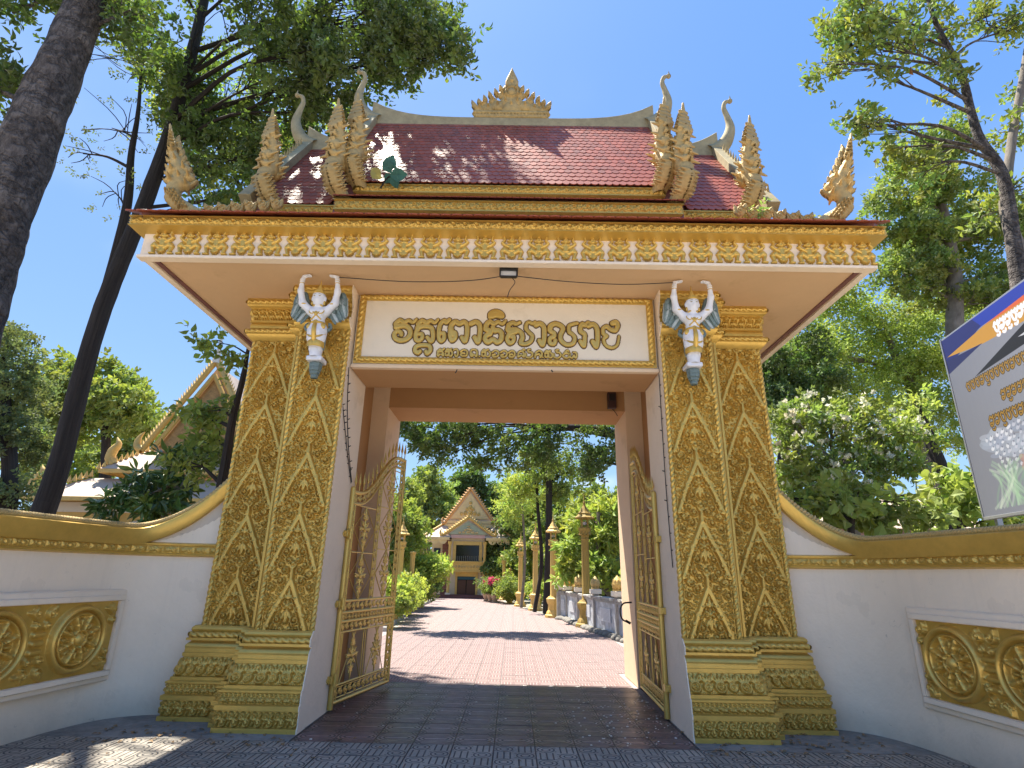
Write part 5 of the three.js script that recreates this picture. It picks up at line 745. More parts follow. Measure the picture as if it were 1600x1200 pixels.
// ---------------------------------------------------------------- courtyard: lamp posts
function lampPost(x, z, h, label, mat = M.yellow, turn = 0, head = true) {
  const o = thing('lamp_post', label, 'lamp post', [x, 0, z], turn, head ? 'yellow lantern posts along the path' : 'plain yellow posts along the path'), k = h / 4, Y = (q) => q.map(([r, y]) => [r * k, y * k]);
  mesh('pedestal', [lathe(Y([[0.0, 0], [0.34, 0], [0.34, 0.09], [0.29, 0.12], [0.27, 0.2], [0.22, 0.26], [0.21, 0.45], [0.26, 0.54], [0.28, 0.62], [0.28, 0.68], [0.22, 0.72], [0.20, 0.76], [0.0, 0.78]]), 8)], mat, o);
  mesh('post', [lathe(Y([[0.15, 0.76], [0.125, 0.82], [0.12, 2.5], [0.14, 2.56], [0.11, 2.6]]), 8)], mat, o);
  if (!head) { mesh('cap', [lathe(Y([[0.12, 2.58], [0.17, 2.62], [0.17, 2.7], [0.0, 2.74]]), 8)], mat, o); return o; }
  mesh('capital', [lathe(Y([[0.11, 2.58], [0.13, 2.66], [0.17, 2.78], [0.20, 2.84], [0.20, 2.9], [0.12, 2.92]]), 8), ...[...Array(8)].map((_, i) => place(new THREE.ConeGeometry(0.05 * k, 0.2 * k, 5), 0.15 * k * Math.cos(i * 0.785), 2.78 * k, 0.15 * k * Math.sin(i * 0.785)))], mat, o);
  const l = part('lantern', o);
  for (let i = 0; i < 4; i++) mesh('lantern_pillar', lathe(Y([[0.028, 2.9], [0.036, 2.95], [0.024, 3.0], [0.024, 3.15], [0.04, 3.22]]), 6, 0.13 * k * Math.cos(i * 1.571 + 0.785), 0, 0.13 * k * Math.sin(i * 1.571 + 0.785)), mat, l);
  mesh('lamp_globe', new THREE.SphereGeometry(0.07 * k, 10, 8).translate(0, 3.04 * k, 0), M.lens, l);
  mesh('lantern_roof', lathe(Y([[0.0, 3.2], [0.30, 3.18], [0.31, 3.22], [0.24, 3.27], [0.20, 3.33], [0.21, 3.35], [0.13, 3.44], [0.11, 3.5], [0.05, 3.58], [0.035, 3.66], [0.045, 3.69], [0.02, 3.74], [0.01, 4.0]]), 8), mat, l);
  return o;
}
const lampOld = std({ map: grain([0.40, 0.27, 0.06], 0.5, 1.2, [0.8, 0.8]), roughness: 0.7 });
lampPost(2.58, -12.9, 4.3, 'tall ochre lamp post with a dark weathered roof rising behind the grey stone wall', lampOld);
lampPost(1.78, -16.9, 4.05, 'yellow lamp post at the far end of the grey stone wall');
lampPost(1.22, -21.1, 4.0, 'second yellow lantern post beyond the grey stone wall, between two dark thin trunks');
lampPost(0.56, -24.3, 3.75, 'third yellow lantern post beyond the grey stone wall, next to the round green bush');
lampPost(-0.42, -31.4, 3.3, 'last right-hand yellow lantern post, near the pink flowers');
lampPost(-0.02, -30.2, 2.8, 'plain yellow post without a lantern beside the last right-hand lantern', M.yellow, 0, false);
lampPost(-4.28, -16.4, 3.75, 'nearest yellow lantern post on the left, above the potted hedge');
lampPost(-4.36, -19.6, 3.62, 'plain yellow post without a lantern on the left of the path', M.yellow, 0, false);
lampPost(-4.42, -22.3, 3.05, 'second yellow lantern post on the left, half behind yellow-green leaves');
lampPost(-4.62, -25.5, 2.9, 'third yellow lantern post on the left, low among the leaves');
lampPost(-4.75, -28.5, 2.8, 'yellow lantern post on the left nearest to the hall');
// ---- grey stone memorial wall with lotus buds
{
  const o = thing('memorial_wall', 'grey stone wall with engraved plaques and orange lotus buds right of the path', 'wall');
  const pts = [[1.95, -16.2], [2.25, -15.9], [2.45, -13.75], [2.72, -11.7], [3.05, -9.65], [3.4, -7.6], [3.7, -5.6]];
  const engr = tex(128, (i, j) => { const l = Math.floor(j / 12), on = j > 12 && j < 116 && i > 10 && i < 118 && j % 12 > 4 && j % 12 < 10 && ((i * 7 + l * 53) % 23) > 6 && ((i * 13 + l * 31) % 11) > 2; return on ? [0.22, 0.24, 0.27] : [0.60, 0.63, 0.68]; }, { srgb: true });
  const plaqueMat = std({ map: engr, roughness: 0.4 });
  const bud = merge([lathe([[0.0, 0], [0.15, 0.0], [0.16, 0.04], [0.11, 0.07], [0.17, 0.14], [0.18, 0.2], [0.14, 0.3], [0.06, 0.4], [0.0, 0.46]], 10), ...[...Array(8)].map((_, i) => { const g = new THREE.SphereGeometry(0.09, 6, 5); g.scale(0.7, 1.7, 0.45); g.translate(0, 0.2, 0.13); g.rotateY(i * 0.785); return g; })]);
  pts.forEach(([x, z], i) => {
    if (i < pts.length - 1) {
      const [x2, z2] = pts[i + 1], L2 = Math.hypot(x2 - x, z2 - z), a = Math.atan2(x2 - x, z2 - z), mx = (x + x2) / 2, mz = (z + z2) / 2;
      const pn = part('panel', o); pn.position.set(mx, 0, mz); pn.rotation.y = a; const hl = L2 / 2 - 0.08;   // local z along the wall, -x towards the path
      mesh('slab', bx(-0.03, 0.0, -hl, 0.05, 0.86, hl, 0.006), M.marble, pn); mesh('frame', [bx(-0.07, 0.86, -hl, 0.08, 0.93, hl, 0.01), bx(-0.06, 0.0, -hl, 0.06, 0.10, hl, 0.01)], M.stone, pn);
      for (let k = 0; k < 5; k++) mesh('coping_stone', bx(-0.11, 0.93, -hl + k * hl * 0.4 + 0.01, 0.10, 1.0 + 0.012 * Math.sin(k * 2.3 + i), -hl + (k + 1) * hl * 0.4 - 0.01, 0.03), M.stone, pn);
      const g = new THREE.BoxGeometry(0.02, 0.36, Math.min(0.95, hl * 1.2)); g.translate(-0.045, 0.52, 0); const pq = mesh('plaque', g, plaqueMat, pn);
      mesh('footing_stone', (() => { const out = [], q = rng(9 + i); for (let k = 0; k < 6; k++) { const g2 = new THREE.IcosahedronGeometry(0.13 + q() * 0.06, 1); g2.scale(1, 0.7, 1.3); g2.translate(-0.18 + q() * 0.06, 0.02, -hl + (k + 0.5) * hl / 3); out.push(g2); } return out; })(), M.rock, pn);
    }
    mesh('post', bx(x - 0.09, 0, z - 0.09, x + 0.09, 1.05, z + 0.09, 0.01), M.stone, o); mesh('post_cap', bx(x - 0.17, 1.05, z - 0.17, x + 0.17, 1.19, z + 0.17, 0.02), M.cream, o); const b = mesh('lotus_bud', bud, i % 3 === 1 ? M.yellow : M.goldOld, o); b.position.set(x, 1.19, z); b.scale.setScalar(0.85 + 0.06 * (i % 3));
  });
  for (const [x, z] of [[2.35, -16.2], [2.75, -16.3], [2.6, -15.7]]) { const b = mesh('lotus_bud', bud, M.yellow, o); b.position.set(x, 1.0, z); mesh('post', bx(x - 0.1, 0, z - 0.1, x + 0.1, 1.0, z + 0.1, 0.01), M.stone, o); }
}
{ // small shrine column behind the wall
  const o = thing('spirit_shrine', 'small orange shrine column with flame tip behind the stone wall at right', 'shrine', [4.35, 0, -9.6]);
  mesh('column', lathe([[0.3, 0], [0.3, 0.2], [0.17, 0.3], [0.15, 1.3], [0.24, 1.45], [0.26, 1.6], [0.12, 1.62]], 8), M.yellowPale, o); mesh('bowl', lathe([[0.12, 1.6], [0.2, 1.75], [0.21, 1.9], [0.12, 2.02], [0.05, 2.05]], 12), M.orange, o); mesh('flame', lathe([[0.05, 2.03], [0.12, 2.12], [0.10, 2.28], [0.04, 2.42], [0, 2.62]], 8), M.cream, o);
  const q = thing('stone_urn', 'pale square tiered pedestal among plants between the lamp posts', 'pedestal', [2.6, 0, -23.5]); mesh('plinth', [bx(-0.6, 0, -0.6, 0.6, 0.5, 0.6, 0.02), bx(-0.45, 0.5, -0.45, 0.45, 1.3, 0.45, 0.02), bx(-0.55, 1.3, -0.55, 0.55, 1.45, 0.55, 0.02)], M.yellowPale, q); mesh('cap', bx(-0.4, 1.45, -0.4, 0.4, 1.7, 0.4, 0.02), M.pink, q);
}
// ---------------------------------------------------------------- main hall at the end of the path
{
  const o = thing('temple_hall', 'yellow two-storey temple hall with stacked gables at the end of the path', 'temple', [-2.98, -0.1, -33.2]);
  const gable = (hw, y0, y1, d0, d1, mat) => { const g = new THREE.ExtrudeGeometry(new THREE.Shape([new THREE.Vector2(-hw, y0), new THREE.Vector2(hw, y0), new THREE.Vector2(0, y1)]), { depth: d1 - d0, bevelEnabled: false }); g.translate(0, 0, d0); g.deleteAttribute('uv'); return boxUV(g.index ? g.toNonIndexed() : g); };
  mesh('wall', [bx(-2.6, 0, -9, 2.6, 4.2, -1.2, 0), bx(-1.15, 0.3, -1.2, 1.15, 4.1, -0.3, 0)], M.hallWall, o);
  for (let j = 0; j < 9; j++) { mesh('wall_tile', bx(-1.85, 0.25 + j * 0.42, -1.2, -1.30, 0.64 + j * 0.42, -1.12, 0.012), M.maroon, o); mesh('wall_tile', bx(1.30, 0.25 + j * 0.42, -1.2, 1.85, 0.64 + j * 0.42, -1.12, 0.012), M.maroon, o); }
  for (let j = 0; j < 3; j++) mesh('step', bx(-2.2, 0, -0.3 + 0.0, 2.2, 0.30 - j * 0.1, 0.2 + j * 0.3, 0.01), M.maroon, o);
  for (const x of [-1.2, 1.2]) { const c = part('column', o); c.position.set(x, 0.28, 0.05); mesh('shaft', lathe([[0.13, 0.12], [0.105, 0.2], [0.095, 3.2], [0.15, 3.36], [0.16, 3.44]], 10), M.yellow, c); mesh('column_base', bx(-0.17, 0, -0.17, 0.17, 0.12, 0.17, 0.02), M.cream, c); }
  const b = part('balcony', o); mesh('parapet', [bx(-1.1, 1.78, -0.25, 1.1, 2.35, 0.0, 0.01), bx(-1.14, 2.33, -0.28, 1.14, 2.43, 0.05, 0.015), bx(-1.14, 1.72, -0.28, 1.14, 1.82, 0.05, 0.015)], M.yellow, b); { const R = new Relief(2.1, 0.3, 0.02); for (let i = 0; i < 10; i++) R.curl(0.12 + i * 0.205, 0.15, 0.08, i, 1.3, i % 2 ? 1 : -1, 0.03, 0.03); mesh('parapet_scrolls', R.geo({ cut: true }), M.goldOld, b).position.set(-1.05, 1.93, 0.004); }
  const w = part('window', o); mesh('frame', [bx(-1.0, 2.45, -0.3, -0.80, 3.75, -0.2, 0.01), bx(0.80, 2.45, -0.3, 1.0, 3.75, -0.2, 0.01), bx(-0.8, 3.5, -0.3, 0.8, 3.75, -0.2, 0.01)], M.yellow, w); mesh('pane', bx(-0.8, 2.45, -0.29, 0.8, 3.5, -0.26, 0), M.glassDark, w); mesh('railing', [...Array(13)].map((_, i) => bar(V(-0.78 + i * 0.13, 2.45, -0.22), V(-0.78 + i * 0.13, 2.78, -0.22), 0.012, 4)), M.steel, w);
  const d = part('door', o); mesh('opening', bx(-0.62, 0.3, -0.29, 0.62, 1.45, -0.25, 0), M.glassDark, d); mesh('frame', [bx(-0.76, 0.3, -0.3, -0.62, 1.72, -0.18, 0.01), bx(0.62, 0.3, -0.3, 0.76, 1.72, -0.18, 0.01), bx(-0.62, 1.45, -0.3, 0.62, 1.72, -0.18, 0.01)], M.yellow, d); for (const x of [-0.31, 0.31]) mesh('door_leaf', bx(x - 0.28, 0.32, -0.25, x + 0.28, 1.22, -0.22, 0.01), std({ color: C(0.06, 0.018, 0.012), roughness: 0.4 }), d);
  mesh('banner', bx(-0.6, 1.25, -0.22, 0.6, 1.43, -0.19, 0.005), std({ color: C(0.03, 0.09, 0.12) }), o);
  mesh('name_strip', bx(-1.2, 3.95, -0.3, 1.2, 4.17, -0.1, 0.01), M.pink, o);
  const edge = (hw, y0, y1, z, n, mat, parent) => { for (const s of [-1, 1]) { const a = V(s * hw, y0, z), bq = V(0, y1, z), dd = bq.clone().sub(a), L3 = dd.length(), u = dd.clone().normalize(), up = V(-u.y * s * -1, Math.abs(u.x), 0).normalize(); mesh('barge_board', bar(a, bq, 0.10, 4), mat, parent); const t = []; for (let i = 0; i < n; i++) { const p = a.clone().addScaledVector(dd, (i + 0.5) / n), c = new THREE.ConeGeometry(0.08, 0.22, 5); c.applyQuaternion(new THREE.Quaternion().setFromUnitVectors(V(0, 1, 0), V(s * Math.abs(u.y), Math.abs(u.x), 0).normalize())); c.translate(p.x + s * Math.abs(u.y) * 0.14, p.y + Math.abs(u.x) * 0.14, z); t.push(c); } mesh('barge_leaves', t, mat, parent); mesh('end_finial', limb([V(s * hw, y0, z), V(s * (hw + 0.12), y0 + 0.08, z), V(s * (hw + 0.14), y0 + 0.3, z), V(s * (hw + 0.06), y0 + 0.45, z)], [0.1, 0.08, 0.02], 6, 8), mat, parent); } };
  const pr = new Relief(2.6, 1.7, 0.03); for (const [x, y, r] of [[1.3, 0.3, 0.2], [0.9, 0.25, 0.16], [1.7, 0.25, 0.16], [1.3, 0.75, 0.18], [0.55, 0.2, 0.12], [2.05, 0.2, 0.12], [1.05, 0.6, 0.12], [1.55, 0.6, 0.12], [1.3, 1.15, 0.12]]) pr.curl(x, y, r, 1, 1.5, x < 1.3 ? 1 : -1, 0.05, 0.08);
  const rf = part('roof', o);
  mesh('upper_gable', gable(1.75, 5.0, 7.35, -9, -1.0, M.paleTile), M.paleTile, rf); mesh('upper_pediment', [gable(1.35, 5.35, 7.15, -1.0, -0.92), bx(-1.75, 4.72, -1.3, 1.75, 4.98, -0.92, 0.01), bx(-1.6, 5.0, -1.3, 1.6, 5.2, -0.9, 0.01)], M.yellowPale, rf); { const q = mesh('pediment_scrolls', pr.geo({ cut: true }), M.yellow, rf); q.position.set(-1.04, 5.5, -0.92); q.scale.set(0.8, 0.85, 1); } edge(1.82, 4.98, 7.5, -0.9, 16, M.bargeOrange, rf);
  mesh('porch_gable', gable(1.72, 4.12, 5.28, -1.6, -0.15), M.paleTile, rf); mesh('porch_pediment', gable(1.35, 4.2, 5.1, -0.15, -0.08), std({ map: grain([0.38, 0.42, 0.30], 0.8, 1.15, [1, 1]), roughness: 0.8 }), rf); { const q = mesh('pediment_scrolls', pr.geo({ cut: true }), M.yellowPale, rf); q.position.set(-1.0, 4.24, -0.08); q.scale.set(0.77, 0.45, 1); } edge(1.78, 4.12, 5.38, -0.05, 12, M.yellow, rf);
  mesh('spire', lathe([[0.08, 5.3], [0.1, 5.45], [0.03, 5.6], [0.05, 5.7], [0.0, 6.2]], 8, 0, 0, -0.05), M.yellow, rf);
  for (const s of [-1, 1]) { const g = new THREE.BufferGeometry(); g.setAttribute('position', new THREE.Float32BufferAttribute([s * 3.15, 3.98, 0.1, s * 1.7, 5.05, -1.2, s * 1.7, 5.05, -9, s * 3.15, 3.98, 0.1, s * 1.7, 5.05, -9, s * 3.15, 3.98, -9, s * 3.15, 3.98, 0.1, s * 1.15, 3.98, 0.1, s * 1.7, 5.05, -1.2, s * 3.15, 3.86, 0.1, s * 1.15, 3.86, 0.1, s * 1.15, 3.86, -9, s * 3.15, 3.86, 0.1, s * 1.15, 3.86, -9, s * 3.15, 3.86, -9], 3)); g.computeVertexNormals(); mesh('lower_roof', g, M.paleTile, rf); mesh('valance', [bx(s * 1.25, 3.8, 0.05, s * 3.2, 4.0, 0.14, 0.01), ...[0, 1, 2].map((i) => { const c = new THREE.CircleGeometry(0.28, 14, Math.PI, Math.PI); c.translate(s * (1.7 + i * 0.56), 3.81, 0.1); return c; })], M.yellowPale, rf); mesh('hip_ridge', bar(V(s * 3.15, 4.0, 0.1), V(s * 1.7, 5.1, -1.2), 0.07, 6), M.yellow, rf); }
  mesh('shutter', bx(-2.45, 2.4, -1.21, -2.0, 3.3, -1.15, 0.01), M.glassDark, o);
}
// ---------------------------------------------------------------- prayer hall beyond the left wall
{
  const o = thing('prayer_hall', 'prayer hall with pale tiered roof and gilded gable behind the left wall', 'temple', [-15.2, 0, -19.5], 0.0);
  const slab = (x0, x1, y0, y1, z0, z1, mat, name, parent) => mesh(name, bx(x0, y0, z0, x1, y1, z1, 0.01), mat, parent);
  slab(-6, 6, 0, 4.4, -8, 0, M.yellow, 'wall', o); slab(-6.1, 6.1, 3.9, 4.35, 0, 0.12, M.cream, 'wall_band', o);
  for (const x of [-4.2, -1.8, 0.6, 3.0]) { const a = part('arch_window', o); a.position.set(x, 0, 0.02); mesh('arch_frame', new THREE.TorusGeometry(0.85, 0.12, 6, 20, Math.PI).translate(0, 2.6, 0.05), M.cream, a); mesh('opening', [new THREE.CircleGeometry(0.8, 20, 0, Math.PI).translate(0, 2.6, 0.02), bx(-0.8, 0.6, 0.0, 0.8, 2.6, 0.03, 0)], M.orange, a); mesh('figure_bracket', [lathe([[0, 2.9], [0.1, 3.0], [0.08, 3.2], [0.16, 3.5], [0.1, 3.7], [0.12, 3.8], [0.05, 4.0]], 8, 1.2, 0, 0.18), bar(V(1.2, 3.5, 0.2), V(1.42, 3.85, 0.3), 0.04), bar(V(1.2, 3.5, 0.2), V(0.98, 3.85, 0.3), 0.04)], M.goldOld, a); }
  const rf = part('roof', o), hip = (y0, y1, w0, w1, d0, d1) => { const g = new THREE.BufferGeometry(), p = [[-w0, y0, d0], [w0, y0, d0], [w1, y1, d1], [-w1, y1, d1], [-w0, y0, -8 - d0], [w0, y0, -8 - d0], [w1, y1, -8 - d1], [-w1, y1, -8 - d1]], f = [[0, 1, 2], [0, 2, 3], [1, 5, 6], [1, 6, 2], [5, 4, 7], [5, 7, 6], [4, 0, 3], [4, 3, 7]]; g.setAttribute('position', new THREE.Float32BufferAttribute(f.flat().flatMap((i) => p[i]), 3)); g.computeVertexNormals(); return g; };
  mesh('lower_roof', hip(4.45, 5.55, 6.6, 4.9, 1.1, -0.5), M.paleTile, rf); mesh('eave', [bx(-6.65, 4.3, 0.9, 6.65, 4.5, 1.15, 0.02), bx(-6.65, 4.3, -9, -6.4, 4.5, 0.9, 0.02), bx(6.4, 4.3, -9, 6.65, 4.5, 0.9, 0.02)], M.yellow, rf);
  mesh('upper_eave', [bx(-4.3, 5.75, -0.3, 4.3, 5.95, -0.05, 0.02), bx(-4.3, 5.75, -8, -4.05, 5.95, -0.3, 0.02)], M.yellow, rf); mesh('upper_roof', hip(5.95, 7.2, 4.3, 2.9, -0.05, -1.5), M.paleTile, rf);
  for (const s of [-1, 1]) { mesh('hip_leaves', [...Array(13)].map((_, i) => { const t = i / 12, c = new THREE.ConeGeometry(0.12, 0.36, 5); c.translate(s * (6.6 - 1.7 * t), 4.7 + 1.1 * t, 1.1 - 1.6 * t); return c; }), M.yellow, rf); mesh('hip_leaves', [...Array(11)].map((_, i) => { const t = i / 10, c = new THREE.ConeGeometry(0.11, 0.34, 5); c.translate(s * (4.3 - 1.4 * t), 6.1 + 1.25 * t, -0.05 - 1.45 * t); return c; }), M.yellow, rf);
    for (const [x, y, z] of [[6.2, 4.8, 0.7], [3.9, 6.4, -0.5]]) mesh('serpent_finial', limb([V(s * x, y - 0.2, z), V(s * (x + 0.3), y + 0.1, z), V(s * (x + 0.25), y + 0.5, z), V(s * (x + 0.05), y + 0.8, z), V(s * (x + 0.2), y + 1.15, z)], [0.2, 0.24, 0.22, 0.16, 0.03], 7, 14), M.yellow, rf); }
  // cross gable on the right
  const gb = part('gable', o); gb.position.set(0.25, 6.95, -0.4); const tri = (hw, h, d) => { const g = new THREE.ExtrudeGeometry(new THREE.Shape([new THREE.Vector2(-hw, 0), new THREE.Vector2(hw, 0), new THREE.Vector2(0, h)]), { depth: d, bevelEnabled: false }); g.translate(0, 0, -d); g.deleteAttribute('uv'); return boxUV(g.index ? g.toNonIndexed() : g); };
  mesh('gable_roof', tri(2.6, 4.35, 6), M.paleTile, gb); mesh('pediment', tri(2.1, 3.6, 0.1).translate(0, 0.1, 0.12), std({ map: grain([0.42, 0.25, 0.09], 0.5, 1.3, [2, 2]), roughness: 0.7 }), gb);
  for (const s of [-1, 1]) { const a = V(s * 2.75, -0.1, 0.3), b2 = V(0, 4.55, 0.3); mesh('barge_board', [bar(a, b2, 0.16, 4), bar(V(s * 2.3, -0.1, 0.26), V(0, 3.8, 0.26), 0.12, 4)], M.yellow, gb); mesh('barge_leaves', [...Array(30)].map((_, i) => { const p = a.clone().lerp(b2, (i + 0.5) / 30), c = new THREE.ConeGeometry(0.09, 0.3, 5); c.rotateZ(-s * 0.35); c.translate(p.x + s * 0.14, p.y + 0.16, p.z); return c; }), M.yellow, gb); mesh('end_finial', limb([V(s * 2.7, -0.1, 0.3), V(s * 3.0, 0.1, 0.3), V(s * 3.0, 0.5, 0.3), V(s * 2.8, 0.8, 0.3)], [0.18, 0.16, 0.03], 7, 10), M.yellow, gb); }
  mesh('chofa_finial', limb([V(0, 4.4, 0.3), V(0.0, 4.8, 0.34), V(0.06, 5.3, 0.38), V(0.02, 5.9, 0.34), V(0.1, 6.35, 0.3)], [0.2, 0.14, 0.09, 0.06, 0.02], 7, 16), M.cream, gb); mesh('chofa_finial', limb([V(1.1, 3.9, -2.4), V(1.1, 4.3, -2.36), V(1.16, 4.8, -2.32), V(1.12, 5.3, -2.36)], [0.2, 0.12, 0.08, 0.02], 7, 14), M.cream, gb);
  const pl = thing('lantern_pillar', 'small pale roofed pillar beside the left gate pillar, behind the wall', 'pillar', [-6.15, 0, -7.5]); mesh('shaft', bx(-0.16, 0, -0.16, 0.16, 3.55, 0.16, 0.01), M.yellow, pl); mesh('cap', lathe([[0.2, 3.55], [0.55, 3.62], [0.5, 3.74], [0.22, 3.98], [0.1, 4.05]], 8), M.cream, pl);
}
// pink and cream buildings far right behind the trees
{
  const o = thing('pink_house', 'low pink house wall glimpsed through the leaves right of the gateway', 'house', [13, 0, -16]);
  mesh('wall', bx(-5, 0, -5, 5, 3.6, 0, 0), M.pink, o); mesh('side_wall', bx(2.2, 0, 0, 5, 3.0, 0.8, 0), M.cream, o); const rf = mesh('roof', (() => { const g = new THREE.ExtrudeGeometry(new THREE.Shape([new THREE.Vector2(-0.4, 3.5), new THREE.Vector2(5.4, 3.5), new THREE.Vector2(2.5, 5.0)]), { depth: 11, bevelEnabled: false }); g.rotateY(Math.PI / 2); g.translate(-5.5, 0, 0.4); g.deleteAttribute('uv'); return boxUV(g.index ? g.toNonIndexed() : g); })(), M.paleTile, o); const w = part('window', o); mesh('frame', bx(-2.4, 1.2, 0, -1.0, 2.5, 0.06, 0.01), M.cream, w); mesh('pane', bx(-2.28, 1.3, 0.05, -1.12, 2.4, 0.075, 0), M.glassDark, w);
}
// ---------------------------------------------------------------- billboard at the right edge
{
  const a = V(7.39, 0, -2.0), b = V(6.78, 0, 1.3), d = b.clone().sub(a), len = d.length(), y0 = 2.55, y1 = 5.46;
  const o = thing('billboard', 'large printed billboard with black, yellow and blue bands on a post behind the right wall', 'billboard', [a.x, 0, a.z], Math.atan2(-d.z, d.x));   // local x runs along the board, its print looks to local +z
  const cv = document.createElement('canvas'); cv.width = 1024; cv.height = 896; const c = cv.getContext('2d'), W = 1024, Hh = 896, sx = W / len, sy = Hh / (y1 - y0);
  const g = c.createLinearGradient(0, 0, W, 0); g.addColorStop(0, '#6a6e7a'); g.addColorStop(1, '#838793'); c.fillStyle = g; c.fillRect(0, 0, W, Hh);  // white board toned grey, tree shade put into all its print colours
  const poly = (col, p) => { c.fillStyle = col; c.beginPath(); p.forEach(([x, y], i) => i ? c.lineTo(x, y) : c.moveTo(x, y)); c.closePath(); c.fill(); };
  poly('#142c90', [[0, 0], [W, 0], [W, 60], [330, 60], [0, 84]]); poly('#121a5c', [[0, 0], [270, 0], [320, 56], [0, 150]]); poly('#b8542a', [[330, 64], [W, 34], [W, 120], [330, 118]]); poly('#a87c2a', [[15, 96], [340, 64], [W, 88], [W, 176], [300, 138]]); poly('#161b4e', [[0, 112], [300, 134], [0, 182]]); poly('#101014', [[190, 262], [W, 44], [W, 214]]); poly('#a8abb4', [[520, 200], [W, 150], [W, 280]]);
  const q = rng(8);   // print of leaves, lotus blossoms and rows of white figures, all loose strokes
  c.globalAlpha = 0.55; for (let i = 0; i < 60; i++) { c.fillStyle = ['#8d97a8', '#9aa3b2', '#7f8aa0'][i % 3]; c.beginPath(); c.ellipse(150 + q() * 700, 520 + q() * 130, 30 + q() * 70, 10 + q() * 16, q() - 0.5, 0, 7); c.fill(); }
  c.globalAlpha = 0.75; for (let r = 0; r < 8; r++) for (let i = 0; i < 19; i++) { const x = 150 + i * 40 + r * 14 + q() * 14, y = 560 + r * 22 - i * 6 + q() * 8; c.fillStyle = ['#b9bdca', '#a9aebd', '#c6cad4'][Math.floor(q() * 3)]; c.beginPath(); c.ellipse(x, y, 9 + q() * 7, 6 + q() * 4, -0.6 + q() * 0.5, 0, 7); c.fill(); c.fillStyle = '#4c5266'; c.beginPath(); c.ellipse(x + 5, y - 8, 4, 4, 0, 0, 7); c.fill(); }
  for (let i = 0; i < 46; i++) { const x = 380 + q() * 600, y = 680 + q() * 200, r = 26 + q() * 40; c.fillStyle = ['#8d5f60', '#7f4046', '#97766e', '#87504c', '#a38c84'][i % 5]; for (let k = 0; k < 5; k++) { c.beginPath(); c.ellipse(x + r * 0.5 * Math.cos(k * 1.26), y + r * 0.4 * Math.sin(k * 1.26), r * 0.6, r * 0.34, k * 1.26, 0, 7); c.fill(); } }
  c.globalAlpha = 0.4; c.lineWidth = 12; for (let i = 0; i < 26; i++) { c.strokeStyle = ['#8fae92', '#aebfae', '#74967c'][i % 3]; c.beginPath(); c.moveTo(80 + q() * 300, 870); c.quadraticCurveTo(120 + q() * 200, 760, 90 + q() * 340, 660 + q() * 60); c.stroke(); }
  c.globalAlpha = 1;
  const curly = (x, y, n, h, col, edge, lw) => { for (const [style, w] of [[edge, lw + 7], [col, lw]]) { c.strokeStyle = style; c.lineWidth = w; c.lineJoin = c.lineCap = 'round'; const t = rng(n * 7 + 1); for (let i = 0; i < n; i++) { const u = x + i * h * 0.86; c.beginPath(); c.moveTo(u, y - h * 0.7); c.lineTo(u + h * 0.22, y - h); c.lineTo(u + h * 0.4, y - h * 0.8); c.lineTo(u + h * 0.7, y - h); if (t() < 0.6) { c.moveTo(u + h * 0.1, y - h * 0.6); c.bezierCurveTo(u + h * 0.1, y + h * 0.2, u + h * 0.75, y + h * 0.1, u + h * 0.6, y - h * 0.7); } else { c.moveTo(u + h * 0.6, y - h * 0.8); c.bezierCurveTo(u + h * 0.7, y, u - h * 0.1, y + h * 0.2, u + h * 0.05, y - h * 0.35); c.lineTo(u + h * 0.35, y - h * 0.3); } if (t() < 0.4) { c.moveTo(u + h * 0.2, y + h * 0.3); c.quadraticCurveTo(u + h * 0.5, y + h * 0.55, u + h * 0.6, y + h * 0.2); } c.stroke(); } } };
  curly(400, 128, 12, 46, '#f6f6f2', '#b8b4c0', 8); curly(110, 312, 15, 42, '#8a6a26', '#33280f', 7); curly(330, 420, 9, 42, '#8a6a26', '#33280f', 7); curly(210, 512, 10, 46, '#8a6a26', '#33280f', 7);
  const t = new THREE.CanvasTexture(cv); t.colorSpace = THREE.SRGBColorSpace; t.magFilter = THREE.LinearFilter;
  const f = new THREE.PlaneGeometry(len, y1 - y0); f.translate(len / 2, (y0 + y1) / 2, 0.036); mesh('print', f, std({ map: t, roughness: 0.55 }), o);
  mesh('panel_frame', [bx(-0.02, y0 - 0.03, -0.03, len + 0.02, y1 + 0.03, 0.03, 0.004), bx(-0.04, y0 - 0.04, -0.04, -0.005, y1 + 0.04, 0.045, 0.004), bx(-0.04, y0 - 0.045, -0.04, len, y0, 0.045, 0.004)], M.steel, o);
  for (const x of [0.12, len - 0.3]) mesh('post', bx(x - 0.035, -0.05, -0.11, x + 0.035, y1, -0.035, 0.004), M.steel, o);
}
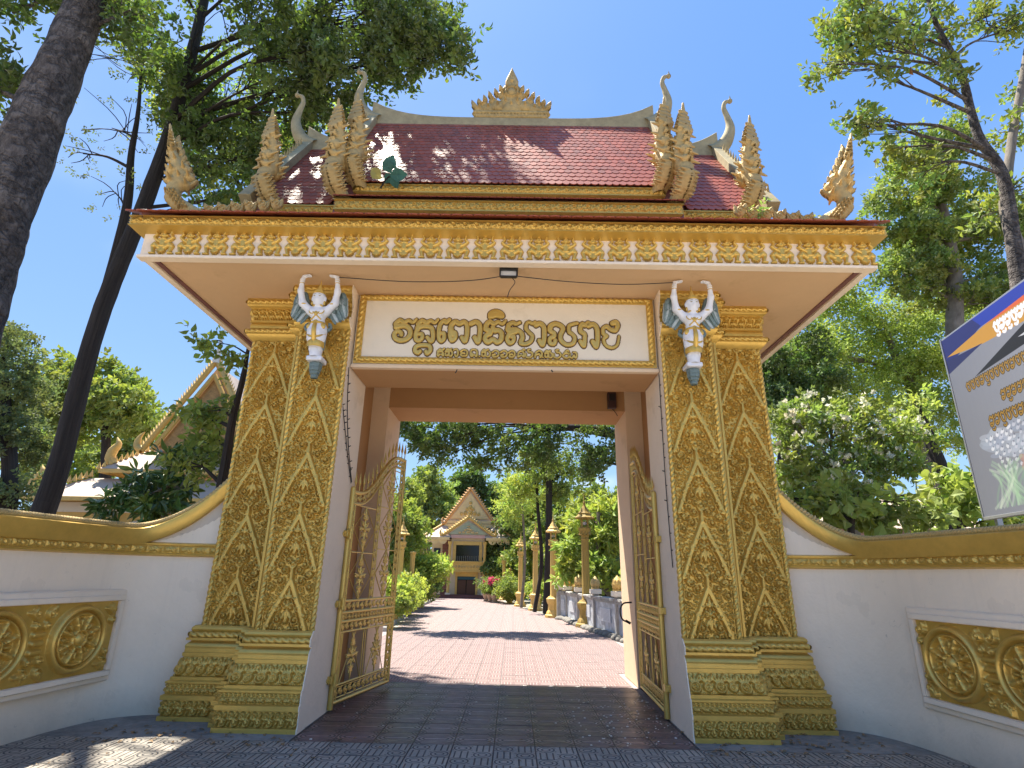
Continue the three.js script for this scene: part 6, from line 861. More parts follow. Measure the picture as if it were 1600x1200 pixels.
// ---------------------------------------------------------------- trees and plants
function leafBlade(L0, w, bend = 0.15) {   // folded leaf, base at the origin, along +y
  const P = [0, 0, 0, -w, L0 * 0.42, w * 0.35, 0, L0 * 0.45, 0, w, L0 * 0.42, w * 0.35, 0, L0, -L0 * bend, -w * 0.75, L0 * 0.7, w * 0.1, w * 0.75, L0 * 0.7, w * 0.1];
  const g = new THREE.BufferGeometry(); g.setAttribute('position', new THREE.Float32BufferAttribute(P, 3)); g.setIndex([0, 2, 1, 0, 3, 2, 1, 2, 5, 5, 2, 4, 3, 6, 2, 6, 4, 2]); return g.toNonIndexed();
}
function sprig(n, L0, w, spread, len, seed) {   // a twig end with n leaves
  const r = rng(seed), out = [];
  for (let i = 0; i < n; i++) { const g = leafBlade(L0 * (0.8 + r() * 0.4), w * (0.85 + r() * 0.3), 0.1 + r() * 0.25); g.rotateY(r() * 6.28); g.rotateX(spread * (0.6 + r() * 0.7)); g.rotateY(i * 2.4 + r()); g.translate(0, (i + 0.5) / n * len, 0); out.push(g); }
  const m = mergeGeometries(out); m.computeVertexNormals(); return m;
}
const SPRIG = { big: sprig(5, 0.20, 0.062, 1.25, 0.22, 1), near: sprig(6, 0.155, 0.048, 1.2, 0.24, 2), fine: sprig(9, 0.11, 0.024, 1.1, 0.34, 3), small: sprig(8, 0.13, 0.036, 1.15, 0.3, 4), long: sprig(6, 0.30, 0.06, 1.0, 0.16, 5), petal: sprig(6, 0.10, 0.045, 1.2, 0.03, 6), far: sprig(6, 0.26, 0.085, 1.15, 0.4, 7) };
const tmpC = new THREE.Color(), UPV = V(0, 1, 0);
function leafCloud(spots, geo, mat, per, R, size, seed, hue = 0.03, droop = 0.35) {
  const r = rng(seed), gauss = () => (r() + r() + r() - 1.5) / 1.5, n = spots.length * per, im = new THREE.InstancedMesh(geo, mat, n), q = new THREE.Quaternion(), m = new THREE.Matrix4(), d = V(0, 0, 0); let k = 0;
  for (const [x, y, z, s = 1] of spots) { const tone = 0.75 + r() * 0.5, warm = (r() - 0.5) * 2;
    for (let i = 0; i < per; i++) {
      d.set(gauss(), gauss() * 0.72, gauss()); const p = V(x + d.x * R * s, y + d.y * R * s, z + d.z * R * s); d.y += 0.15 - droop * r() * 1.6; d.x += (r() - 0.5) * 1.3; d.z += (r() - 0.5) * 1.3; d.normalize();
      q.setFromUnitVectors(UPV, d); const c = size * (0.7 + r() * 0.6); m.compose(p, q, V(c, c, c)); im.setMatrixAt(k, m);
      const t = tone * (0.8 + r() * 0.4), w = 1 + hue * 4 * warm + (r() - 0.5) * hue * 6; tmpC.setRGB(t * w, t, t * (2 - w) * 0.9); im.setColorAt(k, tmpC); k++;
    } }
  im.castShadow = im.receiveShadow = true; return stuff(im);
}
/* blobs: [x, y, z, radius, clusters, flatten]; trunk: points; o: leaf look */
function tree(name, label, cat, trunk, radii, blobs, o) {
  const base = trunk[0], t = thing(name, label, cat, [base[0], base[1], base[2]], 0, o.group), r = rng(o.seed), off = V(...base), P = trunk.map((p) => V(...p).sub(off));
  const bark = o.bark || M.barkDark, tr = mesh('trunk', limb(P, radii, o.seg || 10, o.rows || 30, o.knot ?? 0.05, o.seed), bark, t);
  const stem = new THREE.CatmullRomCurve3(P), spots = [], limbs = [], twigs = [];
  const rAt = (u) => { const k = u * (radii.length - 1), a = Math.min(radii.length - 2, Math.floor(k)); return radii[a] + (radii[a + 1] - radii[a]) * (k - a); };
  for (const [bx0, by0, bz0, R, n, fl = 0.75] of blobs) {
    const c = V(bx0, by0, bz0).sub(off); let best = 0.3, bd = 1e9; for (let i = 6; i <= 40; i++) { const u = i / 40, p = stem.getPoint(u), dd = p.distanceTo(c) + Math.max(0, p.y - c.y) * 1.2; if (dd < bd) { bd = dd; best = u; } }
    const s = stem.getPoint(Math.max(0.12, best - 0.05)), e = c.clone(), Ld = s.distanceTo(e), mid = s.clone().lerp(e, 0.5).add(V((r() - 0.5) * Ld * 0.2, Ld * 0.06, (r() - 0.5) * Ld * 0.2)), r0 = Math.min(rAt(best) * 0.6, 0.03 + 0.014 * Ld * (o.thick || 1));
    const lc = new THREE.CatmullRomCurve3([s, mid, e]); if (Ld > 0.4 && !o.noLimbs) limbs.push(limb([s, mid, e], [r0, r0 * 0.65, r0 * 0.3], 6, 10, 0.06, r() * 9));
    for (let i = 0; i < n; i++) {
      const th = r() * 6.28, ph = Math.acos(2 * r() - 1), q = R * Math.cbrt(0.12 + 0.88 * r()), p = c.clone().add(V(q * Math.sin(ph) * Math.cos(th), q * Math.cos(ph) * fl, q * Math.sin(ph) * Math.sin(th)));
      if (o.gaps && o.gaps.some(([gx, gz, gr, gy = 0]) => { const w = p.clone().add(off).sub(V(gx, gy, gz)), k = w.dot(SUN); return k > 0 && w.addScaledVector(SUN, -k).length() < gr; })) continue;
      spots.push([p.x, p.y, p.z, 0.7 + r() * 0.6]);
      if (i % (o.twigEvery || 2) === 0) { const a = lc.getPoint(0.45 + r() * 0.5), w = a.clone().lerp(p, 0.5).add(V((r() - 0.5) * 0.3, 0.1 * R * r(), (r() - 0.5) * 0.3)); twigs.push(limb([a, w, p], [Math.max(0.008, r0 * 0.32), 0.012 * (o.twig || 1), 0.006 * (o.twig || 1)], 4, 5)); }
    }
  }
  if (limbs.length) mesh('branches', limbs, bark, t); if (twigs.length) stuff(mesh('twigs', twigs, o.twigMat || bark, t));
  const cloud = leafCloud(spots, o.geo || SPRIG.small, o.leaf || L.mid, Math.max(2, Math.round((o.per || 30) * (o.thin ?? 0.5))), (o.clump || 0.5) * 0.9, o.size || 1, o.seed + 7, o.hue ?? 0.03, o.droop ?? 0.35); cloud.name = 'leaves'; t.add(cloud);
  if (o.blossom) { const bs = spots.filter((_, i) => i % o.blossom[2] === 0).map(([x, y, z, s]) => [x + (r() - 0.5) * 0.2, y + 0.1, z + 0.1 + r() * 0.15, s]), bl = leafCloud(bs, SPRIG.petal, o.blossom[0], o.blossom[1], 0.16, o.blossom[3] || 1.1, o.seed + 17, 0.01, 0.1); bl.name = 'blossoms'; t.add(bl); }
  if (o.single) { // the nearest leaves as leaves of their own
    const lf = leafBlade(0.17, 0.055, 0.2); lf.computeVertexNormals(); for (let i = 0; i < o.single; i++) { const sp = spots[Math.floor(r() * spots.length)], m = mesh(i ? 'leaf_' + String(i).padStart(3, '0') : 'leaf', lf, i % 9 === 4 && o.autumn ? o.autumn : o.leaf, t); m.position.set(sp[0] + (r() - 0.5) * 0.7, sp[1] + (r() - 0.5) * 0.6, sp[2] + (r() - 0.5) * 0.7); m.rotation.set(1.6 + r() * 1.6, r() * 6.28, (r() - 0.5) * 1.2); m.scale.setScalar(0.8 + r() * 0.6); } }
  return t;
}
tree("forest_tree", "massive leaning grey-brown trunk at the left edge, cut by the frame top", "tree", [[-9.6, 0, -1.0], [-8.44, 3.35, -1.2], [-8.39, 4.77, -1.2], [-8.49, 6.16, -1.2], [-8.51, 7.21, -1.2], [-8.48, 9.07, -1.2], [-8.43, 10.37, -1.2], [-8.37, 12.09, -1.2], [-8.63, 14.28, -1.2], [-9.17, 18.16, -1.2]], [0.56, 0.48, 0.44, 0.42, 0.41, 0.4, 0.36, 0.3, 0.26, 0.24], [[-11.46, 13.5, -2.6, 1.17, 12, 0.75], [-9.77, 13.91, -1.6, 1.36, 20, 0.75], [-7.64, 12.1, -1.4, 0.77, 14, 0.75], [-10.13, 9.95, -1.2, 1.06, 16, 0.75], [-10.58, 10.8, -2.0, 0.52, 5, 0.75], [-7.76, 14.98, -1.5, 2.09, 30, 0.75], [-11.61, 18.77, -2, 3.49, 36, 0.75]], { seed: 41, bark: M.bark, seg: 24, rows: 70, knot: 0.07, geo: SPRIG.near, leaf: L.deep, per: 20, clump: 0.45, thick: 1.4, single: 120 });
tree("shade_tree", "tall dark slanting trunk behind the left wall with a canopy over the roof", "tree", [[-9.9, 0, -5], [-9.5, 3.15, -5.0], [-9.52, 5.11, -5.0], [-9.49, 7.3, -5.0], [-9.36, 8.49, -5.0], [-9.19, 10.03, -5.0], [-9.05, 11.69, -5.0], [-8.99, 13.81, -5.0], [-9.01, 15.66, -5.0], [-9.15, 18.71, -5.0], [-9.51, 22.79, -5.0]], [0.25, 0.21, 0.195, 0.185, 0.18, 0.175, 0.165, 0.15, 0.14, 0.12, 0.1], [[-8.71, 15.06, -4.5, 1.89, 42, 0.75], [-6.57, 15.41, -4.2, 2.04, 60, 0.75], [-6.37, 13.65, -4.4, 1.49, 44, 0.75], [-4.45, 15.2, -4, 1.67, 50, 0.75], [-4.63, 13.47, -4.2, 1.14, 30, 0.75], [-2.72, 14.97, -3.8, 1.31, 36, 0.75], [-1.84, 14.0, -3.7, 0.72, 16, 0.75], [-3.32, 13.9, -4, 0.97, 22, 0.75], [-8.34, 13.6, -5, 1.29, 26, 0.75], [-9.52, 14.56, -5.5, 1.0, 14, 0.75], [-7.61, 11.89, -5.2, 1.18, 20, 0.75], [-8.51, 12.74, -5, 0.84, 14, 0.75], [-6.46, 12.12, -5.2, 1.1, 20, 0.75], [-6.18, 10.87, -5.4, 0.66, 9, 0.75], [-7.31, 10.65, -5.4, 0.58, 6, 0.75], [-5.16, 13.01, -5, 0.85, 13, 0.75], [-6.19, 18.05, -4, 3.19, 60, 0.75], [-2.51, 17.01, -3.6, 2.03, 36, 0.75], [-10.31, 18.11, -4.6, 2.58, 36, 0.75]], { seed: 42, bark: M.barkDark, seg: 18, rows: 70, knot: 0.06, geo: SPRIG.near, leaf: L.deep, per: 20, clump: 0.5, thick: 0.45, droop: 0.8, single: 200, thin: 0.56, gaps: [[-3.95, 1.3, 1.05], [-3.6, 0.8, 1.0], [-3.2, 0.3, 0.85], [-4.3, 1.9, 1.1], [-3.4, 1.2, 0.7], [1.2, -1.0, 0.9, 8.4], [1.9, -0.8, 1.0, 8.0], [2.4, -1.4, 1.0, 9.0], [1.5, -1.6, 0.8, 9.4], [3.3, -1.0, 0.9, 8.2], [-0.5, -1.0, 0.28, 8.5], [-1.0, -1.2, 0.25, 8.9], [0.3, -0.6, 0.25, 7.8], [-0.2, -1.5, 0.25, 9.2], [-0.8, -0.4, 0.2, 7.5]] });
tree("shade_tree", "lit yellow-green young tree between the two dark trunks and the left roof corner", "tree", [[-5.6, 0, -7.5], [-6.41, 6.31, -7.5], [-6.95, 9.2, -7.5], [-7.94, 11.77, -7.5], [-9.1, 13.87, -7.5]], [0.14, 0.12, 0.1, 0.08, 0.05], [[-11.19, 16.14, -7.5, 1.04, 16, 0.75], [-9.69, 14.86, -7.5, 1.43, 30, 0.75], [-9.98, 13.25, -7.5, 0.63, 7, 0.75], [-8.21, 13.4, -7.5, 1.39, 30, 0.75], [-7.64, 15.44, -7.8, 1.25, 26, 0.75], [-6.67, 13.51, -7.6, 0.9, 14, 0.75], [-9.46, 16.98, -7.5, 1.27, 20, 0.75], [-6.0, 15.73, -7.8, 0.84, 12, 0.75], [-9.22, 12.43, -7.5, 0.58, 5, 0.75]], { seed: 43, geo: SPRIG.near, leaf: L.lime, per: 14, clump: 0.5, hue: 0.05 });
tree("bare_tree", "thin nearly bare tree between the two dark trunks, few small leaves", "tree", [[-10.6, 0, -6.2], [-10.58, 10.78, -6.2], [-10.89, 12.71, -6.2], [-11.03, 14.08, -6.2], [-11.41, 16.29, -6.2]], [0.16, 0.12, 0.09, 0.06, 0.03], [[-11.67, 13.6, -6.2, 1.3, 12, 0.75], [-11.04, 15.78, -6.2, 0.97, 14, 0.75], [-12.62, 16.27, -6.2, 0.98, 8, 0.75], [-11.03, 11.4, -6.2, 0.8, 6, 0.75], [-12.26, 12.68, -6.2, 0.64, 6, 0.75], [-11.23, 17.07, -6.2, 0.79, 9, 0.75]], { seed: 44, bark: M.barkDark, geo: SPRIG.fine, leaf: L.dull, per: 3, clump: 0.45, twigEvery: 1, twig: 1.3, size: 0.9 });
tree("garden_tree", "rounded bright green tree beyond the left wall, behind the slanting dark trunk", "tree", [[-22, 0, -24], [-22.36, 6.4, -24.0], [-22.9, 8.55, -24.0], [-23.65, 10.8, -24.0]], [0.4, 0.3, 0.22, 0.1], [[-24.22, 11.57, -24, 2.23, 26, 0.75], [-26.62, 12.1, -24.5, 1.71, 16, 0.75], [-21.72, 10.15, -23, 1.6, 18, 0.75], [-25.26, 9.91, -25, 1.88, 20, 0.75], [-21.92, 9.38, -25, 1.12, 8, 0.75], [-27.06, 10.26, -25, 1.7, 14, 0.75], [-23.23, 9.36, -25, 1.31, 9, 0.75]], { seed: 45, geo: SPRIG.far, leaf: L.mid, per: 34, clump: 0.8, size: 1.1, thick: 1.5 });
tree("garden_tree", "shady tree at the far left edge beyond the wall with a pale drooping crown", "tree", [[-16, 0, -12], [-16.67, 4.04, -12.0], [-17.46, 6.23, -12.0], [-18.31, 8.59, -12.0]], [0.3, 0.25, 0.2, 0.1], [[-18.23, 9.09, -12, 0.93, 14, 0.75], [-17.95, 7.55, -12.5, 1.16, 18, 0.75], [-17.43, 5.78, -12, 1.1, 16, 0.75], [-17.53, 5.54, -13, 0.8, 10, 0.75], [-16.4, 3.84, -12, 0.74, 10, 0.75], [-19.03, 7.61, -12, 1.81, 20, 0.75]], { seed: 46, geo: SPRIG.small, leaf: L.dull, per: 40, clump: 0.6, thick: 1.2 });
tree("garden_tree", "hazy far tree low behind the prayer hall roof at left", "tree", [[-24, 0, -40], [-24, 4, -40], [-24, 9, -40]], [0.5, 0.4, 0.2], [[-30.97, 13.08, -40, 1.93, 16, 0.75], [-32.43, 11.1, -40, 2.17, 16, 0.75], [-28.9, 11.16, -40, 1.63, 10, 0.75], [-38.59, 10.55, -38, 3.12, 26, 0.75], [-35.18, 9.57, -38, 3.1, 26, 0.75]], { seed: 47, geo: SPRIG.far, leaf: L.mid, per: 34, clump: 1.2, size: 1.4 });
tree("frangipani_tree", "broad-leaved small tree over the left wall, in front of the prayer hall", "tree", [[-5.6, 0, -3.2], [-5.84, 2.95, -3.2], [-6.21, 2.83, -3.2], [-6.65, 2.77, -3.2]], [0.09, 0.07, 0.05, 0.03], [[-6.82, 2.77, -3.2, 0.27, 6, 0.75], [-6.26, 2.79, -3.3, 0.27, 6, 0.75], [-5.92, 3.09, -3.4, 0.32, 6, 0.75], [-5.71, 3.51, -3.4, 0.28, 5, 0.75], [-6.56, 3.08, -3.4, 0.21, 3, 0.75], [-5.91, 2.54, -3, 0.26, 6, 0.75], [-6.11, 3.44, -3.4, 0.19, 2, 0.75]], { seed: 48, bark: M.barkPale, geo: SPRIG.long, leaf: L.gloss, per: 9, clump: 0.25, size: 0.72, hue: 0.03, droop: 0.5 });
tree("young_tree", "slender dark-stemmed tree leaning beside the left gate pillar", "tree", [[-4.7, 0, -2.6], [-4.72, 3.15, -2.6], [-4.74, 3.98, -2.6], [-4.69, 4.8, -2.6], [-4.69, 5.36, -2.6]], [0.09, 0.08, 0.065, 0.05, 0.03], [[-5.08, 4.26, -2.8, 0.3, 5, 0.75], [-5.47, 4.13, -3, 0.28, 5, 0.75], [-5.2, 3.7, -2.9, 0.38, 7, 0.75], [-5.29, 5.47, -2.6, 0.23, 3, 0.75], [-4.97, 5.1, -2.6, 0.16, 2, 0.75], [-5.28, 3.34, -2.8, 0.29, 5, 0.75]], { seed: 49, bark: M.barkDark, geo: SPRIG.near, leaf: L.mid, per: 11, clump: 0.3, size: 0.9 });
tree("roadside_tree", "slender forked tree with sparse leaves against the sky at the upper right", "tree", [[9.4, 0, -3.6], [10.53, 7.1, -3.6], [10.71, 8.47, -3.6], [10.94, 10.29, -3.6], [10.68, 11.27, -3.6], [10.72, 13.27, -3.6], [10.47, 14.94, -3.6], [10.59, 16.99, -3.6]], [0.19, 0.165, 0.145, 0.12, 0.1, 0.075, 0.055, 0.04], [[7.81, 14.01, -3.4, 0.7, 16, 0.75], [7.3, 13.08, -3.3, 0.38, 6, 0.75], [8.55, 14.65, -3.4, 0.71, 16, 0.75], [8.99, 13.86, -3.6, 0.63, 12, 0.75], [10.14, 14.97, -3.8, 0.81, 14, 0.75], [10.44, 14.09, -3.6, 0.63, 8, 0.75], [8.11, 14.86, -3.4, 0.63, 12, 0.75], [7.99, 11.58, -3.4, 0.36, 6, 0.75], [7.72, 11.3, -3.4, 0.26, 4, 0.75], [8.8, 11.05, -3.7, 0.59, 8, 0.75], [9.22, 10.61, -3.8, 0.59, 9, 0.75], [12.13, 15.19, -3.6, 0.64, 9, 0.75], [12.57, 14.76, -3.6, 0.48, 8, 0.75], [9.83, 16.5, -3.6, 1.49, 22, 0.75], [12.16, 17.31, -3.8, 1.54, 20, 0.75], [11.34, 10.12, -3.8, 0.58, 8, 0.75], [8.66, 12.82, -3.4, 0.33, 4, 0.75], [10.32, 12.87, -3.6, 0.46, 5, 0.75]], { seed: 51, bark: M.bark, thick: 0.6, seg: 12, rows: 50, geo: SPRIG.near, leaf: L.mid, per: 9, clump: 0.32, size: 1.0, twigEvery: 1, twig: 1.2, single: 90, autumn: leafMat(0.42, 0.16, 0.03), hue: 0.05 });
tree("roadside_tree", "pale second stem forking steeply at the upper right edge", "tree", [[9.6, 0, -3.9], [11.08, 8.03, -3.9], [11.08, 9.5, -3.9], [11.66, 11.28, -3.9], [12.52, 13.43, -3.9], [13.34, 15.59, -3.9]], [0.17, 0.15, 0.13, 0.1, 0.08, 0.05], [[11.97, 11.85, -3.9, 0.46, 5, 0.75], [12.86, 13.44, -3.9, 0.79, 8, 0.75], [11.13, 9.72, -4.2, 0.52, 6, 0.75]], { seed: 52, bark: M.barkPale, geo: SPRIG.near, leaf: L.mid, per: 8, clump: 0.3, twigEvery: 1 });
tree("leafy_tree", "dense bright tree right of the roof corner, behind the slender tree", "tree", [[15.5, 0, -9.5], [13.95, 8.2, -9.5], [14.49, 11.37, -9.5], [14.64, 13.87, -9.5], [14.61, 15.75, -9.5]], [0.35, 0.3, 0.22, 0.16, 0.08], [[14.5, 16.3, -9.5, 0.91, 16, 0.75], [15.48, 16.6, -9.5, 0.8, 12, 0.75], [13.7, 14.22, -9.3, 0.99, 20, 0.75], [15.13, 14.75, -9.6, 1.01, 18, 0.75], [12.79, 12.93, -9.3, 0.75, 12, 0.75], [13.7, 12.58, -9.5, 0.97, 20, 0.75], [15.27, 12.8, -9.8, 1.21, 22, 0.75], [12.68, 11.04, -9.4, 0.83, 14, 0.75], [14.05, 10.94, -9.6, 0.95, 16, 0.75], [16.34, 13.59, -9.8, 1.0, 16, 0.75], [16.2, 11.33, -9.8, 0.96, 16, 0.75], [15.02, 10.31, -9.7, 0.84, 12, 0.75], [17.31, 13.09, -9.8, 0.88, 12, 0.75], [12.59, 13.87, -9.2, 0.39, 4, 0.75]], { seed: 53, bark: M.barkPale, geo: SPRIG.small, leaf: L.mid, per: 32, clump: 0.55, size: 1.15, thick: 1.2, hue: 0.04 });
tree("feathery_tree", "feathery yellow-green tree filling the sky right of the gate pillar", "tree", [[17, 0, -14], [15.47, 6.36, -14.0], [15.65, 8.38, -14.0], [15.23, 9.98, -14.0], [15.05, 11.65, -14.0]], [0.3, 0.26, 0.22, 0.15, 0.08], [[13.06, 12.19, -14, 1.18, 16, 0.75], [14.16, 11.06, -14, 1.29, 18, 0.75], [15.57, 11.66, -14, 1.3, 18, 0.75], [17.19, 11.87, -14.4, 1.19, 14, 0.75], [12.45, 9.77, -13.6, 1.25, 18, 0.75], [14.62, 9.42, -14, 1.26, 18, 0.75], [16.19, 9.72, -14, 1.27, 16, 0.75], [11.2, 9.75, -13.6, 1.0, 14, 0.75], [17.26, 10.01, -14, 1.02, 12, 0.75], [16.53, 7.88, -14, 0.99, 10, 0.75], [15.1, 7.55, -13.8, 0.97, 10, 0.75], [13.36, 7.96, -13.6, 1.09, 14, 0.75], [11.66, 7.93, -13.6, 1.09, 14, 0.75], [18.74, 12.54, -14.5, 1.07, 10, 0.75], [16.73, 6.63, -14, 0.73, 6, 0.75]], { seed: 54, bark: M.barkPale, geo: SPRIG.fine, leaf: L.lime, per: 44, thin: 0.38, clump: 0.8, size: 1.5, thick: 0.8, hue: 0.02, droop: 0.2 });
tree("leafy_tree", "dark green tree close behind the right gate pillar, below the eaves corner", "tree", [[7.2, 0, -10.5], [8.58, 5.48, -10.5], [8.81, 7.16, -10.5], [8.99, 8.5, -10.5]], [0.2, 0.17, 0.14, 0.08], [[8.75, 8.27, -10.5, 0.74, 16, 0.75], [9.17, 7.2, -10.6, 0.83, 18, 0.75], [8.35, 6.67, -10.3, 0.61, 12, 0.75], [10.08, 9.1, -10.8, 0.76, 12, 0.75], [8.16, 7.4, -10.6, 0.63, 8, 0.75], [9.97, 7.72, -10.8, 0.74, 12, 0.75]], { seed: 55, geo: SPRIG.small, leaf: L.deep, per: 34, clump: 0.5, size: 1.1 });
tree("flowering_tree", "frangipani with bare grey branches and white flowers above the right wall", "tree", [[6.6, 0, -5.0], [7.1, 2.93, -5.0], [7.06, 3.45, -5.0], [7.01, 3.99, -5.0]], [0.16, 0.14, 0.11, 0.06], [[5.91, 4.7, -4.6, 0.4, 10, 0.75], [6.53, 5.05, -4.8, 0.41, 10, 0.75], [6.97, 4.54, -5, 0.55, 14, 0.75], [7.86, 5.04, -5.2, 0.5, 12, 0.75], [8.17, 4.47, -5.2, 0.56, 14, 0.75], [5.83, 4.0, -4.5, 0.46, 12, 0.75], [6.55, 3.79, -4.7, 0.53, 14, 0.75], [7.53, 3.86, -5, 0.54, 14, 0.75], [8.37, 4.05, -5.2, 0.41, 10, 0.75], [5.83, 3.4, -4.4, 0.38, 10, 0.75], [8.83, 4.65, -5.3, 0.4, 8, 0.75], [6.92, 3.29, -4.8, 0.46, 10, 0.75]], { seed: 56, bark: M.barkPale, geo: SPRIG.small, leaf: L.mid, per: 14, thin: 0.42, clump: 0.34, size: 1.0, twigEvery: 1, twig: 2.2, thick: 2.2, twigMat: M.barkPale, blossom: [L.white, 2, 1, 0.75] });
tree("climbing_plant", "broad-leaved green creeper along the top of the right wall", "climbing plant", [[5.2, 0, -1.6], [4.81, 2.24, -1.2], [4.9, 2.5, -1.2], [4.98, 2.68, -1.2]], [0.05, 0.045, 0.035, 0.02], [[4.22, 2.71, -1.2, 0.23, 8, 0.75], [4.51, 2.58, -1.2, 0.25, 9, 0.75], [4.87, 2.59, -1.2, 0.27, 10, 0.75], [5.28, 2.52, -1.3, 0.27, 10, 0.75], [5.72, 2.63, -1.4, 0.29, 11, 0.75], [6.02, 2.54, -1.4, 0.27, 9, 0.75], [5.18, 2.86, -1.5, 0.21, 6, 0.75], [4.81, 2.85, -1.5, 0.21, 5, 0.75], [4.27, 2.98, -1.5, 0.17, 4, 0.75]], { seed: 57, geo: SPRIG.big, leaf: L.mid, per: 7, clump: 0.26, size: 0.62, droop: 0.9, single: 110 });
tree("climbing_plant", "sunlit yellow-green vine under the billboard at the right edge", "climbing plant", [[8.0, 0, -3.4], [7.72, 2.52, -3.0], [7.8, 2.84, -3.0], [8.07, 3.07, -3.0]], [0.06, 0.05, 0.04, 0.02], [[7.58, 2.84, -3, 0.29, 7, 0.75], [7.94, 2.96, -3, 0.31, 7, 0.75], [7.97, 2.63, -3, 0.26, 6, 0.75], [7.56, 3.22, -3, 0.24, 5, 0.75], [7.97, 3.34, -3, 0.22, 4, 0.75], [8.48, 2.54, -3, 0.28, 7, 0.75], [8.77, 2.59, -3, 0.26, 5, 0.75], [7.16, 2.41, -3, 0.22, 5, 0.75], [8.49, 3.21, -3.2, 0.25, 5, 0.75]], { seed: 58, geo: SPRIG.big, leaf: L.lime, per: 8, clump: 0.3, size: 0.8, single: 40 });
tree("pale_branch_tree", "dark short trunk with a pale branch reaching right, below the billboard", "tree", [[9.3, 0, -6.0], [9.88, 3.94, -6.0], [9.82, 4.68, -6.0], [9.73, 5.3, -6.0]], [0.2, 0.17, 0.13, 0.08], [[10.42, 3.88, -5.6, 0.25, 3, 0.75], [10.88, 3.58, -5.4, 0.28, 3, 0.75], [9.8, 5.61, -6, 0.38, 5, 0.75]], { seed: 59, bark: M.barkDark, geo: SPRIG.small, leaf: L.lime, per: 10, clump: 0.4, thick: 2.4 });
tree("overhang_tree", "dark overhanging foliage on a long branch seen at the top of the passage opening", "tree", [[4.6, 0, -12.5], [4.67, 4.51, -12.5], [4.53, 5.84, -12.5], [3.65, 6.28, -12.5], [2.3, 6.53, -12.5], [0.95, 6.42, -12.5]], [0.34, 0.32, 0.28, 0.2, 0.14, 0.07], [[-3.03, 6.04, -12, 0.57, 10, 0.75], [-2.35, 5.83, -12, 0.53, 8, 0.75], [-1.5, 6.29, -12, 0.62, 10, 0.75], [-0.39, 6.09, -12, 0.61, 9, 0.75], [-0.82, 5.25, -12.3, 0.4, 5, 0.75], [0.5, 5.74, -12.4, 0.71, 10, 0.75], [1.63, 5.81, -12.6, 0.76, 10, 0.75], [2.74, 5.37, -12.6, 0.8, 12, 0.75], [3.5, 5.8, -12.4, 0.67, 9, 0.75], [3.2, 6.71, -12.4, 0.9, 10, 0.75], [1.16, 6.62, -12.2, 0.81, 10, 0.75], [-1.75, 6.98, -12, 1.12, 14, 0.75], [-3.52, 6.71, -12, 0.89, 12, 0.75], [-2.32, 5.27, -12, 0.3, 3, 0.75]], { seed: 61, geo: SPRIG.small, leaf: L.deep, per: 26, clump: 0.45, size: 1.0, thick: 1.6, droop: 0.6 });
tree("tall_tree", "tall rounded trees behind the hall on the left, sunlit crown", "tree", [[-8, 0, -44], [-7.46, 3.36, -44.0], [-7.51, 6.64, -44.0], [-7.7, 9.47, -44.0]], [0.5, 0.4, 0.35, 0.2], [[-7.7, 9.47, -44, 1.27, 16, 0.75], [-8.31, 7.46, -44, 1.37, 16, 0.75], [-6.36, 8.35, -44, 1.15, 12, 0.75], [-5.58, 6.57, -43, 1.11, 10, 0.75], [-8.92, 6.51, -43, 1.23, 12, 0.75], [-7.45, 5.45, -43, 1.33, 14, 0.75], [-8.57, 4.3, -42, 1.18, 12, 0.75]], { seed: 62, bark: M.barkPale, geo: SPRIG.far, leaf: L.mid, per: 30, clump: 0.9, size: 1.2 });
tree("tall_tree", "second tall tree behind the hall roof, darker crown", "tree", [[-3, 0, -48], [-4.16, 3.58, -48.0], [-4.36, 8.31, -48.0]], [0.5, 0.4, 0.25], [[-5.37, 9.83, -48, 1.12, 12, 0.75], [-3.83, 10.48, -48, 1.25, 14, 0.75], [-2.22, 8.96, -48, 1.24, 12, 0.75], [-6.18, 7.67, -48, 1.11, 10, 0.75], [-1.52, 7.05, -47, 1.2, 12, 0.75], [-0.98, 9.46, -47, 1.22, 12, 0.75], [-0.57, 5.25, -46, 1.17, 12, 0.75]], { seed: 63, geo: SPRIG.far, leaf: L.deep, per: 30, clump: 0.9, size: 1.3 });
tree("path_tree", "yellow-green shrubby tree beside the left lantern posts", "tree", [[-6.6, 0, -22], [-4.37, 1.11, -22.0], [-4.43, 1.99, -22.0]], [0.12, 0.1, 0.06], [[-4.59, 1.99, -22, 0.56, 10, 0.75], [-3.74, 2.0, -21.5, 0.49, 9, 0.75], [-5.05, 2.76, -22.5, 0.51, 8, 0.75], [-4.0, 1.41, -21.5, 0.49, 8, 0.75], [-5.2, 2.25, -21, 0.42, 7, 0.75], [-3.26, 1.72, -21.5, 0.31, 4, 0.75]], { seed: 64, geo: SPRIG.small, leaf: L.lime, per: 26, clump: 0.45, size: 1.3 });
tree("path_tree", "dark leafy tree behind the left lantern posts, beside the hall", "tree", [[-8.5, 0, -20], [-5.13, 1.95, -20.0], [-5.23, 3.07, -20.0]], [0.2, 0.16, 0.1], [[-5.51, 3.64, -20, 0.65, 10, 0.75], [-5.22, 4.33, -21, 0.68, 10, 0.75], [-4.87, 3.66, -22, 0.64, 10, 0.75], [-5.33, 2.5, -20, 0.59, 9, 0.75], [-5.95, 4.51, -20, 0.66, 8, 0.75], [-5.72, 5.83, -24, 0.63, 8, 0.75], [-4.75, 1.41, -19, 0.5, 8, 0.75]], { seed: 65, geo: SPRIG.small, leaf: L.mid, per: 30, clump: 0.5, size: 1.4 });
